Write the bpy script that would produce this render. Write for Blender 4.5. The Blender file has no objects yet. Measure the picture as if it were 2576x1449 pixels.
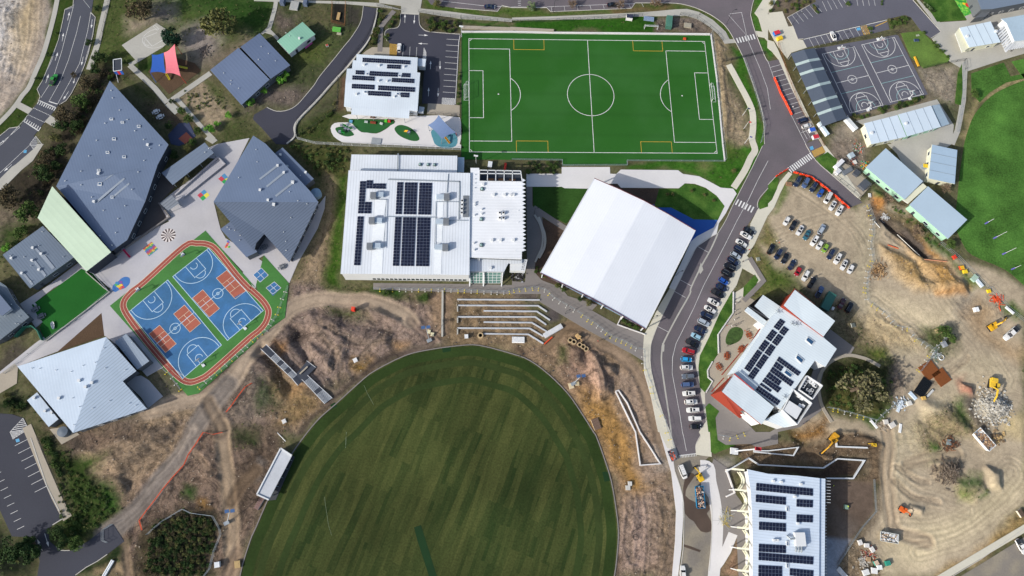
import bpy,bmesh,math,random
import numpy as np
from mathutils import Vector,Matrix,noise
from mathutils.geometry import tessellate_polygon
R=math.radians
random.seed(7)
scene=bpy.context.scene
col=scene.collection
# camera
FPX,TH,RO,CH=1800.0,R(16.5),R(7.5),258.0
_c,_s,_ct,_st=math.cos(RO),math.sin(RO),math.cos(TH),math.sin(TH)
cam_d=bpy.data.cameras.new('camera');cam=bpy.data.objects.new('camera',cam_d);col.objects.link(cam)
cam_d.sensor_width=36;cam_d.lens=36*FPX/2576;cam_d.clip_start=1;cam_d.clip_end=8000
_r=Vector((_c,_s*_ct,_s*_st));_u=Vector((-_s,_c*_ct,_c*_st));_f=Vector((0,_st,-_ct))
M=Matrix((_r,_u,-_f)).transposed().to_4x4();M.translation=(0,0,CH)
cam.matrix_world=M
scene.camera=cam
# light
SAZ,SEL=R(56+180),R(29)
SD=Vector((math.sin(SAZ)*math.cos(SEL),math.cos(SAZ)*math.cos(SEL),math.sin(SEL)))
w=bpy.data.worlds.new('World');scene.world=w;w.use_nodes=True
nt=w.node_tree;sky=nt.nodes.new('ShaderNodeTexSky');sky.sky_type='NISHITA';sky.sun_disc=False
sky.sun_elevation=SEL;sky.sun_rotation=SAZ;sky.air_density=1.0;sky.dust_density=2.5;sky.ozone_density=.7
nt.links.new(sky.outputs[0],nt.nodes['Background'].inputs[0]);nt.nodes['Background'].inputs[1].default_value=0.135
sl=bpy.data.lights.new('sun','SUN');sl.energy=3.85;sl.angle=R(0.55);sl.color=(1.0,0.955,0.88)
so=bpy.data.objects.new('sun',sl);col.objects.link(so);so.rotation_euler=(-SD).to_track_quat('-Z','Y').to_euler();so.location=(0,0,200)
scene.view_settings.view_transform='Standard';scene.view_settings.look='None'
scene.view_settings.gamma=1;scene.view_settings.exposure=0.3
# picture plan -> ground metres
def G(p,z=0.0):
 x=p[0]-1288;y=724.5-p[1]
 x,y=_c*x-_s*y,_s*x+_c*y
 k=(CH-z)/(FPX*_ct-y*_st)
 return Vector((x*k,(y*_ct+FPX*_st)*k,z))
ZM={k:(a*.628906,b*.628906)for k,(a,b)in dict(A=(2900,1100),B=(2800,1388),C=(2300,1180),E=(1700,620)).items()}
def L(s):
 """'11 850,1305 2150,1320' : plan tile column/row, then points in that tile; 'D' = whole plan"""
 out=[];cx=cy=0;q=1
 for tk in s.split():
  if tk=='D':cx=cy=0;q=1
  elif tk in ZM:cx,cy=ZM[tk];q=.125
  elif ',' not in tk:cx=int(tk[0])*644;cy=int(tk[1])*362.25;q=.25
  else:
   a,b=tk.split(',');out.append((cx+float(a)*q,cy+float(b)*q))
 return out
def W(s,z=0.0):return[G(p,z)for p in(L(s)if isinstance(s,str)else s)]
def smooth(pts,n=5,closed=True):
 pts=[Vector(p)for p in pts];N=len(pts);out=[]
 for i in range(N if closed else N-1):
  g=(lambda k:pts[k%N])if closed else(lambda k:pts[max(0,min(N-1,k))])
  p0,p1,p2,p3=g(i-1),g(i),g(i+1),g(i+2)
  for k in range(n):
   t=k/n
   out.append(.5*((2*p1)+(p2-p0)*t+(2*p0-5*p1+4*p2-p3)*t*t+(3*p1-p0-3*p2+p3)*t**3))
 if not closed:out.append(pts[-1])
 return out
# materials
def lin(h,k=1.0):
 h=h.lstrip('#');o=[]
 for i in(0,2,4):
  v=int(h[i:i+2],16)/255;v=v/12.92 if v<=.04045 else((v+.055)/1.055)**2.4
  o.append(v*k)
 return(*o,1)
_M={}
def mat(name,c='#888888',rough=.8,metal=0.,var=.12,vs=.6,fine=.08,fs=6.,rib=None,bump=0.,bs=8.,k=.94,spec=.35,c2=None,c2s=.15,coat=0.):
 """procedural material: large patches (var), fine grain (fine), optional ribs (angle, pitch, strength)"""
 if name in _M:return _M[name]
 m=bpy.data.materials.new(name);m.use_nodes=True;_M[name]=m
 N=m.node_tree.nodes;K=m.node_tree.links;b=N['Principled BSDF']
 b.inputs['Roughness'].default_value=rough;b.inputs['Metallic'].default_value=metal
 b.inputs['Specular IOR Level'].default_value=spec
 if coat:b.inputs['Coat Weight'].default_value=coat;b.inputs['Coat Roughness'].default_value=.08
 geo=N.new('ShaderNodeNewGeometry');pos=geo.outputs['Position']
 base=lin(c,k)
 def noi(s,det=4):
  n=N.new('ShaderNodeTexNoise');n.inputs['Scale'].default_value=s;n.inputs['Detail'].default_value=det;K.new(pos,n.inputs['Vector']);return n.outputs['Fac']
 def mth(op,a,bb=None):
  n=N.new('ShaderNodeMath');n.operation=op
  for i,v in enumerate((a,bb)):
   if v is None:continue
   if isinstance(v,(int,float)):n.inputs[i].default_value=v
   else:K.new(v,n.inputs[i])
  return n.outputs[0]
 f=mth('ADD',mth('MULTIPLY',mth('SUBTRACT',noi(vs*.25),.5),var*3),1)
 f=mth('ADD',f,mth('MULTIPLY',mth('SUBTRACT',noi(fs*.25,5),.5),fine*3))
 hgt=None
 if rib:
  ang,pitch,st=rib
  d=N.new('ShaderNodeVectorMath');d.operation='DOT_PRODUCT';K.new(pos,d.inputs[0]);d.inputs[1].default_value=(math.cos(ang),math.sin(ang),0)
  hgt=mth('SINE',mth('MULTIPLY',d.outputs['Value'],2*math.pi/pitch))
  f=mth('ADD',f,mth('MULTIPLY',mth('POWER',mth('MAXIMUM',hgt,0),4),-st))
 if c2:
  mx=N.new('ShaderNodeMix');mx.data_type='RGBA';mx.inputs['A'].default_value=base;mx.inputs['B'].default_value=lin(c2,k)
  r=N.new('ShaderNodeMapRange');r.inputs['From Min'].default_value=.42;r.inputs['From Max'].default_value=.6;K.new(noi(c2s,6),r.inputs[0]);K.new(r.outputs[0],mx.inputs['Factor'])
  src=mx.outputs['Result']
 else:
  rg=N.new('ShaderNodeRGB');rg.outputs[0].default_value=base;src=rg.outputs[0]
 v=N.new('ShaderNodeVectorMath');v.operation='SCALE';K.new(src,v.inputs[0]);K.new(f,v.inputs['Scale']);K.new(v.outputs[0],b.inputs['Base Color'])
 if bump or rib:
  bn=N.new('ShaderNodeBump');bn.inputs['Strength'].default_value=bump or .14;bn.inputs['Distance'].default_value=.1 if bump else .03
  K.new(noi(bs*.25,5)if not rib else hgt,bn.inputs['Height']);K.new(bn.outputs[0],b.inputs['Normal'])
 return m
# objects
def tag(o,label=None,cat=None,group=None,kind=None):
 if label:o['label']=label
 if cat:o['category']=cat
 if group:o['group']=group
 if kind:o['kind']=kind
 return o
def thing(name,label,cat,loc=(0,0,0),rz=0,group=None):
 o=bpy.data.objects.new(name,None);col.objects.link(o);o.location=loc;o.rotation_euler=(0,0,rz);o.empty_display_size=.3
 return tag(o,label,cat,group)
class MB:
 """collects faces (world or local coordinates), builds ONE mesh object"""
 def __init__(s):s.v=[];s.f=[];s.mi=[];s.m=0
 def face(s,pts):n=len(s.v);s.v+=[tuple(p)for p in pts];s.f.append(tuple(range(n,n+len(pts))));s.mi.append(s.m);return s
 def sheet(s,pts,z=None):
  pts=[Vector(p)if z is None else Vector((p[0],p[1],z))for p in pts]
  n=len(s.v);s.v+=[tuple(p)for p in pts]
  for t in tessellate_polygon([pts]):
   a,b,c=(pts[i]for i in t)
   if(b-a).cross(c-a).z<0:t=(t[0],t[2],t[1])
   s.f.append(tuple(n+i for i in t));s.mi.append(s.m)
  return s
 def prism(s,pts,z0,z1,bottom=False):
  """vertical walls between z0 and z1 (z1 may be per vertex) plus a top"""
  N=len(pts);zt=[z1]*N if isinstance(z1,(int,float))else z1
  A=sum(pts[i][0]*pts[(i+1)%N][1]-pts[(i+1)%N][0]*pts[i][1]for i in range(N))
  idx=list(range(N))if A>0 else list(range(N))[::-1]
  for a,b in zip(idx,idx[1:]+idx[:1]):
   s.face([(pts[a][0],pts[a][1],z0),(pts[b][0],pts[b][1],z0),(pts[b][0],pts[b][1],zt[b]),(pts[a][0],pts[a][1],zt[a])])
  s.sheet([(p[0],p[1],zt[i])for i,p in enumerate(pts)])
  if bottom:
   s.sheet([(p[0],p[1],z0)for p in pts])
  return s
 def walls(s,pts,z0,z1,closed=True):
  N=len(pts)
  for i in range(N if closed else N-1):
   a,b=pts[i],pts[(i+1)%N]
   s.face([(a[0],a[1],z0),(b[0],b[1],z0),(b[0],b[1],z1),(a[0],a[1],z1)])
  return s
 def box(s,c,d,rz=0,tilt=None):
  ca,sa=math.cos(rz),math.sin(rz);P=[]
  for dx in(-.5,.5):
   for dy in(-.5,.5):
    for dz in(-.5,.5):
     x,y,z=dx*d[0],dy*d[1],dz*d[2]
     P.append((c[0]+x*ca-y*sa,c[1]+x*sa+y*ca,c[2]+z))
  for q in((0,1,3,2),(4,6,7,5),(0,4,5,1),(2,3,7,6),(0,2,6,4),(1,5,7,3)):s.face([P[i]for i in q])
  return s
 def bar(s,a,b,w,h=None):
  """square bar between two points"""
  a,b=Vector(a),Vector(b);d=b-a
  if d.length<1e-6:return s
  h=h or w;d.normalize();u=d.cross(Vector((0,0,1)))
  if u.length<1e-3:u=Vector((1,0,0))
  u.normalize();v=u.cross(d);u*=w/2;v*=h/2
  A=[a+u+v,a-u+v,a-u-v,a+u-v];B=[p+(b-a)for p in A]
  for i in range(4):s.face([A[i],A[(i+1)%4],B[(i+1)%4],B[i]])
  s.face(A[::-1]);s.face(B);return s
 def tube(s,path,r,n=8,cap=True):
  path=[Vector(p)for p in path];rs=r if isinstance(r,(list,tuple))else[r]*len(path);rings=[]
  for i,p in enumerate(path):
   d=(path[min(i+1,len(path)-1)]-path[max(i-1,0)]).normalized();u=d.cross(Vector((0,0,1)))
   if u.length<1e-3:u=Vector((1,0,0))
   u.normalize();v=u.cross(d)
   rings.append([p+(u*math.cos(2*math.pi*k/n)+v*math.sin(2*math.pi*k/n))*rs[i]for k in range(n)])
  for A,B in zip(rings,rings[1:]):
   for k in range(n):s.face([A[k],A[(k+1)%n],B[(k+1)%n],B[k]])
  if cap:s.face(rings[0][::-1]);s.face(rings[-1])
  return s
 def cyl(s,c,r,h,n=16,r2=None):return s.tube([c,(c[0],c[1],c[2]+h)],[r,r if r2 is None else r2],n)
 def ribbon(s,pts,w,z=None,h=0,closed=False):
  """flat strip (or low wall when h) along a polyline"""
  P=[Vector((p[0],p[1]))for p in pts];N=len(P);ofs=[]
  for i in range(N):
   a=P[i]-P[i-1]if(i>0 or closed)else P[1]-P[0]
   b=P[(i+1)%N]-P[i]if(i<N-1 or closed)else P[-1]-P[-2]
   a.normalize();b.normalize();t=(a+b)
   if t.length<.05:t=a.copy()
   t.normalize();nrm=Vector((-t.y,t.x));k=max(.5,abs(nrm.dot(Vector((-a.y,a.x)))));ofs.append(nrm*(w/2/k))
  zz=[(p[2]if z is None else z)for p in pts]if len(pts[0])>2 else[z]*N
  Lf=[(P[i].x+ofs[i].x,P[i].y+ofs[i].y,zz[i]+h)for i in range(N)];Rt=[(P[i].x-ofs[i].x,P[i].y-ofs[i].y,zz[i]+h)for i in range(N)]
  for i in range(N if closed else N-1):
   j=(i+1)%N;s.face([Rt[i],Rt[j],Lf[j],Lf[i]])
   if h:
    dn=lambda p:(p[0],p[1],p[2]-h)
    s.face([dn(Rt[i]),dn(Rt[j]),Rt[j],Rt[i]]);s.face([dn(Lf[j]),dn(Lf[i]),Lf[i],Lf[j]])
  if h and not closed:
   for i,fl in((0,0),(N-1,1)):
    a,b=Lf[i],Rt[i]
    s.face([(a[0],a[1],a[2]-h),(b[0],b[1],b[2]-h),b,a])
  return s
 def build(s,name,m=None,parent=None,sm=False,local=False):
  me=bpy.data.meshes.new(name)
  vs=s.v
  if parent is not None and not local:
   lc=parent.get('_o')if False else None
   mw=world_of(parent).inverted();vs=[tuple(mw@Vector(v))for v in s.v]
  elif parent is None and not local and s.v:
   A=np.array(s.v);o=np.array([(A[:,0].min()+A[:,0].max())/2,(A[:,1].min()+A[:,1].max())/2,A[:,2].min()]);vs=(A-o).tolist()
  me.from_pydata(vs,[],s.f);me.validate()
  ms=m if isinstance(m,(list,tuple))else[m]
  for x in ms:
   if x:me.materials.append(x)
  if len(ms)>1 and len(me.polygons)==len(s.mi):me.polygons.foreach_set('material_index',s.mi)
  if sm:me.polygons.foreach_set('use_smooth',[True]*len(me.polygons))
  ob=bpy.data.objects.new(name,me);col.objects.link(ob)
  if parent is not None:ob.parent=parent
  elif not local and s.v:ob.location=o.tolist()
  return ob
def world_of(o):
 m=Matrix.LocRotScale(o.location,o.rotation_euler,o.scale)
 return world_of(o.parent)@m if o.parent else m
def copy_tree(o,parent=None,loc=None,rz=None,sc=None):
 c=o.copy();col.objects.link(c)
 if parent:c.parent=parent
 if loc is not None:c.location=loc
 if rz is not None:c.rotation_euler=(0,0,rz)
 if sc is not None:c.scale=sc if not isinstance(sc,(int,float))else(sc,)*3
 for ch in list(o.children):copy_tree(ch,c)
 return c
FLAT=[]
def struct(name,mb,m,flat=None):
 o=mb.build(name,m);o['kind']='structure'
 return o
def sheet(name,s,m,z,sm=0,kerb=None):
 pts=W(s)if isinstance(s,str)else s
 if sm:pts=smooth(pts,sm)
 FLAT.append([(p[0],p[1])for p in pts])
 mb=MB();mb.prism(pts,-.3,z)
 if kerb:mb2=MB();mb2.ribbon([(p[0],p[1],z)for p in pts],.22,None,.1,closed=True);struct('kerb',mb2,kerb)
 return struct(name,mb,m)
def path(name,s,wd,m,z,sm=4):
 pts=W(s)if isinstance(s,str)else s
 if sm:pts=smooth(pts,sm,False)
 mb=MB();mb.ribbon([(p[0],p[1],-.3)for p in pts],wd,None,z+.3)
 P=[Vector((p[0],p[1]))for p in pts]
 for a,b in zip(P,P[1:]):
  d=(b-a);d=d.normalized()if d.length else Vector((1,0));n=Vector((-d.y,d.x))*wd/2;FLAT.append([tuple(a+n),tuple(b+n),tuple(b-n),tuple(a-n)])
 return struct(name,mb,m)
def lchk(s):
 if not 4<=len(s.split())<=16:print('LONGLABEL',len(s.split()),s)
# paved and playing surfaces
ASP=mat('asphalt','#665f64',.9,fine=.14,var=.24,vs=.2,fs=9,c2='#5f5a5e',c2s=.09)
ASPL=mat('asphalt_left','#474a54',.9,fine=.12,var=.2,vs=.2,fs=9)
ASPD=mat('asphalt_new','#3b3c47',.85,fine=.12,var=.14,vs=.3,fs=9)
ASPW=mat('asphalt_worn','#7b756d',.95,fine=.14,var=.18,vs=.25,fs=7,c2='#8b8374')
CON=mat('concrete','#a9a79f',.85,var=.12,vs=.5,fine=.08)
CONL=mat('concrete_light','#c6c2b2',.85,var=.12,vs=.3,fine=.07)
CONW=mat('concrete_white','#d0cecd',.8,var=.12,vs=.3,fine=.04)
CONP=mat('concrete_plaza','#a8a7ad',.8,var=.16,vs=.25,fine=.05,c2='#b4b2b4',c2s=.05)
CONG=mat('concrete_grey','#7d7875',.85,var=.14,vs=.35,fine=.08)
CONT=mat('concrete_tan','#a19889',.85,var=.14,vs=.35,fine=.08)
PNT=mat('paint_white','#d4d4d2',.7,var=.22,vs=1.2,fine=.2,fs=6)
PNTY=mat('paint_yellow','#cfa43a',.6,fine=.1)
PNTC=mat('paint_cyan','#8fc0c0',.6)
KRB=mat('kerb_concrete','#b9b6ae',.85,fine=.1)
TRF=mat('turf','#2a5c22',.95,rib=(R(97.5),9.2,.07),var=.12,vs=.12,fine=.12,fs=14,spec=.1,c2='#30602a',c2s=.05)
TRFD=mat('turf_bright','#245f26',.95,var=.2,vs=.3,fine=.1,fs=8,spec=.1)
LAWN=mat('lawn','#385a22',.95,var=.5,vs=.5,fine=.35,fs=7,spec=.1,c2='#48652a',c2s=.25)
LAWNR=mat('lawn_field','#40652a',.95,var=.7,vs=.3,fine=.5,fs=6,spec=.1,c2='#486f2f',c2s=.1)
MUL=mat('mulch','#4b3d33',.95,var=.3,vs=.8,fine=.4,fs=8)
MULB=mat('mulch_brown','#53402f',.95,var=.2,vs=.8,fine=.3,fs=8)
BLUE=mat('court_blue','#34658f',.7,var=.16,vs=.8,fine=.12,c2='#386d9f')
GRNC=mat('court_green','#3e7434',.8,var=.2,vs=.6,fine=.12)
REDC=mat('court_red','#a25a48',.75,var=.18,vs=1,fine=.1)
TRK=mat('track_red','#964c40',.8,var=.2,fine=.06)
BLUP=mat('pad_blue','#2454a0',.8,var=.08)
WOODD=mat('decking','#8b6b4a',.8,fine=.2)
sheet('road','00 750,-80 745,0 735,60 655,95 635,200 590,400 545,520 480,690 430,810 375,900 405,970 385,1030 300,1130 200,1275 95,1290 -40,1400 01 -400,330 -900,700 -900,1100 00 -50,1940 60,1800 340,1500 375,1449 365,1400 340,1370 440,1240 510,1160 590,1060 665,1015 720,940 790,800 850,660 890,540 935,350 960,175 920,130 950,-80',ASPL,.02)
sheet('road','10 1720,-200 1700,-40 1760,45 2000,80 2430,115 2475,55 20 0,78 350,78 390,118 1200,85 1240,30 1560,30 1700,40 1850,80 2000,150 2120,235 2190,320 2230,390 2290,500 2345,620 2410,800 2480,1000 2530,1200 2540,1449 21 2520,20 2415,240 2230,600 2150,770 2070,900 1860,1035 1700,1350 22 1640,20 1470,370 1400,560 1392,760 1440,1000 1530,1300 23 1590,0 1650,200 1660,235 1850,215 1850,130 1900,30 1885,-20 22 1960,1400 1900,1060 1890,960 1850,750 1870,620 1930,480 2020,300 2140,30 21 2200,1330 2420,960 2440,870 2350,850 2400,770 2490,640 2480,560 2576,445 31 75,330 200,250 260,285 430,335 560,420 700,530 820,640 900,610 950,590 900,545 640,310 480,165 375,0 30 380,1449 240,1170 60,780 0,620 20 2540,560 2440,300 2400,150 2420,40 2460,-80',ASP,.02)
sheet('car_park','31 375,0 410,-30 480,-80 30 500,1400 440,1290 380,1180 250,900 105,598 0,618 -30,640 60,790 235,1170 375,1449',ASP,.035)
sheet('car_park','31 370,0 30 370,1447 500,1400 31 580,80 470,135',ASP,.042)
sheet('road','23 1660,235 1620,270 1640,400 1715,640 1730,870 1715,1180 1680,1449 1640,1800 1960,1800 1990,1300 2010,1000 2000,690 1900,560 1880,350 1990,240',ASPW,.02)
sheet('driveway','10 1080,60 1065,180 1030,270 950,390 900,450 780,600 640,770 590,850 500,960 420,1050 330,1105 210,1120 110,1080 -20,1155 -30,1200 60,1290 200,1449 310,1455 390,1380 385,1290 420,1215 540,1090 640,985 740,870 830,770 920,680 1010,570 1110,450 1170,330 1210,180 1222,85',ASPD,.03)
sheet('car_park','10 1455,130 1640,140 1645,240 1680,290 1750,320 2055,345 2050,400 2010,1055 1670,1040 1700,600 1630,590 1640,570 1345,560 1350,440 1300,370 1300,320 1340,290 1420,280 1450,230',ASPD,.03)
ASPG=mat('asphalt_grey','#5b5b65',.9,fine=.12,var=.12,vs=.3,fs=9)
sheet('car_park','30 485,15 440,-80 1400,-80 1440,-20 1740,320 1640,385 1540,310 1480,230 1440,175 1380,150 355,390 300,395 250,262 195,175 420,50',ASPG,.03)
sheet('car_park','30 350,400 1200,200 1222,295 1040,340 380,480',ASPG,.032)
sheet('car_park','02 -40,1260 120,1270 240,1310 310,1449 03 310,60 390,300 470,540 635,870 530,935 480,990 500,1100 560,1150 620,1190 720,1190 900,1090 1100,930 1140,930 1250,1100 1080,1230 870,1360 760,1430 700,1600 350,1600 400,1300 340,1060 120,1050 -40,700',mat('asphalt_bay','#393b45',.9,fine=.12,var=.2,vs=.15,fs=9),.03)
sheet('car_park','33 2576,1060 2140,1330 1860,1500 1860,1800 2800,1800 2800,1000',ASPW,.03)
sheet('court_slab','30 470,490 1290,350 1312,358 1608,950 800,1178 620,800',ASPG,.04)
path('footpath','00 585,-60 575,0 545,150 480,400 430,560 360,720 290,880 225,960 165,1050 80,1150 -60,1290',1.9,CON,.07)
path('footpath','00 1090,-60 1080,0 1050,130 1010,300 985,430 930,600 895,700',2.3,CON,.07)
sheet('footpath','00 165,1010 330,1095 285,1148 135,1065',CON,.075)
sheet('footpath','00 510,1160 590,1215 550,1285 450,1225',CON,.075)
sheet('footpath','01 375,0 440,0 330,170 220,260 0,480 -60,560 -60,420 0,350 120,230 160,205 350,40',CON,.06)
path('footpath','10 200,-40 195,60 150,230 130,290',1.7,CON,.07)
sheet('footpath','10 120,270 230,380 215,410 160,350 90,330 70,345 45,340',CON,.072)
path('footpath','00 1305,655 1420,760 1560,890 1680,1035',2.2,CON,.07,0)
path('footpath','00 1300,655 1372,618',1.6,CON,.071,0)
path('footpath','00 1690,1035 1760,985 2120,735',2.2,CON,.072,0)
path('footpath','00 1690,1035 1790,1130',3,CON,.069,0)
path('footpath','00 1780,995 1900,1130 2040,1290 2150,1400',1.7,CON,.071)
sheet('footpath','00 2110,1345 2190,1412 2140,1449 2060,1400',CON,.074)
sheet('court_slab','00 1225,455 1575,232 1680,300 1690,430 1640,475 1385,628',CON,.05)
sheet('playground_base','00 1490,720 1560,640 1640,600 1760,575 1960,635 2025,712 1700,948',MULB,.03)
sheet('footpath','10 -20,-30 300,0 940,15 1230,30 1460,95 1650,85 1900,110 2200,150 2576,190 20 0,178 400,165 900,145 1300,125 1640,95 1760,90 1880,120 2020,200 2150,320 2190,395 2240,395 2250,430 2140,440 2080,350 1990,270 1860,190 1750,160 1300,165 900,190 0,205 10 2576,220 2060,190 1640,125 1240,70 900,40 -20,10',CON,.05)
sheet('driveway','10 1240,-60 1240,30 1460,60 1462,140 1640,150 1655,90 1680,-60',CON,.056)
path('ramp','10 1390,110 1300,215 1258,270 1245,520',2.0,CONG,.12,0)
sheet('footpath','10 1110,510 1170,475 1345,478 1342,562 1070,545',CONT,.06)
sheet('footpath','10 1730,1040 2050,1060 2050,1170 1720,1150',CONT,.06)
sheet('play_area','10 750,1290 790,1240 870,1232 960,1240 1010,1290 1060,1330 1120,1335 1210,1345 1290,1310 1350,1265 1390,1200 940,1195 930,1150 1560,1170 2050,1180 2050,1449 11 2040,40 1200,0 900,-15 10 850,1420 780,1370',CONW,.05,2)
sheet('play_lawn','10 940,1198 1385,1215 1340,1270 1270,1315 1210,1338 1120,1335 1060,1325 1010,1290 970,1245',TRFD if False else mat('turf_play','#245a2c',.95,var=.2),.062,2)
for s in('10 800,1290 850,1275 900,1275 950,1310 985,1350 975,1365 920,1375 860,1360 815,1330','10 1395,1290 1430,1262 1480,1260 1560,1290 1620,1345 1645,1400 1610,1420 1540,1410 1450,1370 1405,1325'):
 p=smooth(W(s),3);sheet('play_lawn',p,_M['turf_play'],.075)
sheet('play_pad','10 1760,1330 1790,1300 1880,1290 1990,1320 2030,1400 11 2010,20 1930,45 1850,30 1800,0 10 1780,1400',mat('pad_teal','#4f8896',.8),.065,2)
path('footpath','20 2180,650 2220,720 2290,850 2370,1000 2420,1130 2425,1290 2415,1400 21 2445,60 2400,140 2340,270 2230,440',2.6,CONL,.07)
sheet('footpath','21 145,300 500,300 500,232 985,232 988,300 1050,302 1095,258 1670,264 1720,302 1880,325 1990,380 2100,440 2225,450 2260,500 2190,620 2150,700 2080,800 2060,900 1860,1035 1700,1350 22 1640,20 1470,370 1400,560 1392,760 1440,1000 1530,1300 23 1590,0 1650,200 1660,240 1620,270 1640,400 1715,640 1722,870 1705,1180 1670,1449 1640,1700 1560,1700 1610,1449 1640,1100 1650,800 1600,400 1520,120 1485,0 22 1470,1449 1400,1100 1330,850 1320,600 1340,460 1400,350 1500,150 1590,0 21 1580,1449 1700,1200 1800,980 1860,930 2030,840 2075,760 2140,625 2060,520 1950,440 1840,400 1740,395 1680,445 1095,440 1060,400 980,400 750,450 530,445 500,430 145,430',CONW,.08)
sheet('footpath','22 1330,465 1400,345 1480,180 1590,0 1640,20 1470,370 1400,560 1392,760 1440,1000 1530,1300 23 1590,0 1640,180 1560,160 1485,0 22 1470,1449 1400,1100 1335,850 1318,600',CONL,.09)
sheet('footpath','20 2480,180 2440,130 2560,-60 2700,-60 2576,150 30 0,130 145,115 205,268 250,262 300,397 350,402 390,480 235,530 195,590 110,480 60,400 0,290 20 2576,420 2540,380 2480,370 2440,310 2520,320',CONL,.06)
sheet('footpath','20 2570,400 30 60,420 100,500 180,680 280,900 400,1150 480,1300 560,1449 31 590,30 690,160 930,520 905,545 640,310 500,165 580,80 540,0 30 540,1449 450,1300 330,1080 230,880 105,598 40,520 -6,480',CONL,.058)
sheet('footpath','31 205,280 245,302 175,390 120,500 60,640 0,720 21 2576,715 2480,920 2440,1010 2360,1130 2250,1449 22 2260,-30 2200,60 2090,250 1980,500 1890,680 1875,800 1890,1000 1950,1050 1945,1200 1975,1449 23 1990,0 2010,250 1850,230 1850,130 1900,40 1880,0 22 1960,1330 1900,1060 1890,960 1850,750 1870,620 1930,480 2020,300 2140,30 21 2200,1330 2345,1080 2410,930 2395,850 2400,800 2470,660 2560,560 31 40,540 120,380',CONL,.062)
sheet('plaza','22 2225,60 2300,40 2480,150 2576,250 2576,700 2060,1060 1970,900 1965,850 2010,740 2075,660 2070,480 2220,250',CONT,.07)
sheet('plaza','22 1940,1050 2000,940 2110,1080 2450,1449 32 20,1449 420,1210 530,1190 540,1230 320,1400 100,1449 33 100,120 -100,160 23 2400,120 2150,130 2070,80 2060,0 22 2060,1449 2045,1250 2085,1240 1990,1160 1945,1200',CONG,.068)
sheet('plaza','21 2300,1140 2370,1130 2480,1300 2520,1370 2380,1449 22 2280,140 2230,120 2225,60 2320,0 21 2330,1440 2440,1320 2230,1200',CONL,.075)
path('ramp','21 2390,1145 2530,1375 2460,1449 22 2400,60 2330,130',1.8,CONG,.16,0)
sheet('plaza','32 560,490 625,415 870,600 830,668 640,720 560,830 520,1000 530,1180 440,1260 400,1000',CONG,.066)
path('garden_wall','32 640,1350 540,1180 505,1000 515,900 560,810 640,735 740,690 830,678 900,690 1000,720 1125,788',1.2,CONT,.25,4)
path('footpath','23 1895,340 1980,360 2000,500 2040,680 2065,900 2060,1100 2050,1250 2030,1449 2020,1700',4.0,CONW,.08)
sheet('footpath','23 1880,350 2010,360 2060,600 2080,800 2090,1000 2090,1160 2105,1185 2180,1005 2268,1040 2200,1215 2130,1330 2040,1449 1950,1700 1900,1700 1985,1400 2010,1000 2000,690 1905,560',CONW,.086)
sheet('footpath','11 1180,1400 2140,1410 2576,1420 21 0,1380 130,1390 150,1200 145,430 205,430 205,620 300,720 320,900 300,1060 235,1190 225,1290 300,1370 500,1449 22 560,80 860,170 800,230 740,190 1060,370 1340,480 1330,740 1200,660 900,500 700,390 500,270 280,140 290,60 0,60 12 2576,60 1180,15',CONG,.06)
path('footpath','21 215,640 520,840 600,880',2.2,CONG,.068,0)
sheet('plaza','01 1900,120 2190,0 2510,-60 2330,300 2150,580 2220,860 2560,1449 02 2430,-160 2120,-20 01 2450,1290 2070,880 02 1110,180 1330,430 1640,800 1480,890 1260,640 1070,490 1050,480 575,640 180,790 60,870 -100,1000 -100,860 0,840 350,560 760,260 1100,40 01 1130,1380 900,1290 1250,1000 1700,780 1600,600 1750,480 2200,150',CONP,.05)
sheet('plaza','01 2450,1290 2550,1449 02 2576,0 12 0,-30 330,-50 11 345,1390 330,1400 0,1130 01 2576,1130 2190,900 2070,880',CONP,.052)
sheet('plaza','11 0,980 90,900 640,600 700,520 690,650 620,850 420,1200 335,1400 80,1120 0,1170',CONP,.051)
sheet('ramp','01 1180,1250 930,1300 1100,1449 1250,1440',CONP,.055)
sheet('path','02 -60,910 150,760 180,800 170,960 0,1060 -60,1080',CONT,.061)
sheet('path','01 450,1449 810,1180 860,1270 540,1449 02 320,170 400,300 430,340 360,400 200,160',CONP,.053)
sheet('garden_bed','02 1022,252 1050,480 575,645',MULB,.07)
sheet('plaza','02 1300,900 1420,880 1500,930 1640,1090 1490,1208 1420,1100 1180,870',CONP,.06)
sheet('plaza','03 500,-30 620,125 800,25 700,-60',CONT,.06)
path('footpath','03 270,-60 320,60 440,360 560,640 680,870',3.0,CONT,.07,0)
sheet('plaza','30 1500,-60 1520,0 1730,225 2000,208 1960,120 2576,10 2700,0 2700,520 2576,540 2370,600 2000,720 1950,690 1800,600 1650,390 1740,320 1450,-60',CON,.06)
path('footpath','30 1985,620 1975,800 1965,1000 1930,1200 1905,1320 1850,1449',2.2,CON,.062,0)
sheet('plaza','30 880,1220 1700,1000 1870,1260 1850,1449 31 1760,60 1500,500 1300,100 1200,0 30 1250,1449 950,1250',CON,.056)
sheet('plaza','31 645,310 700,160 860,230 1050,405 930,545 760,420',CONT,.055)
sheet('yard','23 2030,270 2180,370 2240,610 2380,800 2400,1449 2280,1449 2260,1050 2180,1005 2110,1170 2090,1000 2060,600 2000,350',CONG,.05)
sheet('lawn','21 205,432 500,432 520,445 750,450 830,480 545,800 215,640',mat('lawn_dark','#2d4a1e',.95,var=.5,vs=.5,fine=.3,fs=7,spec=.1),.06)
sheet('garden_bed','21 985,402 1060,400 1100,445 1490,445 1480,640 1200,600',MUL,.06)
sheet('lawn','21 1480,450 1680,450 1735,398 1850,410 1950,445 2060,522 2140,625 2070,765 1830,760 1600,640 1430,640',LAWN,.065)
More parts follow.
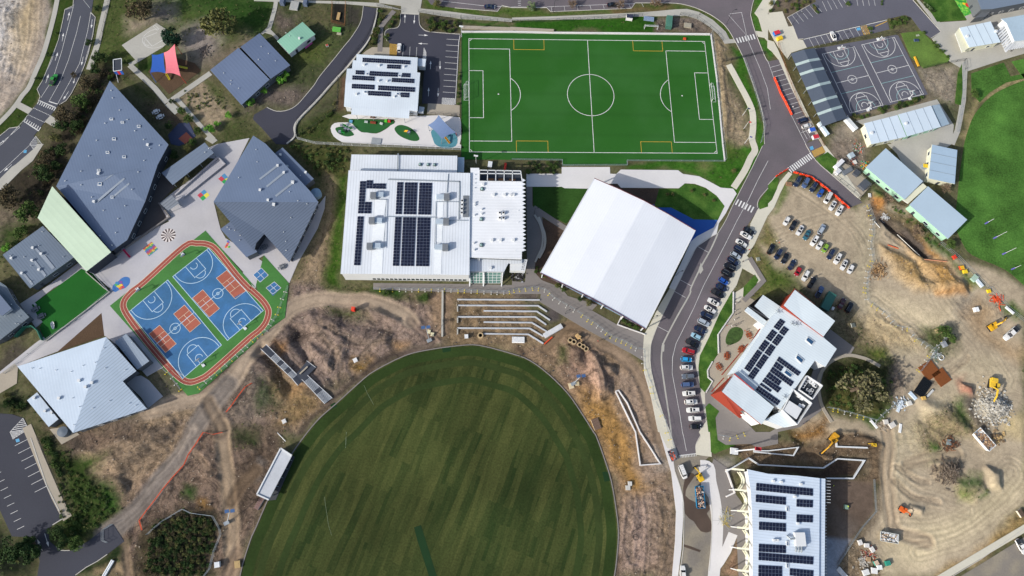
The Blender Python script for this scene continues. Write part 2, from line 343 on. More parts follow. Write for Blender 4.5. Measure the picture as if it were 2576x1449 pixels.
sheet('play_pad','21 1100,560 1590,636 1830,758 2070,765 2030,840 1860,930 1790,1000 1400,900',BLUP,.064)
sheet('garden_bed','21 240,720 520,850 600,900 22 860,170 21 560,1449 300,1370 228,1290 235,1190 300,1060 322,900 300,800',MUL,.055)
sheet('lawn','22 2215,30 2225,250 2070,470 2075,660 1990,790 1965,860 2015,940 1940,1050 1890,1000 1875,800 1890,680 1980,500 2090,250',LAWN,.12)
sheet('lawn','21 2440,1320 2330,1440 22 2325,80 2350,130 21 2480,1370 2440,1310',LAWN,.12)
p=smooth(W('22 2250,392 2310,410 2325,460 2290,530 2200,572 2155,560 2152,500 2190,420'),4);sheet('garden_bed',p,mat('lawn_bed','#3a5226',.95,var=.6,vs=1.5,fine=.4),.1)
sheet('lawn','22 1980,1160 2085,1240 2045,1310 2060,1449 23 2070,80 2150,130 2250,130 2220,150 2100,190 2040,220 2000,200 1995,0 22 1975,1449 1945,1200',LAWN,.09)
sheet('lawn','31 0,415 75,335 110,350 90,450 40,560 0,600 21 2576,630 2490,660 2475,600 2576,450',LAWN,.07)
sheet('lawn','31 475,150 600,80 700,160 650,300 640,305',LAWN,.07)
sheet('play_lawn','01 560,1449 820,1255 930,1305 1050,1449 02 1100,40 460,525 400,400 430,340 390,300 320,170',TRFD,.07)
sheet('lawn','30 1335,335 1540,312 1830,590 1810,625 1570,690 1440,580',mat('lawn_yellow','#56702e',.95,var=.5,vs=.5,fine=.3),.08)
sheet('lawn','30 1500,-60 1560,0 1700,220 2000,200 1870,0 1820,-60',LAWN,.08)
sheet('lawn','30 2045,740 2370,630 2440,770 2576,740 2700,700 2700,560 2450,620 2576,790 2400,830 2230,930 2130,1030 2050,930',LAWNR,.065)
p=smooth(W('30 1975,1449 2010,1320 2080,1150 2230,980 2400,880 2620,800 2900,760 3300,900 31 3300,1900 2900,1700 2576,1420 2380,1260 2060,1120 1960,1000 1880,800 1900,600 1930,300 1960,100'),3);sheet('playing_field',p,LAWNR,.06)
sheet('lawn','30 1910,740 1950,640 1960,900 1940,1060 1880,1040',LAWN,.068)
def oval_mat():
 m=bpy.data.materials.new('oval_turf');m.use_nodes=True;N=m.node_tree.nodes;K=m.node_tree.links;b=N['Principled BSDF']
 b.inputs['Roughness'].default_value=.95;b.inputs['Specular IOR Level'].default_value=.1
 g=N.new('ShaderNodeNewGeometry')
 def brick(rot,c1,c2,wd,rh,off=.5):
  mp=N.new('ShaderNodeMapping');mp.inputs['Rotation'].default_value=(0,0,rot);K.new(g.outputs['Position'],mp.inputs[0])
  nz=N.new('ShaderNodeTexNoise');nz.inputs['Scale'].default_value=.03;K.new(mp.outputs[0],nz.inputs['Vector'])
  ad=N.new('ShaderNodeVectorMath');ad.operation='MULTIPLY_ADD';K.new(nz.outputs['Color'],ad.inputs[0]);ad.inputs[1].default_value=(0,3,0);K.new(mp.outputs[0],ad.inputs[2])
  t=N.new('ShaderNodeTexBrick');t.offset=off;t.offset_frequency=2;t.squash=1;K.new(ad.outputs[0],t.inputs['Vector'])
  t.inputs['Color1'].default_value=lin(c1);t.inputs['Color2'].default_value=lin(c2);t.inputs['Mortar'].default_value=lin(c1)
  t.inputs['Scale'].default_value=1;t.inputs['Mortar Size'].default_value=0.0;t.inputs['Brick Width'].default_value=wd;t.inputs['Row Height'].default_value=rh
  return t.outputs['Color']
 a=brick(R(-79),'#494f2a','#263518',13,1.25);c=brick(R(-74),'#4d512c','#223318',31,2.7,.37)
 mx=N.new('ShaderNodeMix');mx.data_type='RGBA';mx.inputs['Factor'].default_value=.5;K.new(a,mx.inputs['A']);K.new(c,mx.inputs['B'])
 n1=N.new('ShaderNodeTexNoise');n1.inputs['Scale'].default_value=.035;n1.inputs['Detail'].default_value=5;K.new(g.outputs['Position'],n1.inputs['Vector'])
 n2=N.new('ShaderNodeTexNoise');n2.inputs['Scale'].default_value=1.6;n2.inputs['Detail'].default_value=5;K.new(g.outputs['Position'],n2.inputs['Vector'])
 r1=N.new('ShaderNodeMapRange');r1.inputs['From Min'].default_value=.3;r1.inputs['From Max'].default_value=.7;r1.inputs['To Min'].default_value=.62;r1.inputs['To Max'].default_value=1.2;K.new(n1.outputs['Fac'],r1.inputs[0])
 r2=N.new('ShaderNodeMapRange');r2.inputs['From Min'].default_value=.3;r2.inputs['From Max'].default_value=.7;r2.inputs['To Min'].default_value=.75;r2.inputs['To Max'].default_value=1.22;K.new(n2.outputs['Fac'],r2.inputs[0])
 mu=N.new('ShaderNodeMath');mu.operation='MULTIPLY';K.new(r1.outputs[0],mu.inputs[0]);K.new(r2.outputs[0],mu.inputs[1])
 v=N.new('ShaderNodeVectorMath');v.operation='SCALE';K.new(mx.outputs['Result'],v.inputs[0]);K.new(mu.outputs[0],v.inputs['Scale']);K.new(v.outputs[0],b.inputs['Base Color'])
 return m
OV='13 -160,1449 -60,1100 0,960 120,680 230,450 360,220 520,0 12 650,1300 800,1170 1060,935 1200,830 1500,680 1750,620 2050,580 2250,578 2576,662 22 180,730 370,870 560,1060 700,1260 820,1449 23 850,50 930,270 1000,500 1050,800 1070,1000 1060,1200 1030,1449 950,1800 400,2200 13 1500,2300 400,2100 -150,1750'
ovp=smooth(W(OV),3)
sheet('oval',ovp,oval_mat(),.03)
OC=G((1085,1400))
def scaled(poly,d):return[OC+(p-OC)*(1-d/(p-OC).length)for p in poly]
for d_,w_,c_ in((2.4,3.4,'#2d3d1c'),(6.6,2.4,'#333f20'),(13.0,2.2,'#303e1f')):
 mb=MB();mb.ribbon([(p.x,p.y,.036+d_*.0004)for p in scaled(ovp,d_)],w_,closed=True);struct('mown_band',mb,mat('mown_'+c_,c_,.95,var=.35,vs=.3,fine=.2,fs=5,spec=.1))
mb=MB();mb.ribbon([(p[0],p[1],.02)for p in ovp],.35,None,.13,closed=True);struct('kerb',mb,CONG)
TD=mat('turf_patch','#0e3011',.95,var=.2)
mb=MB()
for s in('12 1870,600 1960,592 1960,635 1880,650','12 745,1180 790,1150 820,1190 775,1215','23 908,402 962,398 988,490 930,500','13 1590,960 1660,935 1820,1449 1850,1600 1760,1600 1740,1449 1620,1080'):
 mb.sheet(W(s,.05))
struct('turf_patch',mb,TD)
mb=MB()
for s in('13 688,655 700,740 728,930 760,1040','12 1085,975 1120,1060 1183,1172','12 908,1449 905,1560 898,1610','13 910,0 905,60 900,160'):mb.ribbon(W(s,.05),.05)
struct('sprinkler_jet',mb,mat('spray_faint','#8a9a80',.9))  # sprinkler jets over the oval, drawn as thin flat strips on the turf
sheet('sports_pitch','10 2070,325 20 0,325 450,335 1000,340 2000,350 2060,800 2120,1449 21 2140,175 1155,170 1160,215 505,218 505,165 0,158 11 2065,155 2068,-300',TRF,.05)
C0,C1,C2=G(L('10 2142,390')[0]),G(L('20 1937,418')[0]),G(L('11 2148,80')[0])
class Court:
 """line work in metres on a rectangle given by three corners"""
 def __init__(s,o,a,b,z,w=.1):s.o=Vector((o[0],o[1],0));A=Vector((a[0],a[1],0))-s.o;B=Vector((b[0],b[1],0))-s.o;s.la=A.length;s.lb=B.length;s.A=A.normalized();s.B=B.normalized();s.z=z;s.w=w;s.mb=MB()
 def p(s,x,y):v=s.o+s.A*x+s.B*y;return(v.x,v.y,s.z)
 def line(s,*xy,closed=False):s.mb.ribbon([s.p(*q)for q in xy],s.w,closed=closed)
 def rect(s,x0,y0,x1,y1):s.line((x0,y0),(x1,y0),(x1,y1),(x0,y1),closed=True)
 def arc(s,cx,cy,r,a0,a1,n=28,rx=None):
  if abs(a1-a0)>=360:s.line(*[(cx+r*math.cos(R(a0+360*i/n)),cy+r*math.sin(R(a0+360*i/n)))for i in range(n)],closed=True)
  else:s.line(*[(cx+r*math.cos(R(a0+(a1-a0)*i/n)),cy+r*math.sin(R(a0+(a1-a0)*i/n)))for i in range(n+1)])
 def area(s,x0,y0,x1,y1):s.mb.sheet([s.p(x0,y0),s.p(x1,y0),s.p(x1,y1),s.p(x0,y1)])
ct=Court(C0,C1,C2,.072,.22);a,b=ct.la,ct.lb
ct.rect(0,0,a,b);ct.line((a/2,0),(a/2,b));ct.arc(a/2,b/2,9.6,0,360,48)
pd,gd,ph,gh=a*.17,a*.0575,b*.408,b*.208
ct.line((0,b/2-ph),(pd,b/2-ph),(pd,b/2+ph),(0,b/2+ph));ct.line((0,b/2-gh),(gd,b/2-gh),(gd,b/2+gh),(0,b/2+gh))
ct.line((a,b/2-ph),(a-pd,b/2-ph),(a-pd,b/2+ph),(a,b/2+ph));ct.line((a,b/2-gh),(a-gd,b/2-gh),(a-gd,b/2+gh),(a,b/2+gh))
ct.arc(pd-5,b/2,9.0,-56,56);ct.arc(a-pd+5,b/2,9.0,124,236)
for cx,cy,q in((0,0,0),(a,0,90),(a,b,180),(0,b,270)):ct.arc(cx,cy,1,q,q+90,6)
for cx in(pd-5,a-pd+5):ct.area(cx-.25,b/2-.25,cx+.25,b/2+.25)
struct('pitch_marking',ct.mb,PNT)
ct=Court(C0,C1,C2,.076,.16)
for x0,x1 in((.188,.315),(.692,.817)):
 for y0,y1 in((0,.095),(.905,1)):
  if y0==0:ct.line((x0*a,0),(x0*a,y1*b),(x1*a,y1*b),(x1*a,0))
  else:ct.line((x0*a,b),(x0*a,y0*b),(x1*a,y0*b),(x1*a,b))
struct('pitch_marking',ct.mb,PNTY)
sheet('court_surface','01 2068,872 2576,1449 02 2500,-60 2600,60 12 0,-30 11 80,1120 330,1400 12 320,60 290,300 0,510 02 2576,540 2000,1060 1890,1085 1640,800 1330,430 1107,180 01 1330,1449',GRNC,.1)
tkc=smooth(W('01 1980,1000 2090,1010 2180,1070 2380,1320 2500,1449 02 2530,20 12 60,120 115,200 125,260 95,350 30,428 02 2500,512 2150,825 2020,915 1890,945 1760,860 1560,640 1400,440 1260,240 1245,140 1320,40 1450,-60 01 1850,1030',.1),4)
mb=MB();mb.ribbon([(p[0],p[1],.112)for p in tkc],2.3,closed=True);struct('running_track',mb,TRK)
mb=MB()
for off in(-1.1,0,1.1):
 c=[]
 for i,p in enumerate(tkc):
  d=(tkc[(i+1)%len(tkc)]-tkc[i-1]);d.z=0;d.normalize();c.append((p.x-d.y*off,p.y+d.x*off,.124))
 mb.ribbon(c,.14 if off else .1,closed=True)
struct('track_marking',mb,mat('paint_cream','#d9c9b0',.7))
def ballcourt(cr,mc=None):
 a,b=cr.la,cr.lb
 cr.rect(0,0,a,b);cr.arc(a/2,b/2,1.9,0,360,24);cr.arc(a/2,b/2,.5,0,360,10)
 for k in(0,1):
  Y=(lambda y:y)if k==0 else(lambda y:b-y)
  cr.line((a/2-2.5,Y(0)),(a/2-2.5,Y(5.8)),(a/2+2.5,Y(5.8)),(a/2+2.5,Y(0)))
  q=[(a/2+1.9*math.cos(R(t)),Y(5.8+1.9*math.sin(R(t))))for t in range(0,181,15)];cr.line(*q)
  rr=a/2-.9;q=[(a/2+rr*math.cos(R(t)),Y(1.3+rr*math.sin(R(t))))for t in range(0,181,9)];cr.line((q[0][0],Y(0)),*q,(q[-1][0],Y(0)))
  q=[(a/2+1.3*math.cos(R(t)),Y(1.9+1.3*math.sin(R(t))))for t in range(-20,201,20)];cr.line(*q)
BC=[]
for o,x,y in(('01 2100,1050','01 1740,1335','12 75,228'),('02 1690,-80','02 1300,240','02 2230,575')):
 o,x,y=(G(L(q)[0])for q in(o,x,y))
 if len(BC)==0:o,x=o,x
 y4=x+(y-o);BC.append((o,x,y))
 mb=MB();mb.sheet([(q.x,q.y,.116)for q in(o,x,y4,y)]);struct('court_surface',mb,BLUE)
for o,x,y in BC:
 cr=Court(o,x,y,.148,.13);cr.w=.2;ballcourt(cr);cr.line((0,cr.lb/2),(cr.la,cr.lb/2));struct('court_marking',cr.mb,mat('paint_pale_blue','#b9d3e4',.6))
def rectc(name,corners,m,z):
 mb=MB();mb.sheet(W(corners,z));return struct(name,mb,m)
reds=['01 2285,1272 02 2478,38 2352,92 01 2180,1352','02 2042,18 2210,208 2108,292 1938,102','02 1858,172 2022,355 1912,445 1748,262','02 1608,375 1775,562 1665,655 1500,462']
fixr=['02 2285,-175 2478,38 2352,92 2180,-95']
for i,s in enumerate(['02 2283,-178 2475,30 2350,98 2178,-98']+reds[1:]):
 rectc('court_surface',s,REDC,.132);c=W(s);cr=Court(c[0],c[1],c[3],.15,.12);cr.rect(0,0,cr.la,cr.lb);cr.line((0,cr.lb/2),(cr.la,cr.lb/2))if False else None
 cr.line((cr.la*.3,0),(cr.la*.3,cr.lb));cr.line((cr.la*.7,0),(cr.la*.7,cr.lb));cr.line((cr.la*.3,cr.lb/2),(cr.la*.7,cr.lb/2));struct('court_marking',cr.mb,_M['paint_cream'])
for s in('11 55,1248 125,1320 45,1392 -28,1318','12 185,-62 252,0 170,80 102,0'):
 rectc('court_surface',s,BLUE,.116);c=W(s);cr=Court(c[0],c[1],c[3],.13,.14);cr.rect(0,0,cr.la,cr.lb);cr.line((cr.la/2,0),(cr.la/2,cr.lb));cr.line((0,cr.lb/2),(cr.la,cr.lb/2));struct('court_marking',cr.mb,PNT)
for o,x,y in(('30 545,545','30 870,470','30 825,1138'),('30 942,452','30 1270,375','30 1230,1030')):
 o,x,y=(G(L(q)[0])for q in(o,x,y));cr=Court(o,x,y,.055,.2);ballcourt(cr);cr.line((0,cr.lb/2),(cr.la,cr.lb/2));struct('court_marking',cr.mb,PNT)
 cr=Court(o,x,y,.062,.14);cr.line((0,cr.lb*.32),(cr.la,cr.lb*.32));cr.line((0,cr.lb*.68),(cr.la,cr.lb*.68))
 for Y in(lambda v:v,lambda v:cr.lb-v):cr.line(*[(cr.la/2+4.2*math.cos(R(t)),Y(.2+4.2*math.sin(R(t))))for t in range(0,181,12)])
 struct('court_marking',cr.mb,PNTC)
mb=MB()
for q in('00 1580,328 1455,378 1530,465 1640,402','00 1590,290 1510,312 1448,365 1433,410 1460,458 1510,480 1565,482 1650,460','00 1470,393 1450,420 1465,450 1500,456','00 1540,265 1558,256 1602,290 1582,305 1540,265'):mb.ribbon(smooth(W(q,.065),4,False)if '1590' in q or '1470' in q else W(q,.065),.15)
struct('court_marking',mb,PNT)
for s,z in(('01 2258,295 2335,380 2265,410 2195,350',.07),('01 2055,458 2110,515 2040,572 1985,515',.07)):
 c=W(s,z)
 mm=(c[0]+c[2])/2
 for k,cc in enumerate(('#4b86b0','#d7c94f','#2f9a55','#b8414f')):
  a_,b_,d_=c[k],(c[k]+c[(k+1)%4])/2,(c[k]+c[k-1])/2
  mb=MB();mb.sheet([a_,b_,mm,d_]);struct('playground_marking',mb,mat('game_'+cc,cc,.7))
c=G(L('01 1695,918')[0]);mb=MB();mb2=MB()
for k in range(24):
 for r0,r1,e in((.0,.9,0),(.9,2.7,1)):
  t0,t1=k*math.pi/12,(k+1)*math.pi/12;q=[(c.x+r*math.cos(t),c.y+r*math.sin(t),.07)for r,t in((r0,t0),(r1,t0),(r1,t1),(r0,t1))]
  if r0==0:q=q[1:]if False else[q[0],q[1],q[2]]
  (mb if(k+e)%2 else mb2).sheet(q)
struct('playground_marking',mb,mat('game_dark','#3b2b2c',.7));struct('playground_marking',mb2,mat('game_pale','#d8d0cc',.7))
c=W('01 1525,982 1592,1058 1500,1132 1435,1055',.07)
cols=['#b5405a','#cf6a3f','#d4c24a','#4ca05c','#3b7fb0','#7a4e9c'];rr=random.Random(3)
mbs=[MB()for _ in cols]
for i in range(10):
 for j in range(10):
  f=lambda u,v:c[0].lerp(c[1],u).lerp(c[3].lerp(c[2],u),v)
  mbs[(i+rr.randint(0,1))%6].sheet([f(i/10,j/10),f((i+.93)/10,j/10),f((i+.93)/10,(j+.9)/10),f(i/10,(j+.9)/10)])
for k,m_ in enumerate(mbs):struct('playground_marking',m_,mat('game_'+cols[k],cols[k],.7))
p=smooth(W('01 1240,1340 1300,1345 1305,1400 1260,1449 02 1200,20 1160,40 1130,20 01 1140,1420 1180,1390',.07),3);mb=MB();mb.sheet(p);struct('playground_marking',mb,mat('game_sea','#3b6fae',.7))
for s in range(9):
 q=G((L('01 1225,1400')[0][0]+rr.uniform(-14,12),L('01 1225,1410')[0][1]+rr.uniform(-10,12)));mb=MB();mb.sheet([(q.x+.7*math.cos(t),q.y+.7*math.sin(t)*rr.uniform(.5,1),.082+s*.004)for t in np.arange(0,6.2,.8)]);struct('playground_marking',mb,mat('game_'+cols[s%6],cols[s%6],.7))
for s in range(8):
 q=G((L('01 2290,1010')[0][0]+rr.uniform(-5,5),L('01 2290,1010')[0][1]+rr.uniform(-8,8)));mb=MB();mb.sheet([(q.x+.45*math.cos(t),q.y+.45*math.sin(t),.07+s*.004)for t in np.arange(0,6.2,.8)]);struct('playground_marking',mb,mat('game_'+cols[s%6],cols[s%6],.7))
sheet('court_slab','00 1800,1240 1900,1230 1970,1370 1850,1449 01 1800,20 1720,0 1690,-90',mat('court_slate','#39415c',.8),.05)
rectc('court_surface','00 1875,1328 1935,1390 1860,1449 1795,1395',REDC,.07)
mk=MB();ln=lambda s,w=.13,z=.05:mk.ribbon(W(s,z),w)
for s in('00 745,40 690,250 620,520 530,800 410,985','00 915,120 880,320 800,640 720,790 580,1045','00 810,160 770,330 690,600 600,830 490,1025','00 280,1155 240,1210 30,1440 01 -60,60','00 200,1280 0,1449 01 -200,150','01 310,0 0,290 -60,350','00 650,100 740,70','00 915,130 960,175 935,350','00 655,95 590,400 520,610 430,810','00 935,350 860,600'):ln(s)
for s in('00 490,1020 580,1048','00 385,1008 560,1082','00 235,1218 390,1318'):ln(s,.35)
for s in('00 335,1085 510,1165','00 285,1155 455,1235'):
 a_,b_=W(s,.05)
 for k in range(12):mk.ribbon([a_.lerp(b_,k/12),a_.lerp(b_,(k+.6)/12)],.2)
for s,n in(('00 395,1015 560,1082',9),('00 240,1225 390,1312',8)):
 a_,b_=W(s,.05);d_=(W('00 375,1040',.05)[0]-W('00 395,1008',.05)[0])
 for k in range(n):p_=a_.lerp(b_,k/(n-1));mk.ribbon([p_,p_+(d_ if s[3]=='3' else-d_)],.3)
def arrow(s,z=.05,w=.16):
 a_,b_=W(s,z);d_=(b_-a_);l_=d_.length;d_.normalize();n_=Vector((-d_.y,d_.x,0));h_=min(1.6,l_*.4)
 mk.ribbon([a_,b_-d_*h_],w);q=b_-d_*h_;mk.sheet([q+n_*.42,b_,q-n_*.42])
for s in('00 680,205 700,120','00 625,415 640,330','00 555,610 582,525','00 460,835 490,745','00 928,195 918,285','00 838,570 818,660','00 752,790 738,840','00 690,920 635,1005','01 120,205 40,275','10 1497,230 1500,140','10 1597,150 1590,240','10 1635,352 1733,356','10 1728,442 1630,437','10 1755,695 1758,610','10 1852,615 1852,702','10 1735,968 1738,880','10 1834,885 1830,975','03 450,1022 490,1155','03 425,1192 375,1078','00 0,1440 45,1415'):arrow(s,.055)
for y in range(10):
 ya=393+59.2*y;xl=1918-4.2*y;ln(f'10 {xl},{ya} {xl + 122},{ya + 8}',.13,.055)
ln('10 2055,350 2040,420 2005,1050',.2,.055)
for s in('10 1550,470 1545,570','10 1618,475 1612,575','10 1485,455 1475,565','10 1690,480 1715,530 1710,590 1678,590 1690,480'):ln(s,.12,.055)
def hatch(s,n,m_=None,w=.35,z=.055):
 c=W(s,z);f=lambda u,v:c[0].lerp(c[1],u).lerp(c[3].lerp(c[2],u),v);mk_=m_ or mk
 for k in range(-n,n):
  u0=k/n;p_=[]
  for t in(0.,1.):p_.append((u0+t,t))
  (a0,b0),(a1,b1)=p_
  if a0<0:b0=-a0;a0=0
  if a1>1:b1=1-(a1-1);a1=1
  if b1>b0:mk_.ribbon([f(a0,b0),f(a1,b1)],w)
 mk_.ribbon(c,.14,closed=True)
hatch('10 1875,985 2000,992 1995,1055 1870,1048',6,w=.2);hatch('10 1690,490 1715,530 1705,590 1680,588',4,w=.14);hatch('02 100,1449 230,1310 285,1420 03 130,70',6,w=.2)
hatch('00 300,1449 360,1370 420,1449 01 340,60',4,w=.2)
for k in range(7):
 ln('03 %f,%f %f,%f'%(150+33*k,138+78*k,300+33*k,62+78*k),.13,.055)
for k in range(8):ln('03 %f,%f %f,%f'%(-60+33*k,545-50+78*k-60,82+33*k-70,400+78*k),.13,.055)
for k in range(6):ln('30 %f,%f %f,%f'%(240+46*k,150-22*k,312+46*k,240-24*k),.13,.055)
for k in range(5):ln('30 %f,%f %f,%f'%(545+53*k,12-5*k,592+53*k,112-12*k),.13,.055)
for k in range(4):ln('30 %f,%f %f,%f'%(890+58*k,-20,905+58*k,58),.13,.055)
for k in range(10):ln('30 %f,%f %f,%f'%(412+58*k,382-13*k,462+58*k,475-14*k),.13,.055)
ln('30 360,395 1200,200',.25,.055)
for k in range(14):ln('30 %f,%f %f,%f'%(18+24*k,680+47*k,125+25.5*k,650+46*k),.13,.055)
ln('30 0,620 60,790 240,1170 380,1449',.14,.055)
for s in('30 335,1335 400,1310','30 345,1310 395,1400','30 375,1300 425,1385'):ln(s,.12,.055)
ln('20 2350,350 2440,560 2500,700 2570,890 2600,1100',.14);ln('21 2576,170 2470,370 2380,560 2270,760 2150,1000 2020,1250 1930,1420 22 1830,200 1720,420 1650,560 1615,700 1612,860 1650,1060 1690,1280 1715,1449 23 1730,60 1755,190',.14)
ln('20 2190,140 2310,125 2350,300 2360,355 2180,150',.14)
ln('21 1870,1032 1975,1090',.14);ln('21 1695,1368 1800,1425',.14);ln('22 1635,33 1745,95',.14);ln('22 1462,385 1572,442',.14)
def zebra(s,n,ln_,z=.052):
 a_,b_=W(s,z);d_=W(ln_,z);d_=d_[1]-d_[0]
 for k in range(n):p_=a_.lerp(b_,k/(n-1));mk.ribbon([p_-d_/2,p_+d_/2],.55)
zebra('20 2270,408 2435,368',7,'20 2300,375 2320,425');zebra('31 220,262 440,115',12,'31 300,170 340,220');zebra('21 2265,585 2418,660',6,'21 2280,560 2250,615')
a_,b_=W('23 1680,238 1850,218',.05);mk.ribbon([a_,b_],.3)
for k in range(12):p_=a_.lerp(b_,k/11);mk.ribbon([p_,p_+(W('23 1700,260',.05)[0]-W('23 1697,235',.05)[0])],.2)
for k in range(21):
 pass
for s in('20 60,0 90,0','20 60,18 88,18','20 60,36 88,36','20 62,54 90,54'):ln(s,.15)
ln('10 1870,10 2270,55 2576,72 20 0,70 350,72',.14);ln('20 350,68 1240,35',.14)
for k in range(8):ln('20 %f,%f %f,%f'%(395+130*k,66-4.5*k,400+132*k,112-6*k),.12)
struct('road_marking',mk,PNT)
mk=MB();hatch('10 1348,440 1418,448 1412,560 1342,552',6,w=.2);hatch('30 930,262 990,250 1025,340 965,350',4,w=.22);hatch('31 440,75 545,25 575,80 468,130',6,w=.24);ln('30 1195,215 1080,265',.3)
struct('road_marking',mk,PNTY)
mk=MB()
for s in('00 1000,0 1000,0',):pass
rectc('road_marking','30 890,282 925,275 935,302 898,308',mat('bay_blue','#5aa0c8',.7),.058);rectc('road_marking','31 418,30 450,18 462,52 430,62',_M['bay_blue'],.058)
rectc('road_marking','01 240,60 270,60 265,90 235,90',_M['bay_blue'],.05);rectc('road_marking','03 155,75 190,65 200,95 165,105',_M['bay_blue'],.05)
kb=MB()
def kerb(s,w=.22,h=.12,z=.02,sm=3):p_=W(s,z);p_=smooth(p_,sm,False)if sm else p_;kb.ribbon(p_,w,None,h)
kerb('00 745,-40 735,60 655,95 635,200 590,400 545,520 480,690 430,810 375,900 405,970 385,1030',sm=0);kerb('00 920,130 960,175 935,350 890,540 850,660 790,800 720,940 665,1015 590,1060',sm=0);kerb('00 200,1275 95,1290 -40,1400',sm=0)
kerb('21 2070,900 1860,1035 1700,1350 22 1640,20 1470,370 1400,560 1392,760 1440,1000 1530,1300 23 1590,0 1650,200')
kerb('10 110,1080 210,1120 330,1105 420,1050 500,960 590,850 640,770 780,600 900,450 950,390 1030,270 1065,180 1080,60');kerb('10 310,1449 390,1380 385,1290 420,1215 540,1090 640,985 740,870 830,770 920,680 1010,570 1110,450 1170,330 1210,180 1222,85',.5,.5)
kerb('10 1640,150 1645,240 1680,290 1750,320 2055,345');kerb('10 1455,140 1450,230 1420,280 1340,290 1300,320 1300,370 1320,415');kerb('10 1640,140 1455,130',sm=0,h=.05)
kerb('20 2230,390 2290,500 2345,620 2410,800 2480,1000 2530,1200 2540,1449');kerb('20 2400,150 2440,300 2540,560 30 0,620');kerb('20 2400,150 2420,40 2460,-80');kerb('20 1560,30 1700,40 1850,80 2000,150 2120,235 2190,320 2230,390');kerb('21 2520,20 2415,240 2230,600 2150,770 2070,900')
kerb('31 375,0 480,165 640,310 930,560');kerb('21 2576,445 2480,560 2470,640');kerb('31 75,330 0,410',sm=0)
kerb('22 2140,30 2020,300 1930,480 1870,620 1850,750 1890,960 1900,1060 1960,1400 23 1900,30 1850,130 1855,215',h=.04);kerb('22 1640,-300 1620,-280',sm=0)
kerb('10 2000,80 2430,115 2475,55 20 0,78 350,78 390,118 1200,85 1240,30 1560,30',sm=0);kerb('30 195,175 250,262 300,395 355,390',sm=0);kerb('30 195,175 420,50',sm=0);kerb('30 1440,-20 1740,320',sm=0);kerb('30 1740,320 1640,385',sm=0)
kerb('03 310,60 390,300 470,540 635,870 530,935',.3,sm=0);kerb('03 570,1155 620,1190 720,1190');kerb('23 1730,860 1715,640 1640,400',.3);kerb('23 1730,860 1722,1180 1680,1449');kerb('03 760,1440 870,1360 980,1300 1080,1230',sm=0)
kerb('23 1905,560 2000,690 2010,1000 1985,1400');kerb('33 1860,1449 2140,1280 2576,970',.2,.1,sm=0)
struct('kerb',kb,KRB)
dr=MB();dr.ribbon(smooth(W('21 2070,905 2000,1060 1905,1230 1800,1449 22 1790,60 1660,290 1530,540 1510,620 1505,760 1540,1020 1590,1350 1600,1449 23 1610,60 1665,235',.035),3,False),.55);struct('drain_channel',dr,CON)
for s in('21 1900,1215 1925,1265 1895,1310 1875,1270','22 1515,570 1535,570 1530,640 1505,640'):
 p_=W(s,.045);mb=MB();mb.sheet([p_[0]+(p_[0]-p_[2])*.25,p_[1],p_[2],p_[3]]);struct('drain_pit',mb,CON)
sheet('footpath','33 1700,1449 2576,930 2700,860 2700,940 2576,1015 1790,1480',CONL,.09)
sheet('courtyard','01 1590,230 1640,300 1760,430 1600,600 1712,740 1250,1060 1140,1085 1100,1040 1300,600',mat('paving_dark','#55504f',.85),.035)
mb=MB();mb.sheet(smooth(W('23 1722,560 1760,430 1800,410 1840,440 1770,540 1745,640 1830,700 1900,720 1960,700 1990,780 1960,820 2005,900 2000,1000 1900,1000 1830,900 1740,820',.03),2));mb.sheet(W('23 1730,1130 1800,1150 1900,1190 1890,1210 1730,1155',.03));struct('wet_patch',mb,mat('wet_earth','#51443a',.35,var=.3,spec=.5))
# buildings
BA=R(0)
def rdir(s,z=0):
 a,b=W(s,z);return math.atan2(b.y-a.y,b.x-a.x)
WHT=mat('white_wall','#cfd2d4',.7,var=.06,fine=.04)
CRM=mat('cream_wall','#d6d5bd',.7,var=.06)
GRW=mat('grey_wall','#5d6268',.8,var=.1)
DKW=mat('dark_wall','#383d47',.8,var=.1)
PGW=mat('pale_green_wall','#9dc7ae',.7,var=.06)
REDW=mat('red_cladding','#84301f',.55,var=.05,fine=.03)
BRK=mat('brick_wall','#7c5a48',.9,var=.1)
GLS=mat('window_glass','#26343f',.08,var=.0,fine=0,spec=.8)
PANEL=mat('solar_cell','#1a1e33',.18,var=.08,fine=.0,spec=.6)
PFRM=mat('panel_frame','#aeb6c0',.5,metal=.4,fine=0)
GALV=mat('galvanised','#98a0a6',.5,metal=.3,fine=.06)
WOOD=mat('timber','#8a5f3c',.8,fine=.2)
BLK=mat('black_rubber','#1c1d20',.7)
def rmat(nm,c,ang,pitch=1.1,st=.16,**k):return mat(nm,c,k.pop('rough',.45),var=k.pop('var',.11),vs=.35,fine=.03,rib=(ang,pitch,st),spec=.4,**k)
def inset(pts,d):
 P=[Vector((p[0],p[1]))for p in pts];N=len(P);A=sum(P[i].x*P[(i+1)%N].y-P[(i+1)%N].x*P[i].y for i in range(N));s=1 if A>0 else-1;out=[]
 for i in range(N):
  a=(P[i]-P[i-1]).normalized();b=(P[(i+1)%N]-P[i]).normalized();n1=Vector((-a.y,a.x))*s;n2=Vector((-b.y,b.x))*s;n=n1+n2
  if n.length<.1:n=n1.copy()
  n.normalize();out.append(P[i]+n*(d/max(.4,n.dot(n1))))
 return out
NAD=Vector((0,0))
def roof_mb(facets,th=.22):
 mb=MB()
 for pts in facets:
  mb.sheet(pts)
 return mb
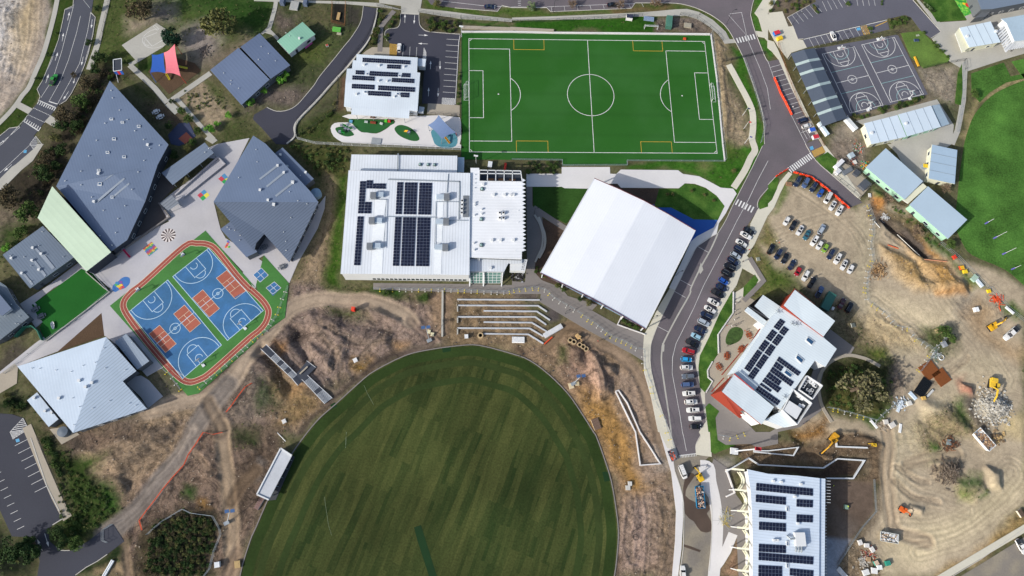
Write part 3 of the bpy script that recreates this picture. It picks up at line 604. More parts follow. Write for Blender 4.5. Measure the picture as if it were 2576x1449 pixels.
def roofpart(root,facets,m,th=.25,name='roof',fm=None):
 """facets: list of (plan string, heights); one mesh with fascia on the outer edges"""
 mb=MB();E={}
 key=lambda p:(round(p.x,1),round(p.y,1))
 for s,h in facets:
  pl=L(s);hh=h if isinstance(h,(list,tuple))else[h]*len(pl);pts=[G(p,z)for p,z in zip(pl,hh)]
  mb.m=0;mb.sheet(pts)
  mb.sheet([p-Vector((0,0,th))for p in pts][::-1])
  for a,b in zip(pts,pts[1:]+pts[:1]):
   k=tuple(sorted((key(a),key(b))));E.setdefault(k,[]).append((a,b))
 mb.m=1
 for k,v in E.items():
  if len(v)==1:a,b=v[0];d=Vector((0,0,th));mb.face([a-d,b-d,b,a])
 return mb.build(name,[m,fm or WHT],root)
def wallpart(root,s,h,m,ins=.45,name='wall',z0=-.3,hh=None):
 pl=L(s);hs=h if isinstance(h,(list,tuple))else[h]*len(pl);pts=[G(p,z)for p,z in zip(pl,hs)];q=inset(pts,ins);mb=MB();N=len(q)
 A=sum(q[i].x*q[(i+1)%N].y-q[(i+1)%N].x*q[i].y for i in range(N));idx=list(range(N))if A>0 else list(range(N))[::-1]
 for a,b in zip(idx,idx[1:]+idx[:1]):mb.face([(q[a].x,q[a].y,z0),(q[b].x,q[b].y,z0),(q[b].x,q[b].y,hs[b]-.2),(q[a].x,q[a].y,hs[a]-.2)])
 FLAT.append([(p.x,p.y)for p in q])
 return mb.build(name,m,root),[(q[a],q[b],min(hs[a],hs[b]))for a,b in zip(idx,idx[1:]+idx[:1])]
def windows(root,edges,sill=.9,wh=1.3,ww=1.8,step=4.2,minl=5,m=None,door=True,cap=14):
 n=0;done=not door
 for a,b,h in edges:
  d=b-a;l=d.length;d=d.normalized();nrm=Vector((d.y,-d.x));mid=(a+b)/2
  if l<minl or nrm.dot(NAD-mid)<0:continue
  k=int((l-1.5)//step)
  for i in range(k):
   if n>=cap:return
   c=a+d*(l*(i+.5)/k)+nrm*.04
   if not done:
    o=MB().box((c.x,c.y,1.05),(1.0,.1,2.1),math.atan2(d.y,d.x)).build('door',DKW,root);MB().box((c.x+nrm.x*.08+d.x*.38,c.y+nrm.y*.08+d.y*.38,1.05),(.12,.08,.05),math.atan2(d.y,d.x)).build('handle',GALV,o);done=True;continue
   o=MB().box((c.x,c.y,sill+wh/2),(ww,.1,wh),math.atan2(d.y,d.x)).build('window',GLS,root)
   mb=MB();u=Vector((d.x,d.y,0))
   C3=Vector((c.x,c.y,sill+wh/2))+Vector((nrm.x,nrm.y,0))*.05
   for sx in(-1,1):mb.bar(C3+u*sx*ww/2-Vector((0,0,wh/2)),C3+u*sx*ww/2+Vector((0,0,wh/2)),.09)
   for sz in(-1,1):mb.bar(C3-u*ww/2+Vector((0,0,sz*wh/2)),C3+u*ww/2+Vector((0,0,sz*wh/2)),.09)
   mb.build('frame',WHT,o);n+=1
def centre(s,h=0):
 p=W(s,h);return Vector((sum(q.x for q in p)/len(p),sum(q.y for q in p)/len(p),0))
from mathutils.bvhtree import BVHTree
_BV={}
def onroof(root,s,h,up=.0):
 """where the sight lines through the plan points meet this building's roofs"""
 pts=L(s)if isinstance(s,str)else s;rf=[o for o in root.children if 'roof' in o.name and o.type=='MESH' and not o.name.startswith(('roof_','rooftop'))]
 key=(root.name,len(rf))
 if key not in _BV:
  mw=world_of(root);vs=[];fs=[]
  for o in rf:
   n=len(vs);vs+=[mw@v.co for v in o.data.vertices];fs+=[tuple(n+i for i in p.vertices)for p in o.data.polygons]
  _BV[key]=BVHTree.FromPolygons(vs,fs)
 out=[];cp=Vector((0,0,CH))
 for p in pts:
  g_=G(p,0);d_=(g_-cp).normalized();hit=_BV[key].ray_cast(cp,d_)
  out.append((hit[0]if hit[0]is not None and hit[0].z>1 else G(p,h))+Vector((0,0,up)))
 return out
def flash(root,s,m,up=.12):
 c=onroof(root,s,6,up);MB().sheet(c).sheet([p-Vector((0,0,.25))for p in c][::-1]).build('roof_flashing',m,root)
def solar(root,s,nx_,ny_,h,gap=.09,tilt=0):
 c=onroof(root,s,h,.16);f=lambda u,v:c[0].lerp(c[1],u).lerp(c[3].lerp(c[2],u),v);mb=MB();up=Vector((0,0,.05))
 for i in range(nx_):
  for j in range(ny_):
   g=gap/2;q=[f((i+g)/nx_,(j+g)/ny_),f((i+1-g)/nx_,(j+g)/ny_),f((i+1-g)/nx_,(j+1-g)/ny_),f((i+g)/nx_,(j+1-g)/ny_)]
   mb.m=0;mb.face([p+up for p in q][::-1]);mb.m=1
   for a,b in zip(q,q[1:]+q[:1]):mb.face([a,b,b+up,a+up])
 return mb.build('solar_array',[PANEL,PFRM],root)
def vent(root,s,h,r=.35,kind=0):
 r*=(.62,.8,1,1)[kind]
 for p in onroof(root,s,h):
  mb=MB()
  if kind==0:mb.cyl((p.x,p.y,p.z-.1),r*.6,.3+.1,10);mb.tube([(p.x,p.y,p.z+.25),(p.x,p.y,p.z+.35),(p.x,p.y,p.z+.5)],[r,r*.9,r*.3],10);mb.build('roof_vent',GALV if False else WHT,root)
  elif kind==1:mb.box((p.x,p.y,p.z+.25),(r*2,r*2,.7),BA);mb.box((p.x,p.y,p.z+.65),(r*2.3,r*2.3,.12),BA);mb.build('roof_cowl',WHT,root)
  elif kind==2:
   mb.box((p.x,p.y,p.z+.2),(r*2.2,r*2.2,.4),BA);o=mb.build('exhaust_fan',mat('fan_base','#4c5a5a',.6),root)
   MB().tube([(p.x,p.y,p.z+.35),(p.x,p.y,p.z+.6),(p.x,p.y,p.z+.8)],[r*.85,r*.85,r*.4],14).build('cowl',mat('fan_cowl','#7e9b9a',.4),o)
  elif kind==3:
   o=MB().box((p.x,p.y,p.z+.5),(1.0,.9,1.0),BA).build('air_conditioner',WHT,root);MB().cyl((p.x,p.y,p.z+1.0),.36,.05,14).build('fan_grille',BLK,o)
def skyl(root,s,h):
 c=onroof(root,s,h,.3);zs=[p.z for p in c];mb=MB();mb.prism([(p.x,p.y)for p in c],min(zs)-.6,zs);o=mb.build('skylight',WHT,root);q=inset(c,.22);MB().sheet([(p.x,p.y,z+.03)for p,z in zip(q,zs)]).build('pane',mat('sky_glass','#2c4f72',.1,var=0,fine=0,spec=.9),o)
def building(name,label,facets,h,wm,rm,wall_s=None,fm=None,cat='building',wins=True,wh=None,**kw):
 s0=facets[0][0];root=thing(name,label,cat,centre(wall_s or s0,0))
 roofpart(root,facets,rm,fm=fm)
 e=wallpart(root,wall_s or s0,wh or h,wm)[1]
 if wins:windows(root,e,**kw)
 return root
SL='#6b7786'
a1=rdir('01 565,425 1145,305')
rA=rmat('roof_slate_a','#697890',a1+R(8)+math.pi/2-math.pi/2,1.0,.06);rB=rmat('roof_slate_b','#637087',a1+R(90),1.0,.06)
b1=thing('school_building','large kite-shaped slate grey classroom block with a pale green raised end roof','building',centre('01 1000,400'))
roofpart(b1,[('00 1105,812 01 1695,5 1585,210 1145,305 565,425',[6,5.4,6.2,7.2,6.6]),('01 565,425 1145,305 1585,210 1460,580 1280,965 1120,1080',[6.6,7.2,6.2,5.4,5,5])],rA,fm=GRW)
e=wallpart(b1,'00 1105,812 01 1695,5 1585,210 1460,580 1280,965 1120,1080 565,425',[5.8,5.2,5.6,5,4.8,4.8,5.8],DKW)[1];windows(b1,e)
pg=rmat('roof_pale_green','#c3d6bd',rdir('01 870,1280 1115,1085'),2,.04)
roofpart(b1,[('01 525,425 1118,1088 870,1282 378,742',[9.2,6.2,5.9,8.4])],pg,name='raised_roof',fm=mat('fascia_violet','#5d5a86',.6))
wallpart(b1,'01 525,425 1118,1088 870,1282 378,742',[9,6,5.7,8.2],DKW,name='raised_wall')
vent(b1,'00 1122,912 1135,988 1360,1318 975,1415 1450,1405 1060,1242 1285,1205 1205,1110',6.3);vent(b1,'01 898,122 1453,168 1393,283 818,275 820,413 1331,458 1262,624 1044,669 1192,753 926,536 1168,893 1132,1020 1010,925 1510,48 660,372 1608,15',6.4)
for s in('00 1105,1190 1140,1190 1140,1210 1105,1210','00 1218,1222 1250,1222 1250,1242 1218,1242','00 1382,1262 1415,1262 1415,1285 1382,1285','00 1132,1388 1168,1388 1168,1412 1132,1412','01 1068,75 1102,75 1102,98 1068,98','01 1235,120 1268,120 1268,143 1235,143','01 980,255 1012,255 1012,277 980,277','01 990,390 1028,390 1025,420 985,420','01 1118,525 1145,522 1143,548 1116,550'):skyl(b1,s,6.75)
vent(b1,'01 1490,12 995,300 950,583',6.8,.5,1)
for s in('01 1030,385 1150,305 1110,320 1010,400','01 965,575 1245,342 1262,350 985,590','01 1140,520 1295,392 1308,402 1155,532'):
 flash(b1,s,mat('flashing','#8d97a3',.5))
b=building('school_building','ribbed grey flat roofed classroom wing at the left below the pale green roof',[('01 430,825 740,1140 300,1452 25,1115',[4.6,4.6,5.2,5.2])],4.6,GRW,rmat('roof_slate_c','#6c7989',rdir('01 25,1115 300,1452')+R(90),.9,.2))
vent(b,'01 430,883 394,1025 109,1123 246,1136 640,1134 315,1380 316,1228 468,1115',4.9,.3);vent(b,'01 335,1048 225,1303 397,1268 420,1108 328,1173 120,1152',5,.45,1)
for s in('01 345,1050 365,1040 550,1245 525,1265','01 415,1110 440,1100 555,1245 540,1255','01 325,1172 350,1162 470,1320 450,1340','01 222,1305 245,1295 340,1410 320,1425'):flash(b,s,_M['flashing'])
b=building('school_building','grey ribbed classroom roofs cut by the left edge beside the small artificial lawn',[('02 -300,200 -60,-100 60,-20 155,150 292,292 0,520 -300,640',4.2)],4.2,GRW,rmat('roof_slate_d','#68747f',rdir('02 155,150 292,292')+R(90),.9,.18))
roofpart(b,[('02 -300,-60 -30,30 118,208 25,280 -300,120',6)],rB,name='upper_roof',fm=GRW);wallpart(b,'02 -300,-60 -30,30 118,208 25,280 -300,120',6,WHT,name='upper_wall');vent(b,'02 120,165 200,285 190,360 160,358',4.3,.3)
b=thing('covered_walkway','long grey roofed open shelter on posts between the two slate classroom blocks','shelter',centre('01 1900,200'))
roofpart(b,[('01 1625,290 2060,-15 2152,90 1738,412',3.6)],rmat('roof_shelter','#6e7b8d',rdir('01 1625,290 1738,412'),1.4,.1),th=.3,fm=GRW)
for t in(0,.33,.66,1):
 for u in('01 1645,290 2060,5','01 1740,395 2140,90'):
  p,q=W(u,3.6);c=p.lerp(q,t);MB().bar((c.x,c.y,0),(c.x,c.y,3.4),.18).build('post',GALV,b)
vent(b,'01 2065,85 2105,48',3.6,.3)
b=thing('stair_canopy','small square ribbed canopy at the corner of the plaza retaining wall','canopy',centre('01 1705,590'))
roofpart(b,[('01 1612,600 1725,512 1802,595 1690,668',3)],rmat('roof_ribbed_small','#7f858d',rdir('01 1725,512 1802,595'),1.1,.45),fm=WHT)
for p in W('01 1625,600 1725,520 1790,595 1690,655',3):MB().bar((p.x,p.y,0),(p.x,p.y,2.9),.15).build('post',GALV,b)
b=thing('school_building','arrowhead-shaped slate grey classroom block with a ribbed south roof, above the blue courts','building',centre('01 2500,500'))
rS=rmat('roof_ribbed_b5','#5f6b7e',rdir('01 2150,590 2576,1060')+R(0),1.0,.38)
roofpart(b,[('D 637,341 11 100,0 550,480 628,585 01 2148,582',[5.4,5.6,5.8,6,6.4])],rA,fm=GRW);roofpart(b,[('01 2148,582 11 628,585 335,1190 82,905 01 2576,1000 2560,1075',[6.4,6,4.8,5,5.2,5.2])],rS,fm=GRW,name='ribbed_roof')
e=wallpart(b,'D 637,341 11 550,480 628,585 335,1190 82,905 01 2560,1060 2148,582',4.8,DKW,.9)[1];windows(b,e)
roofpart(b,[('11 182,98 268,35 582,350 492,425',3.8)],rB,name='lean_to_roof',fm=GRW);wallpart(b,'11 182,98 268,35 582,350 492,425',3.8,GRW,name='lean_to_wall',ins=.2)
roofpart(b,[('01 2218,855 2322,778 2590,1085 2480,1140',3.9)],rB,name='annex_roof',fm=GRW);wallpart(b,'01 2218,855 2322,778 2590,1085 2480,1140',3.9,GRW,name='annex_wall',ins=.2)
vent(b,'11 248,112 220,220 316,228 283,290 375,392 43,465 123,567 502,288',5.6,.45,1);vent(b,'11 12,182 447,318 339,482 424,572 515,604 353,744 280,888 301,982 305,1072 3,58',5.6,.28);vent(b,'01 2290,838 2365,870 2312,860 2420,922 2413,970 2405,340',4.2,.3);vent(b,'11 182,612',6,.55,1)
for s in('11 30,350 45,362 222,228 205,215','11 100,425 115,437 285,300 268,287','11 190,520 208,532 375,400 358,388'):flash(b,s,_M['flashing'])
skyl(b,'11 355,370 385,370 385,395 355,395',5.9);skyl(b,'11 165,600 195,600 195,615 165,615',6.1)
t=thing('water_tank','round pale blue rainwater tank beside the arrowhead classroom block','tank',centre('11 600,490'))
c=W('11 600,488',2.4)[0];MB().cyl((c.x,c.y,0),1.95,2.2,28).build('tank_body',mat('tank_blue','#7e97ad',.5),t);MB().tube([(c.x,c.y,2.2),(c.x,c.y,2.5)],[1.95,.4],28).build('lid',mat('tank_lid','#86a0b6',.5),t)
lf=rmat('roof_pale_smooth','#b9c7d6',rdir('02 175,790 1065,495'),1.0,.02);rf=rmat('roof_pale_ribbed','#a9b8c8',rdir('02 1065,495 1370,835'),1.0,.3)
b=thing('school_building','pale blue-white hipped metal roof building at lower left beside the blue courts','building',centre('02 800,950'))
roofpart(b,[('02 175,790 1068,492 735,1458',[5,6.2,6.4])],lf,fm=DKW);roofpart(b,[('02 1068,492 1372,835 1235,937 1478,1215 735,1458',[6.2,5.2,5.4,4.8,6.4])],rf,name='ribbed_roof',fm=DKW)
e=wallpart(b,'02 175,790 1068,492 1372,835 1235,937 1478,1215 735,1458',[4.9,6,5,5,4.7,5.9],GRW,.7)[1];windows(b,e,cap=20)
roofpart(b,[('02 1155,540 1270,460 1502,735 1382,822',4)],rmat('roof_pale_annex','#8f9cab',rdir('02 1155,540 1270,460'),1.2,.12),name='annex_roof',fm=GRW);wallpart(b,'02 1155,540 1270,460 1502,735 1382,822',4,GRW,name='annex_wall',ins=.15)
roofpart(b,[('02 272,1130 372,1050 588,1320 490,1398',3.8)],lf,name='annex_roof',fm=GRW);wallpart(b,'02 272,1130 372,1050 588,1320 490,1398',3.8,GRW,name='annex_wall',ins=.15)
vent(b,'02 800,933 865,997 930,955 598,1110',6.0,.5,1);vent(b,'02 350,1108 458,1240 525,1258',3.9,.45,1);vent(b,'02 960,750 837,780 403,811 323,808 563,828 718,842 730,1108 803,1195 745,1378 1045,605 1063,805 1262,825 1105,1135 1300,1162 1368,1182 935,1210',5.9,.27);vent(b,'02 1333,547 1250,633',4,.3)
c=G(L('03 625,-4')[0],2.4);t=thing('water_tank','round grey water tank at the south tip of the pale hipped building','tank',(c.x,c.y,0));MB().cyl((c.x,c.y,0),1.8,2.3,24).build('tank_body',mat('tank_grey','#5b6672',.5),t);MB().tube([(c.x,c.y,2.3),(c.x,c.y,2.5)],[1.8,.3],24).build('lid',_M['tank_grey'],t)
r7=rmat('roof_slate_e','#62708a',rdir('00 2115,705 2430,1055')+R(90),1.3,.08)
b=thing('school_building','long low slate blue twin-roofed building between the playground sail and the green shed','building',centre('D 630,170'))
roofpart(b,[('D 528.8,176 600,120 678,200 607.5,264',[3.6,4.3,4.3,3.6])],r7,fm=GRW);roofpart(b,[('D 605,118 653,83.5 730,164 681,198',[4.6,3.8,3.8,4.6])],r7,name='second_roof',fm=GRW)
e=wallpart(b,'D 528.8,176 600,120 653,84 730,164 681,198 607.5,264',[3.5,4.1,3.7,3.7,4.1,3.5],GRW)[1];windows(b,e)
vent(b,'10 54,470 127,541 198,615 28,603',4.3,.28);vent(b,'00 2255,738 2328,812 2405,890 2322,847',4.1,.28)
g8=rmat('roof_sage','#7fae98',rdir('10 212,412 335,543')+R(90),1,.1)
b=building('shed','small sage green roofed shed with white walls beside the curving driveway',[('10 212,412 340,316 470,430 335,543',[3.3,3.6,4.2,3.9]),('10 340,316 468,220 597,345 470,430',[3.6,3.3,3.9,4.2])],3.2,WHT,g8,wall_s='10 212,412 468,220 597,345 335,543',cat='shed',cap=3);vent(b,'10 338,365 303,333',3.7,.3);vent(b,'10 437,390',4.2,.4,1)
p=W('10 495,485 565,430',1.4);MB().bar(p[0],p[1],.1,.9).build('sign_board',mat('magenta_board','#b23c92',.6),b)
wr=rmat('roof_white_a','#c9d3dc',rdir('10 1015,545 1625,578'),.9,.07)
b=thing('childcare_centre','white roofed childcare centre with eleven strips of solar panels, west of the football pitch','building',centre('10 1280,850'))
roofpart(b,[('10 1010,545 1627,578 1620,728 1652,732 1642,862 900,828 915,690 965,690 975,605 1010,607',[4.3,4.3,4.5,4.5,5,5,4.5,4.5,4.4,4.4]),('10 900,828 1642,862 1625,1118 1545,1110 1540,1192 958,1152 962,1085 885,1070',[5,5,4.3,4.3,4,4,4.3,4.3])],wr,fm=WHT)
e=wallpart(b,'10 1010,545 1627,578 1620,728 1652,732 1625,1118 885,1070 915,690 975,605',4.3,WHT,.4)[1];windows(b,e,cap=16)
for q in('10 1010,1155','10 1170,1160','10 1332,1175','10 1490,1185'):p=W(q,4)[0];MB().bar((p.x,p.y,0),(p.x,p.y,3.9),.16).build('verandah_post',GALV,b)
for s,i,j in(('10 1072,582 1552,610 1550,652 1070,627',22,2),('10 1320,650 1460,655 1455,698 1316,692',6,2),('10 1003,708 1090,712 1088,755 1000,750',4,2),('10 1145,716 1428,732 1425,777 1143,765',12,2),('10 1470,735 1553,740 1550,782 1467,778',4,2),('10 970,760 1195,772 1192,817 967,804',10,2),('10 1367,785 1592,795 1590,840 1363,828',10,2),('10 965,845 1193,855 1190,905 962,893',10,2),('10 1230,860 1600,880 1597,930 1227,910',16,2),('10 1130,915 1357,925 1355,975 1127,962',10,2),('10 1458,932 1543,935 1540,985 1455,980',4,2)):solar(b,s,i,j,4.9)
vent(b,'10 1238,662 1487,675 1318,818 1233,815 1390,975 1010,950 1087,655',4.8,.4,1)
for s in('10 1108,735 1138,737 1137,760 1107,758','10 1432,755 1462,757 1460,778 1430,776','10 1088,915 1122,917 1120,942 1086,940','10 1413,935 1447,937 1445,962 1411,960'):skyl(b,s,4.7)
roofpart(b,[('10 1630,588 1712,592 1700,668 1626,662',3.2)],wr,name='porch_roof');MB().prism([(p.x,p.y)for p in W('10 1633,592 1706,596 1698,662 1630,658',3.2)],0,3).build('porch_wall',WHT,b)
g1=rmat('roof_white_gym','#d3d9e0',rdir('11 930,265 2155,292'),1.05,.2);g2=rmat('roof_white_wing','#dfe2e6',rdir('11 2155,292 2145,1315'),1.2,.1)
b=thing('sports_centre','very large white sports centre with big solar arrays, south of the football pitch','building',centre('11 1600,800'))
HG=9
roofpart(b,[('11 930,265 2155,292 2148,1318 850,1305',[9,9.3,9,8.6])],g1,th=.5)
e=wallpart(b,'11 930,265 2155,292 2148,1318 850,1305',[9,9.2,8.9,8.5],WHT,.3)[1]
pa,pb=W('11 1160,1322',8.7)[0],W('11 2135,1330',8.9)[0]
wa,wb=[x[:2]for x in e if nrm_ok(x)][0]if False else(e[-1][0],e[-1][1])
best=min(e,key=lambda x:(x[0].y+x[1].y));wa,wb=best[0],best[1];d=(wb-wa).normalized();nrm=Vector((d.y,-d.x));l=(wb-wa).length
for i in range(22):
 c=wa+d*(l*(.22+.76*(i+.5)/22))+nrm*.05;o=MB().box((c.x,c.y,1.6),(l*.76/22-.5,.12,1.5),math.atan2(d.y,d.x)).build('window',GLS,b)
 c=wa+d*(l*(.22+.76*i/22))+nrm*.06;MB().box((c.x,c.y,1.6),(.3,.2,1.9),math.atan2(d.y,d.x)).build('mullion',WHT,b)
roofpart(b,[('11 960,105 2025,118 2022,292 945,262',[6,6,6,6])],g1,name='north_roof',th=.4);wallpart(b,'11 960,105 2025,118 2022,300 945,275',6,WHT,name='north_wall',ins=.2)
roofpart(b,[('11 2028,133 2096,134 2093,285 2026,283',4)],mat('roof_blue_white','#a9bccb',.4),name='porch_roof');MB().prism([(p.x,p.y)for p in W('11 2034,140 2090,140 2088,285 2032,283',4)],0,3.8).build('porch_wall',WHT,b)
z=[]
for k in range(19):y=345+k*39;z+=[f'{100 + k * .4:.0f},{y}',f'{137 + k * .2:.0f},{y + 19}']
ws='11 2158,240 2246,240 2250,376 21 105,380 '+' '.join(z)+' 100,1082 98,1158 11 2150,1140'
roofpart(b,[(ws,8.6)],g2,name='wing_roof',th=.6);wallpart(b,'11 2158,245 2246,245 2250,376 21 100,380 98,1158 11 2150,1140',8.6,GRW,name='wing_wall',ins=.25)
roofpart(b,[('11 2150,1145 21 0,1152 100,1160 98,1200 20,1205 11 2540,1200 2495,1285 2150,1282',6.2)],rmat('roof_white_entry','#cdd3da',rdir('11 930,265 2155,292'),1.05,.18),name='entry_roof');wallpart(b,'11 2150,1150 2540,1150 2495,1280 2152,1280',6.2,WHT,name='entry_wall',ins=.1)
MB().prism([(p.x,p.y)for p in W('21 -20,1158 155,1162 132,1278 -20,1275',5.6)],3.2,5.6,True).build('entry_sign_wall',WHT,b)
q=W('21 -20,1158 155,1162 132,1278 -20,1275',5.6)
mb=MB()
for k,t in enumerate((.12,.24,.36,.48,.6,.72,.84)):
 p_=q[1].lerp(q[2],t)+(q[0]-q[1]).normalized()*1.0;p_.z=5.63;u_=(q[2]-q[1]).normalized();v_=(q[0]-q[1]).normalized()
 mb.bar(p_-v_*.45,p_+v_*.45,.12,.04)
 if k%2==0:mb.bar(p_+v_*.4,p_+v_*.4+u_*.4,.12,.04)
 if k%3==0:mb.bar(p_-v_*.4,p_-v_*.4+u_*.4,.12,.04)
mb.build('lettering',DKW,b)
for s in('11 2155,1292 2282,1292 2280,1400 2157,1400','11 2298,1292 2468,1292 2460,1400 2297,1400'):
 c=W(s,3.0);lo=[G(L(s)[2],.2),G(L(s)[3],.2)]
 f=[G(L(s)[0],5.2),G(L(s)[1],5.2),lo[0],lo[1]];o=MB().face(f[::-1]).build('glass_front',mat('front_glass','#5d7f78',.15,spec=.8),b);mb=MB()
 for i in range(5):u=i/4;mb.bar(f[0].lerp(f[1],u),f[3].lerp(f[2],u),.14);mb.bar(f[0].lerp(f[3],u),f[1].lerp(f[2],u),.14)
 mb.build('glazing_bar',WHT,o)
MB().bar(G(L('11 2290,1290')[0],6),G(L('11 2288,1430')[0],.1),.5,.3).build('fin',WHT,b);MB().bar(G(L('11 2150,1290')[0],6),G(L('11 2150,1430')[0],.1),.4,.3).build('fin',WHT,b);MB().bar(G(L('11 2480,1290')[0],6),G(L('11 2470,1430')[0],.1),.4,.3).build('fin',WHT,b)
pr=MB()
for s in('E 1098,305 1930,322','E 1098,528 1960,540','E 1098,300 1092,528','E 1260,300 1255,530','E 1425,305 1422,530','E 1595,310 1590,535','E 1762,312 1757,538','E 1925,320 1955,540','E 1098,372 1930,378'):p_=W(s,8.5);pr.bar(p_[0],p_[1],.3)
pr.build('terrace_frame',WHT,b);MB().sheet(W('E 1098,305 1925,320 1955,540 1092,528',4.2)).build('terrace_deck',DKW,b)
for s in('E 1268,470 1385,475 1380,520 1268,520','E 1475,475 1580,475 1580,520 1475,520','E 1690,480 1822,485 1820,530 1690,525'):MB().prism([(p.x,p.y)for p in W(s,4.6)],4.2,4.7).build('terrace_seat',WOOD,b)
for s,i,j in(('11 1047,375 1110,375 1085,702 1025,702',2,11),('11 1113,365 1177,367 1172,452 1110,450',2,3),('11 1178,398 1308,398 1305,455 1173,452',4,2),('11 1098,583 1163,585 1158,702 1088,702',2,4),('11 1022,728 1085,730 1050,1224 985,1222',2,16),('11 1420,385 1482,385 1467,710 1403,708',2,11),('11 1497,387 1625,388 1612,712 1483,710',4,11),('11 1643,390 1773,392 1760,715 1630,713',4,11),('11 1400,737 1465,737 1440,1230 1375,1228',2,16),('11 1478,738 1610,740 1590,1232 1455,1230',4,16),('11 1623,740 1757,742 1742,1233 1608,1232',4,16)):solar(b,s,i,j,9.15)
DUCT=mat('plant_grey','#6f747a',.6)
for s,d_ in(('11 1180,518','11 1245,508'),('11 1165,770','11 1230,768'),('11 1145,1028','11 1215,1022'),('11 1920,532','11 1853,530'),('11 1913,782','11 1848,778'),('11 1905,1040','11 1838,1036')):
 p_,q_=W(s,10.2)[0],W(d_,10)[0];o=MB().box((p_.x,p_.y,10.0),(2.1,2.3,1.7),RO).build('rooftop_unit',DUCT,b);mb=MB();mb.box((q_.x,q_.y,9.8),(2.8,1.8,1.0),RO);mb.bar((p_.x,p_.y,9.8),(q_.x,q_.y,9.8),.8);mb.build('duct',mat('duct_blue_white','#b5c3cf',.4,metal=.2),o)
for s in('11 1198,560 1312,560 1290,722 1190,722','11 1178,800 1300,800 1282,985 1165,985','11 1172,1062 1280,1062 1272,1305 1160,1305','11 1815,585 1888,585 1880,735 1808,735','11 1808,810 1880,812 1872,985 1800,985','11 1795,1065 1870,1068 1865,1308 1790,1308'):flash(b,s,mat('roof_plate','#dfe4e8',.5,var=.05),.08)
wk=MB()
for s in('11 1310,560 1290,1050','11 1810,580 1795,1050','11 1140,555 1315,560','11 1310,730 1800,738','11 1810,580 2050,582','11 1935,300 1920,490','11 1920,550 1915,740','11 1815,765 2130,770'):p_=W(s,9.4);wk.bar(p_[0],p_[1],.16)
wk.build('pipe_run',mat('pipe_grey','#85909b',.5),b)
wk=MB()
for s in('11 1330,355 2050,378','11 2050,372 2042,760','11 1430,95 1425,270'):p_=W(s,9.35 if '95' not in s[:12]else 6.4);wk.bar(p_[0],p_[1],.5,.06)
wk.build('roof_walkway',GALV,b)
MB().prism([(p.x,p.y)for p in W('11 2085,520 2143,520 2140,735 2080,735',9.3)],8.9,9.4).build('plant_deck',DUCT,b);vent(b,'11 2075,580 2075,620 2072,660 2072,700',9.3,.4,3)
vent(b,'11 1652,208 1732,210 1797,212',6.1,.5,2);vent(b,'11 2275,455 2268,758 2268,1018',8.7,.6,2);vent(b,'11 2390,515 2500,515 2560,515 2375,972 2460,972 2285,410 2240,1165 2360,1250',8.7,.5,1);vent(b,'11 2202,595 2200,618 2270,660 2270,705 2198,718 2190,1000 2195,1068',8.7,.3,1);vent(b,'11 2453,700 2490,700 2453,752 2490,752',8.7,.45,3);vent(b,'21 15,515 15,970',8.7,.5,1);vent(b,'21 62,672 62,790 32,1072',8.7,.15)
for p in W('11 2208,310 2207,352 2206,395 2205,440',8.7):MB().cyl((p.x,p.y,p.z),.15,.25,8).build('roof_anchor',GALV,b)
hl=rmat('hall_roof','#dde1e7',rdir('21 828,347 1842,872'),.9,.05,rough=.3,var=.04)
b=thing('sports_shelter','huge plain white arched roof on columns over an open sports hall','building',centre('21 1100,900'))
A_,B_,C_,D_=(L(q)[0]for q in('21 828,347','21 1842,872','22 1342,410','21 288,1297'));T_=[0,.25,.49,.735,1];HH=[6.6,8.2,9.1,8.4,6.8]
lp=lambda a,b_,t:(a[0]+(b_[0]-a[0])*t,a[1]+(b_[1]-a[1])*t)
gA,gB,gC,gD=(G(q,6.6)for q in(A_,B_,C_,D_));mb=MB();mb.m=0
ed=[]
for t,h_ in zip(T_,HH):p_=gA.lerp(gB,t);q_=gD.lerp(gC,t);p_.z=q_.z=h_;ed.append((p_,q_))
for(p0,q0),(p1,q1)in zip(ed,ed[1:]):
 mb.m=0;mb.face([p0,q0,q1,p1]);dn=Vector((0,0,.35));mb.face([p0-dn,p1-dn,q1-dn,q0-dn]);mb.m=1;mb.face([p0,p1,p1-dn,p0-dn]);mb.face([q1,q0,q0-dn,q1-dn])
for p0,q0 in(ed[0],ed[-1]):mb.face([p0,q0,q0-dn,p0-dn]);mb.face([q0,p0,p0-dn,q0-dn])
mb.build('roof',[hl,WHT],b)
gt=MB()
for p0,q0 in(ed[0],ed[-1]):gt.bar(p0-dn*.3,q0-dn*.3,.35)
gt.build('gutter',WHT,b)
for sd in(0,1):
 fa=MB()
 for e0,e1 in zip(ed,ed[1:]):o_=(e0[sd]-e0[1-sd]).normalized()*.12;fa.bar(e0[sd]+o_,e1[sd]+o_,.12,.5)
 fa.build('fascia',mat('fascia_maroon','#5a2a30',.6),b)
for i in range(7):
 for u in(0,1):
  p_=(gA.lerp(gD,i/6)if u==0 else gB.lerp(gC,i/6));q_=(gA+gC)/2;p_=p_+(q_-p_).normalized()*.9;MB().bar((p_.x,p_.y,0),(p_.x,p_.y,6.4),.35).build('column',WHT,b)
for i in range(1,5):
 for u in(0,1):
  p_=gA.lerp(gB,i/5)if u==0 else gD.lerp(gC,i/5);q_=(gA+gC)/2;p_=p_+(q_-p_).normalized()*.9;MB().bar((p_.x,p_.y,0),(p_.x,p_.y,7),.35).build('column',WHT,b)
sheet('court_slab',[Vector((q.x,q.y,0))for q in(inset([gA,gB,gC,gD],2.0))],mat('hall_floor','#7f93a8',.6),.13)
wb_=rdir('A 1120,640 1580,930');wr2=rmat('roof_white_red','#cdd8de',wb_+R(90),.9,.1)
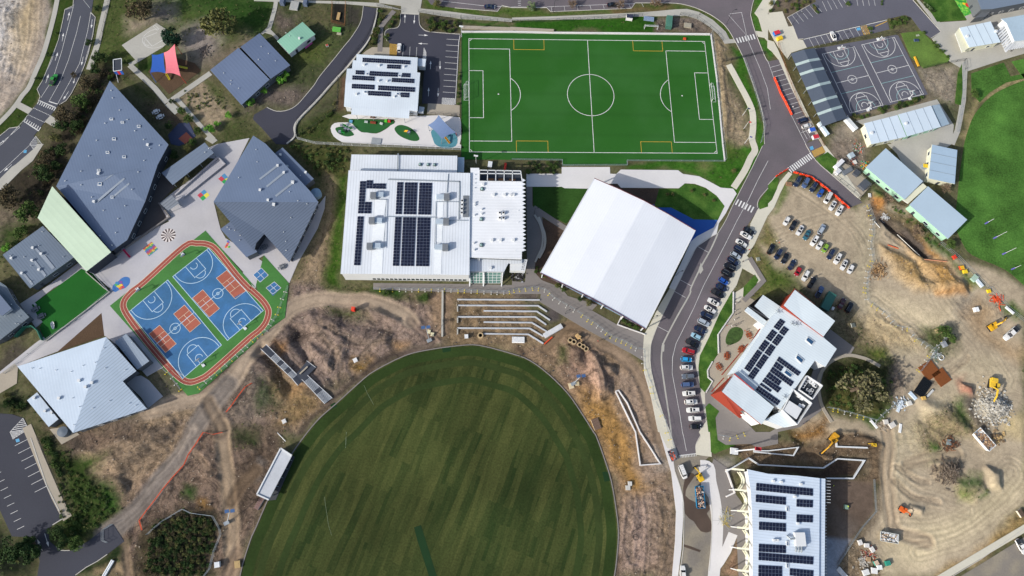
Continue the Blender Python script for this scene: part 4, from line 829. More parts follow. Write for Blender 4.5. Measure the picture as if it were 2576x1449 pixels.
b=thing('community_building','angular white roofed building with red cladding and solar panels, east of the parked car row','building',centre('B 1400,500'))
MR_='A 1118,640 1580,940 1985,1258 32 692,612 577,794 472,730 B 2115,548 1620,1258 1085,858 690,535 A 800,1030 900,885'
roofpart(b,[(MR_,8.6)],wr2,th=.4);wallpart(b,MR_,8.6,WHT,ins=.3,name='wall')
roofpart(b,[('A 1405,298 2215,925 1980,1240 1575,938 1180,612',[10.4,9.4,9.2,9.4,10.2])],wr2,th=.9,name='north_roof',fm=REDW);wallpart(b,'A 1405,298 2215,925 1980,1240 1575,938 1180,612',9.2,REDW,ins=.2,name='north_wall')
q=L('A 1405,298 1180,612 1110,640 1405,262');MB().face([G(q[0],10.3),G(q[1],10.1),G(q[2],8.7),G(q[3],8.8)]).build('north_cladding',REDW,b)
q=L('A 1175,612 1572,940 1575,955 1110,640');MB().face([G(q[0],10.15),G(q[1],9.35),G(q[2],8.7),G(q[3],8.7)]).build('cladding_band',REDW,b)
q=L('A 1410,300 1800,605 1815,590 1415,262');MB().face([G(q[0],10.3),G(q[1],9.8),G(q[2],8.9),G(q[3],8.9)]).build('cladding_band',REDW,b)
SR='B 688,555 1085,872 1490,1207 1235,1560 868,1258 442,898'
roofpart(b,[(SR,[10.2,10,9.4,9.4,10,10.4])],wr2,th=.7,name='south_roof',fm=REDW);wallpart(b,SR,9.4,WHT,ins=.3,name='south_wall')
q=L('B 430,885 868,1270 800,1295 862,1345 790,1365 855,1415 795,1432 208,968');hs=[10.4,9.9,9,8,7.6,6.4,6.2,6.0];mb=MB();mb.sheet([G(a,h_)for a,h_ in zip(q,hs)]);mb.build('red_facade',REDW,b)
q=L('B 690,525 430,885 208,968 660,545');mb=MB();mb.sheet([G(a,h_)for a,h_ in zip(q,[10.3,10.5,6.2,8.0])]);mb.build('red_facade',REDW,b)
q=L('B 690,525 1090,860 1080,880 685,555');mb=MB();mb.sheet([G(a,h_)for a,h_ in zip(q,[10.9,10.6,10.3,10.4])]);mb.build('cladding_band',mat('red_dark','#7d1d22',.6),b)
for s,h0,h1 in(('B 440,560 960,-60',4.2,6.0),('B 230,900 480,620',3.6,5.0),('A 470,1449 700,1080',4.6,5.4)):p_=[G(L(s)[0],h0),G(L(s)[1],h1)];MB().bar(p_[0],p_[1],.25,1.2).build('cladding_band',REDW,b)
roofpart(b,[('B 540,570 690,520 1030,60 A 800,1030 745,1060',[7.6,7.8,7.8,7.8,7.6])],wr2,name='verge_roof',th=.3)
roofpart(b,[('A 595,622 765,400 1112,634 898,885',5.4)],wr2,name='low_roof',th=.5,fm=DKW);wallpart(b,'A 470,620 755,380 1112,634 898,885',5.2,DKW,ins=.2,name='low_wall')
roofpart(b,[('A 458,640 850,935 798,1040 395,722',4.6)],wr2,name='porch_roof',th=.4);MB().bar(G(L('A 520,700')[0],0),G(L('A 520,700')[0],4.4),.3).build('post',WHT,b);MB().prism([(p.x,p.y)for p in W('A 700,890 850,1000 780,1080 640,960',4.0)],0,4.2).build('porch_wall',WHT,b)
for s,i,j in(('A 1105,875 1210,945 1075,1125 965,1050',3,4),('A 1175,1025 1285,1100 1180,1232 1075,1155',3,3),('A 945,1090 1050,1165 915,1345 805,1272',3,4),('A 1065,1180 1175,1255 1040,1437 930,1357',3,4),('B 1293,-149 1400,-75 1265,105 1165,30',3,4),('B 1150,50 1252,118 992,510 878,435',3,8),('B 1415,-65 1520,8 1395,195 1285,120',3,4),('B 1270,140 1380,210 1210,455 1105,378',3,5),('B 1095,395 1195,470 1065,660 955,585',3,4),('B 1582,190 2027,512 1967,590 1530,272',9,2),('B 1520,288 1682,402 1622,495 1462,385',3,2),('B 1455,392 1888,705 1822,800 1390,490',9,2),('B 1383,500 1642,692 1578,785 1312,597',5,2),('B 1303,608 1637,832 1562,927 1240,692',7,2),('B 1222,715 1442,872 1410,915 1190,760',5,1),('B 1172,775 1617,1092 1552,1182 1115,862',9,2)):solar(b,s,i,j,8.75)
for s in('B 1955,148 2095,265 2032,340 1912,220','B 1722,450 1868,565 1810,625 1672,518','A 1660,1240 1802,1345 1735,1422 1612,1312'):skyl(b,s,8.7)
for nm,s,hh in(('B','B 2160,575 2470,775 2275,1045 2000,855',8.2),('B','B 1880,850 2255,1130 1960,1560 1670,1270',8.0)):
 pl=W(s,hh+1.2);mb=MB();mb.sheet([(p.x,p.y,hh-1.0)for p in pl]);mb.build('plant_deck',mat('deck_dark','#3f454c',.8),b);q_=inset(pl,.25);mb=MB()
 for a_,b_ in zip(pl,pl[1:]+pl[:1]):mb.bar((a_.x,a_.y,(hh+1.2)/2),(b_.x,b_.y,(hh+1.2)/2),.25,hh+1.2)
 mb.build('plant_screen',WHT,b)
BA=wb_;vent(b,'B 2145,655 2115,710 2085,755 2055,800 2235,875 2205,930 2150,870 2300,790',7.4,.5,3);vent(b,'B 2200,700 2245,725 2290,770 1980,990 2040,1040 2000,1180 2060,1190',7.4,.6,1)
c=W('B 1860,1265',8.5)[0];MB().box((c.x,c.y,8.2),(5.2,4.2,1.6),wb_).build('rooftop_unit',WHT,b)
roofpart(b,[('B 1670,1270 1960,1560 1700,1620 1300,1470',[7.6,7.4,7,7])],wr2,name='end_roof');wallpart(b,'B 1670,1270 1960,1560 1700,1620 1300,1470',7,WHT,name='end_wall',ins=.1)
for s in('A 1345,985','A 1430,1000','A 1060,745','B 1700,1010','B 520,880'):
 p_=W(s,8.8)[0];mb=MB();
 for k in range(5):a_=k*1.3;mb.bar((p_.x,p_.y,8.6+k*.25),(p_.x+math.cos(a_)*1.1,p_.y+math.sin(a_)*1.1,8.9+k*.2),.12)
 mb.bar((p_.x,p_.y,8.6),(p_.x,p_.y,10.6),.12);mb.build('antenna',GALV,b)
BA=0
wr3=rmat('roof_white_south','#c3d0df',rdir('33 520,470 520,1449'),.95,.16)
b=thing('college_building','long white building with curved bays and fins on its west side, at the bottom edge','building',centre('33 250,900'))
RF='23 2368,375 33 0,420 300,440 520,465 515,1449 500,1900 -200,1900 23 2400,1750 2420,1449 2424,1200 2418,900 2402,600'
roofpart(b,[(RF,8.4)],wr3,th=.5);e=wallpart(b,RF,8.4,WHT,.5)[1]
roofpart(b,[('33 520,465 577,470 570,1449 560,1900 500,1900 515,1449',7.8)],wr3,name='eaves_roof',th=.3)
for k in range(33):y=492+k*31;p_=W(f'33 575,{y} 628,{y + 3}',7.0)if k<8 else W(f'33 565,{y} 590,{y}',7.0);MB().bar(p_[0],p_[1],.14,.35).build('eaves_fin',WHT,b)
for y in(372,580,792,960,1168,1390,1560):
 x=2215+min(50,(y-372)*.14);p_=[G(L(f'23 {x},{y}')[0],6.2),G(L(f'23 {x + 125},{y + 12}')[0],7.6)];MB().bar(p_[0],p_[1],.6,.35).build('fin',CRM,b);MB().bar((p_[0].x,p_[0].y,0),(p_[0].x,p_[0].y,6.2),.3).build('column',WHT,b)
ys=(385,590,800,970,1175,1400,1570)
for y0,y1 in zip(ys,ys[1:]):
 x=2215+min(55,(y0-372)*.14)
 arc=[(x+75+45*math.sin(math.pi*t),y0+15+(y1-y0-25)*t)for t in np.linspace(0,1,9)]
 for z_,wd_,dx in((4.2,.4,0),(.9,.25,-22)):
  mb=MB();pp=[G(L(f'23 {a_ + dx},{c_}')[0],z_)for a_,c_ in arc];mb.ribbon([(p.x,p.y,p.z-.6)for p in pp],wd_,None,.6);mb.build('curved_balcony',CRM,b)
 mb=MB();mb.sheet([G(L(f'23 {a_},{c_}')[0],3.6)for a_,c_ in arc]+[G(L(f'23 2400,{y1 - 10}')[0],3.6),G(L(f'23 2390,{y0 + 15}')[0],3.6)]);mb.build('balcony_floor',CONT,b)
for s,i,j in(('23 2455,512 33 450,570 450,645 23 2452,590',17,2),('23 2450,628 33 178,655 178,735 23 2448,705',9,2),('33 283,675 450,685 448,762 282,752',5,2),('23 2482,782 33 178,800 178,882 23 2480,860',8,2),('33 283,828 450,838 448,912 282,905',5,2),('23 2482,902 33 178,918 178,1005 23 2480,985',8,2),('23 2480,1125 33 178,1140 178,1222 23 2478,1205',8,2),('23 2478,1210 33 455,1255 452,1335 23 2476,1290',16,2),('23 2476,1338 33 140,1350 140,1500 23 2474,1490',7,4),('33 215,1370 455,1392 452,1470 213,1445',7,2)):solar(b,s,i,j,8.5)
vent(b,'33 50,495 130,505 328,527 297,922 58,1090 92,1090 268,652',8.5,.45,1);c=W('33 322,1080',9.4)[0];o=MB().box((c.x,c.y,9.2),(3.4,4.4,1.5),RO).build('rooftop_unit',WHT,b);mb=MB()
for k in range(3):mb.tube([(c.x-1.3+k*.9,c.y-2.2,9.5),(c.x-1.3+k*.9,c.y-3.3,9.7),(c.x-1.2+k*.9,c.y-4.0,9.0)],.32,8)
mb.tube([(c.x-1.7,c.y,9.5),(c.x-3.4,c.y-.3,9.5),(c.x-4.4,c.y+.6,9.0)],.35,8);mb.build('duct',GALV,o)
for s in('33 180,750 203,750 203,800 180,800','33 180,1095 203,1095 203,1145 180,1145','33 180,1318 203,1318 203,1368 180,1368'):skyl(b,s,8.5)
b=thing('court_shelter','long dark slate curved roof shelter with pale translucent strips beside the black ball courts','shelter',centre('30 520,850'))
dk=mat('roof_dark','#4b5462',.5,var=.06)
PL_,PR_,PM_=('30 228,540','30 552,1272'),('30 468,484','30 800,1188'),('30 362,498','30 690,1222')
def seg(t0,t1,m_,nm,dz=0,par=None):
 l0,l1=(W(PL_[0],3.2+dz)[0],W(PL_[1],3.2+dz)[0]);m0,m1=(W(PM_[0],4.8+dz)[0],W(PM_[1],4.8+dz)[0]);r0,r1=(W(PR_[0],4.0+dz)[0],W(PR_[1],4.0+dz)[0])
 mb=MB();mb.face([l0.lerp(l1,t0),l0.lerp(l1,t1),m0.lerp(m1,t1),m0.lerp(m1,t0)]);mb.face([m0.lerp(m1,t0),m0.lerp(m1,t1),r0.lerp(r1,t1),r0.lerp(r1,t0)]);return mb.build(nm,m_,b)
seg(0,1,dk,'roof')
for t in(.14,.275,.475,.675,.82):seg(t,t+.035,mat('strip_pale','#9fb0b0',.4),'roof_strip',.05)
for t in np.linspace(.02,.98,7):
 for q in(PL_,PR_):p_=W(q[0],3.2)[0].lerp(W(q[1],3.2)[0],float(t));MB().bar((p_.x,p_.y,0),(p_.x,p_.y,3.2 if q is PL_ else 4.0),.16).build('post',GALV,b)
def portable(label,s,h,rc,wm,ribs=4,nm='portable_classroom',ext=None):
 ang=rdir(' '.join(s.split()[:3]));b_=building(nm,label,[(s,h)],h,wm,mat('proof_'+rc,rc,.45,var=.04,fine=.03),fm=wm,cat='building',cap=6);c_=W(s,h+.03);mb_=MB()
 for k in range(1,ribs):t_=k/ribs;mb_.bar(c_[0].lerp(c_[1],t_),c_[3].lerp(c_[2],t_),.14,.1)
 if ribs>1:mb_.build('roof_joint',mat('joint_grey','#8995a0',.6),b_)
 return b_
p1=portable('white roofed portable classroom south of the black courts, western one of the joined pair','30 965,1242 1303,1157 1393,1375 1040,1452',3.9,'#c6d4e0',CRM,4)
p2=portable('white roofed portable classroom south of the black courts, eastern one of the joined pair','30 1310,1152 1640,1062 1740,1276 1400,1372',3.9,'#c2d0dc',PGW,4)
vent(p1,'30 1040,1340',4,.5,1);vent(p2,'30 1385,1245',4,.5,1);roofpart(p2,[('30 1645,1062 1725,1050 1826,1246 1742,1276',3.4)],mat('roof_dusty','#8fa2b1',.5),name='verandah_roof')
p3=portable('dusty blue roofed portable classroom with pale green walls, upper left one of two in line','31 1185,42 1560,375 1375,560 985,235',3.9,'#a9bccb',PGW,1)
p4=portable('dusty blue roofed portable classroom with pale green walls, lower right one of two in line','31 1610,425 2005,762 1810,955 1422,612',3.9,'#a9bccb',PGW,1)
roofpart(p4,[('31 1560,395 1600,430 1410,600 1350,560',3.3)],CRM,name='link_roof')
p5=portable('blue-grey panelled portable classroom standing alone at the edge of the eastern playing field','31 1650,5 1905,60 1880,402 1615,347',3.9,'#9db3c6',CRM,1);c_=W('31 1650,5 1905,60 1880,402 1615,347',3.95);mb=MB()
for t in(.25,.5,.75):mb.bar(c_[0].lerp(c_[3],t),c_[1].lerp(c_[2],t),.14,.1)
mb.build('roof_joint',_M['joint_grey'],p5)
p6=portable('white roofed portable classroom with a cream end wall in the top right concrete yard','30 1925,280 2240,215 2342,425 2025,478',4.1,'#c9d8e2',CRM,4);vent(p6,'30 2000,368 2290,318',4.2,.5,1)
roofpart(p6,[('30 1882,335 1925,282 2022,480 1952,528',3.4)],CRM,name='end_verandah')
b=building('school_building','pale blue roofed building with white slatted verandah cut by the right edge',[('30 2345,190 2576,148 2800,110 2800,380 2480,415 2400,232',5)],5,WHT,mat('roof_paleblue','#a4b8c6',.45,var=.05),fm=WHT)
mb=MB()
for k in range(9):p_=W('30 %f,%f %f,%f'%(2400+k*11,240+k*22,2290+k*11+10,330+k*24),3.4);mb.bar(p_[0],p_[1],.7,.1)
mb.build('slatted_awning',WHT,b);mb=MB()
for k in range(10):p_=W('30 %f,%f %f,%f'%(2480+k*22,415-k*3,2380+k*24,510-k*4),3.0);mb.bar(p_[0],p_[1],.5,.1)
mb.build('slatted_awning',WHT,b)
b=building('school_building','dark slate roofed hall at the top right corner beside the bright ground mural',[('30 2070,-100 2145,95 2265,90 2576,30 2800,-20 2800,-300',6)],6,GRW,mat('roof_corner','#6f7c8c',.5,var=.06),fm=GRW)
MB().prism([(p.x,p.y)for p in W('30 2215,70 2270,92 2190,165 2080,180',3.4)],0,3.4).build('low_wing',GRW,b)
m_=mat('mural_green','#2f9a3a',.7,var=.5,vs=1.5,c2='#86c24a',c2s=.8);sheet('mural','30 1875,-10 2070,0 2145,100 1975,166',m_,.1)
mb=MB();mb.sheet(W('30 1985,30 2050,35 2070,55 2030,80 1990,60',.13));struct('mural',mb,mat('mural_red','#c8382c',.7));mb=MB();mb.sheet(W('30 2040,60 2095,55 2090,80 2030,85',.14));mb.sheet(W('30 1955,25 1985,30 1985,50 1960,45',.14));struct('mural',mb,mat('mural_yellow','#e2c22c',.7))
b=thing('spectator_shelter','long narrow white concrete shelter on the west rim of the dark oval','shelter',centre('13 180,430'))
c_=W('13 250,163 362,237 130,682 10,628',2.8);mb=MB();mb.prism([(p.x,p.y)for p in c_],2.45,2.8,True);mb.build('roof',mat('slab_white','#b9bdc3',.6,var=.2,vs=.3),b)
mb=MB()
for a_,b_ in((c_[0],c_[3]),(c_[0],c_[1]),(c_[3],c_[2])):mb.bar(a_+Vector((0,0,.12)),b_+Vector((0,0,.12)),.45,.55)
mb.build('parapet',WHT,b);mb=MB()
for a_,b_ in((c_[0],c_[3]),):mb.bar((a_.x,a_.y,1.2),(b_.x,b_.y,1.2),.3,2.4)
mb.build('wall',WHT,b)
for k in range(5):MB().box(tuple(c_[1].lerp(c_[2],(k+.5)/5)-Vector((0,0,1.6))),(.25,.25,2.4)).build('post',GALV,b)
sheet('court_slab','13 360,235 392,250 200,682 130,690',mat('slab_dark','#3f4247',.8),.12)
b=thing('stairway','white edged metal stair and landing running down the bank to the oval, dark treads','stairs',centre('12 400,850'))
DKT=mat('deck_black','#3a3f4a',.8)
def flight(s0,s1,s2,s3,z0,z1,z2,z3,pat):
 a_,b_,c2_,d2_=(G(L(s)[0],z_)for s,z_ in((s0,z0),(s1,z1),(s2,z2),(s3,z3)));mb=MB();mb.face([a_,b_,c2_,d2_]);mb.face([q-Vector((0,0,.12))for q in(d2_,c2_,b_,a_)]);dk_=mb.build('deck',DKT,b);st=MB()
 for t0,t1,n in pat:
  for k in range(n):t=t0+(t1-t0)*(k+.5)/n;w_=(t1-t0)/n*.4;q_=[a_.lerp(d2_,t-w_/2),b_.lerp(c2_,t-w_/2),b_.lerp(c2_,t+w_/2),a_.lerp(d2_,t+w_/2)];st.face([p+Vector((0,0,.05))for p in q_])
 st.build('tread',mat('tread_pale','#b9bfc6',.5),b);rl=MB()
 for p_,q_ in((a_,d2_),(b_,c2_)):
  rl.bar(p_+Vector((0,0,.9)),q_+Vector((0,0,.9)),.1);rl.bar(p_-Vector((0,0,.1)),q_-Vector((0,0,.1)),.16,.3)
  for k in range(9):t=k/8;x=p_.lerp(q_,t);rl.bar(x,x+Vector((0,0,.9)),.06)
 rl.build('handrail',WHT,b)
flight('12 50,615','12 105,570','12 410,868','12 362,910',1.6,1.6,.9,.9,((.3,.5,8),(.6,.74,6),(.85,1.02,7)))
flight('12 362,910','12 515,735','12 602,800','12 422,982',.9,.9,.9,.9,())
flight('12 465,922','12 520,880','12 768,1108','12 692,1165',.9,.9,.3,.3,((.08,.5,13),(.62,1.,12)))
MB().bar(W('12 440,865',1.3)[0],W('12 520,790',1.3)[0],.5,.4).build('bench',CONT,b)
# the ground: one relief sheet with soil and grass zones
GX0,GX1,GY0,GY1,GS=-250.,232.,-64.,262.,.5
nx,ny=int((GX1-GX0)/GS)+1,int((GY1-GY0)/GS)+1
X,Y=np.meshgrid(GX0+np.arange(nx)*GS,GY0+np.arange(ny)*GS)
def vnoise(x,y,sc,seed):
 r=np.random.RandomState(seed).rand(256,256);u=x/sc;v=y/sc;i=np.floor(u).astype(int);j=np.floor(v).astype(int);fu=u-i;fv=v-j
 fu=fu*fu*(3-2*fu);fv=fv*fv*(3-2*fv);g=lambda a,b:r[a%256,b%256]
 return(g(i,j)*(1-fu)+g(i+1,j)*fu)*(1-fv)+(g(i,j+1)*(1-fu)+g(i+1,j+1)*fu)*fv
def fbm(x,y,sc,seed,o=4):return sum(vnoise(x,y,sc/2**k,seed+k)/2**(k+1)for k in range(o))/(1-.5**o)
WX=X+(fbm(X,Y,9,5,3)-.5)*6;WY=Y+(fbm(X,Y,9,15,3)-.5)*6
def sdist(px,py,poly,closed=True):
 """signed distance to a polygon (negative inside)"""
 n=len(poly);d2=np.full(px.shape,1e9);ins=np.zeros(px.shape,bool)
 for i in range(n if closed else n-1):
  ax,ay=poly[i][0],poly[i][1];bx,by=poly[(i+1)%n][0],poly[(i+1)%n][1];ex,ey=bx-ax,by-ay
  t=np.clip(((px-ax)*ex+(py-ay)*ey)/(ex*ex+ey*ey+1e-9),0,1);dx=px-ax-t*ex;dy=py-ay-t*ey
  d2=np.minimum(d2,dx*dx+dy*dy)
  if closed:
   c=((ay>py)!=(by>py));ins^=c&(px<ex*(py-ay)/(ey if abs(ey)>1e-9 else 1e-9)+ax)
 d=np.sqrt(d2);return np.where(ins,-d,d)
def window(poly,m):
 xs=[p[0]for p in poly];ys=[p[1]for p in poly]
 i0=max(0,int((min(xs)-m-GX0)/GS));i1=min(nx,int((max(xs)+m-GX0)/GS)+2);j0=max(0,int((min(ys)-m-GY0)/GS));j1=min(ny,int((max(ys)+m-GY0)/GS)+2)
 return(slice(j0,j1),slice(i0,i1))if i1>i0 and j1>j0 else None
COL=np.empty((ny,nx,3));COL[:]=lin('#5c5841')[:3];VEG=np.full((ny,nx),.5);ROU=np.full((ny,nx),.35);HGT=np.zeros((ny,nx))
def zone(s,c,veg=0.,rough=.5,fe=1.5,a=1.,warp=1):
 poly=W(s);wd=window(poly,8)
 if not wd:return
 d=sdist((WX if warp else X)[wd],(WY if warp else Y)[wd],poly);k=np.clip(.5-d/(2*fe),0,1)*a
 COL[wd]=COL[wd]*(1-k[...,None])+np.array(lin(c,.95 if s[0]in '01' else .98)[:3])*k[...,None];VEG[wd]=VEG[wd]*(1-k)+veg*k;ROU[wd]=ROU[wd]*(1-k)+rough*k
def mound(s,h,fe=3.):
 h*=1.45;fe*=.7
 poly=W(s);wd=window(poly,6)
 if not wd:return
 d=sdist(WX[wd]*.5+X[wd]*.5,WY[wd]*.5+Y[wd]*.5,poly);k=np.clip(.5-d/(2*fe),0,1);HGT[wd]+=h*k*k*(3-2*k)
def stroke(s,wd_,c,depth=-.12,ruts=1,fe=.8,a=.85,veg=0,rough=.15):
 pts=smooth(W(s),5,False);w_=window(pts,wd_+3)
 if not w_:return
 d=sdist(WX[w_]*.2+X[w_]*.8,WY[w_]*.2+Y[w_]*.8,pts,False);k=np.clip((wd_/2+fe-d)/(2*fe),0,1)*a
 COL[w_]=COL[w_]*(1-k[...,None])+np.array(lin(c,.95 if s[0]in '01' else .98)[:3])*k[...,None];VEG[w_]=VEG[w_]*(1-k)+veg*k;ROU[w_]=ROU[w_]*(1-k)+rough*k;HGT[w_]+=depth*k
 if ruts:r_=np.exp(-((d-wd_*.28)/.45)**2);HGT[w_]-=.14*r_;COL[w_]*=(1-.18*r_)[...,None]
 e_=np.exp(-((d-wd_/2-.5)/.5)**2);HGT[w_]+=.16*e_*(.5+vnoise(X[w_],Y[w_],2.5,77))
zone('00 -900,-300 560,-300 540,150 470,400 400,560 330,740 230,900 100,1090 -60,1240 -900,1700','#9d9185',0,.5,2)
zone('00 -900,-300 260,-300 200,250 130,500 60,700 -900,900','#b4aea8',0,1.0,5);zone('00 180,-100 420,-100 380,250 250,500 180,700 120,500','#a8946f',0,.4,4,.7)
zone('00 480,-100 760,-100 640,400 520,700 430,850 400,960 390,1050 200,1290 0,1380 -100,1250 120,1080 300,850 400,600 470,350 540,120','#39461f',1,.2,1)
zone('00 900,-100 2700,-100 2576,400 1300,660 900,700 850,800 960,160','#4d5330',.9,.3,2)
zone('00 1600,-100 2700,-100 2700,350 2400,260 2000,160 1700,120','#41502a',1,.3,4)
zone('00 1250,170 1560,190 1560,260 1280,380','#8d8170',.1,.4,3);zone('00 1500,50 1720,60 1720,200 1560,230','#7a706c',.2,.4,4)
zone('00 1820,280 2050,220 2200,420 2180,560 2050,640 1780,480','#8a8079',.1,.4,4);zone('00 2100,600 2576,260 2576,420 2150,740','#796c60',.1,.4,4,.8)
zone('00 1360,640 1560,560 1540,700 1480,740','#33451f',1,.2,1.5);zone('00 1780,1000 2080,760 2200,960 2350,1080 2330,1200 2240,1290 2060,1280','#90806c',.25,.5,3);zone('00 2090,790 2240,930 2250,1000 2100,830','#3f4d22',1,.3,2)
zone('00 1050,660 1300,660 1260,780 1100,830 1050,900 960,1100 850,1300 760,1449 01 740,0 560,420 400,700 340,800 0,700 -100,450 400,80 00 600,1300 520,1200 700,960 860,760','#3a342c',.4,.5,3)
zone('00 1250,770 1400,860 1560,1000 1540,1060 1400,940','#3c4525',.9,.3,2);zone('00 1480,1090 1600,1050 1800,1180 1900,1300 1700,1280','#55483f',.2,.4,3)
zone('01 -100,640 300,650 420,780 420,830 200,960 0,1080 -100,1100','#6c6154',.3,.5,3);zone('01 100,820 420,810 200,960 0,1120','#384722',1,.4,3)
zone('00 2200,1449 2300,1200 2576,1080 10 250,900 400,1080 120,1060 -100,1130 0,1449 01 2400,0','#4a4d30',.8,.4,3)
zone('10 -50,-60 1100,-60 1080,200 950,400 600,840 300,1110 0,1100 00 2450,1000 10 200,800 150,400 220,0','#464932',.8,.4,3)
zone('10 500,0 750,0 740,240 600,280 450,200','#57523c',.6,.4,3);zone('10 350,480 750,420 640,600 450,600','#555a30',.8,.3,4);zone('10 0,900 420,840 520,930 380,1090 120,1080 -60,1120','#665c55',.1,.6,3);zone('10 200,90 420,150 400,260 240,330','#61574f',.2,.7,2);zone('10 -700,-50 170,-50 130,250 0,330 00 2400,200','#2f451e',1,.3,3)
zone('10 770,30 905,30 895,260 760,225','#24231f',0,.2,.7,1,0);zone('10 905,30 1070,60 1040,240 900,260','#3b3832',.3,.3,1.5)
zone('10 1220,90 1450,130 1440,230 1330,300 1320,470 1220,460 1110,520 1070,560 900,760 820,1100 430,1380 500,1160 900,720 1170,350','#4b4a38',.7,.4,2);zone('10 830,760 905,740 890,1090 820,1100','#5c473b',.1,.3,1.5)
zone('10 420,1260 780,1120 930,1130 930,1195 780,1240 760,1300 860,1410 420,1400','#3f4526',.9,.3,2)
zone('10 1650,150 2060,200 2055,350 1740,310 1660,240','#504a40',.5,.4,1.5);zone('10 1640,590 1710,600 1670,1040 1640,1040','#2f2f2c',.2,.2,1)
zone('10 2060,190 2576,215 2576,290 2070,270 20 0,205 900,185 1480,150 1480,330 0,300','#2e5218',1,.25,1.2);zone('10 1700,0 2440,120 2576,90 20 0,80 380,120 1200,90 1500,30 1800,80 2000,150 2230,340 2180,390 2000,200 1800,95 1300,120 900,140 0,175 10 2576,185 1700,85','#4a5a2a',.9,.3,1.2)
zone('20 1000,100 1500,90 1560,30 1640,80 1500,130 1000,150','#6a543e',.2,.4,2);zone('20 1480,190 1700,180 1900,190 2000,290 2000,345 1480,330','#6b6057',.1,1.1,1);zone('20 1950,270 2110,400 2150,620 2120,700 2200,900 2350,1150 2400,1449 21 2300,200 2150,150 2100,-50 20 2010,400','#837561',.25,.8,2)
zone('20 2050,400 2150,420 2150,1200 2220,1300 2100,1300','#948468',0,.8,1.5,.8);zone('20 2220,460 2290,520 2420,840 2540,1250 2545,1449 21 2420,250 2230,600 2120,560 2000,380 1700,300 1160,240 1160,190 2140,190 2200,60 2370,30 2440,0 20 2440,1200 2230,720 2210,600','#3c6021',1,.3,1.2);zone('21 1880,180 2000,240 1900,300 1850,250','#7b7350',.4,.4,2,.7)
zone('20 2000,1300 2250,1449 21 2300,130 2140,170 2110,0','#4e5a2b',.8,.4,3)
zone('20 2400,-60 2576,-60 2450,140 2520,300 2440,320 2400,150','#46682a',1,.3,1);zone('20 2470,390 2576,370 30 60,420 100,490 0,600 20 2576,640','#42662a',1,.3,1)
zone('30 0,-60 500,-60 420,45 200,170 150,110 0,130','#675b50',.3,.5,1.5);zone('30 150,110 250,130 195,180 265,260 210,265','#675b50',.3,.5,1);zone('30 0,170 60,340 250,700 500,1250 560,1449 430,1300 200,850 30,480 -40,300','#5a5138',.5,.5,1.5)
zone('30 1310,335 1360,340 1500,700 1640,950 1600,960','#5c5046',.2,.5,1.5);zone('30 1500,700 1930,650 1900,1000 1880,1080 1640,960','#857b6d',.1,.7,2);zone('30 850,1170 1610,960 1700,1010 900,1240','#7d7162',.3,.4,2);zone('30 620,1290 800,1200 940,1320 900,1449 650,1449','#7b7266',.1,.5,2)
zone('30 2050,1449 1980,1400 1990,1150 2100,1000 2576,830 2576,780 2060,1000','#a4926e',.4,.5,2);zone('31 650,-50 1000,-50 1000,150 1000,230 900,320 600,120','#766b60',.1,.6,2)
zone('30 1700,1000 1900,1040 1920,1300 1850,1340 1740,1230','#5f5e46',.5,.4,2)
zone('11 300,0 970,0 960,60 930,230 930,350 840,1100 640,1449 350,1449 640,860 700,520 620,400 500,250','#5a5338',.7,.6,3);zone('11 330,0 960,0 930,300 800,330 620,330','#434426',.8,.6,3);zone('11 720,330 800,360 770,650 700,1100 660,1449 340,1449 480,1150 640,880 720,520','#82715d',.15,.6,3)
zone('11 830,300 935,290 900,700 860,1300 880,1380 12 850,30 700,0 690,-50 11 700,1300 760,900','#3a4f1d',1,.4,2);zone('12 350,-40 700,0 1800,60 1870,30 1870,480 1900,560 1500,650 1100,850 800,1130 700,1200 450,1449 -200,1449 -300,1100 -50,600 200,420','#78685f',.1,1.0,2)
zone('12 640,-20 1180,20 1170,60 1800,70 1780,150 1400,80 1000,110 800,60','#4a4c2a',.8,.6,2);zone('12 1180,10 1470,20 1450,90 1150,80','#2f4a1e',1,.4,1.5);zone('12 1600,60 1760,50 1770,140 1650,140','#34481f',1,.5,1.5);zone('12 700,200 1000,230 1090,300 950,320 750,290','#404529',.9,.6,3)
zone('12 200,510 330,520 320,590 230,610','#8a643b',0,.8,2);zone('12 1360,560 1530,570 1480,660 1370,650','#8d6e4a',0,.6,2,.8);zone('12 1000,690 1160,740 1120,860 990,810','#7c6238',.1,.8,2);zone('12 350,400 540,440 480,520 380,500','#40362f',0,1.2,2,.8);zone('12 1400,250 1680,250 1650,460 1450,450','#9a8577',0,.2,4,.8);zone('12 1780,60 2000,60 1990,480 1780,500','#8a7560',0,.5,2);zone('12 2000,60 2576,80 22 420,420 330,600 12 2576,620 1900,560','#76654f',0,.7,2)
zone('12 0,880 300,900 260,1200 60,1300 -100,1100','#33402a',.9,.7,3,.75);zone('12 100,620 350,900 420,950 600,1050 700,1180 400,1400 150,1449 250,1100','#7a6549',.2,.8,3);zone('12 330,960 440,980 400,1050 330,1080','#9b7c58',0,.5,2);zone('12 880,860 1000,900 800,1040 640,1000','#5c5242',.3,.7,3)
zone('12 1870,590 1200,800 880,1030 700,1190 500,1449 440,1449 650,1210 860,1010 1180,740 1560,620','#443b35',0,.5,1)
zone('02 1530,900 1640,830 1880,1090 1850,1120 1640,1100','#6a6354',.3,.5,2);zone('02 1000,1449 1200,1300 1500,1210 1640,1100 1900,1120 2576,560 2576,1449','#6d6157',.1,.7,2);zone('02 1480,1300 1900,1210 1980,1280 1900,1449 1300,1449','#87755f',.05,1,3)
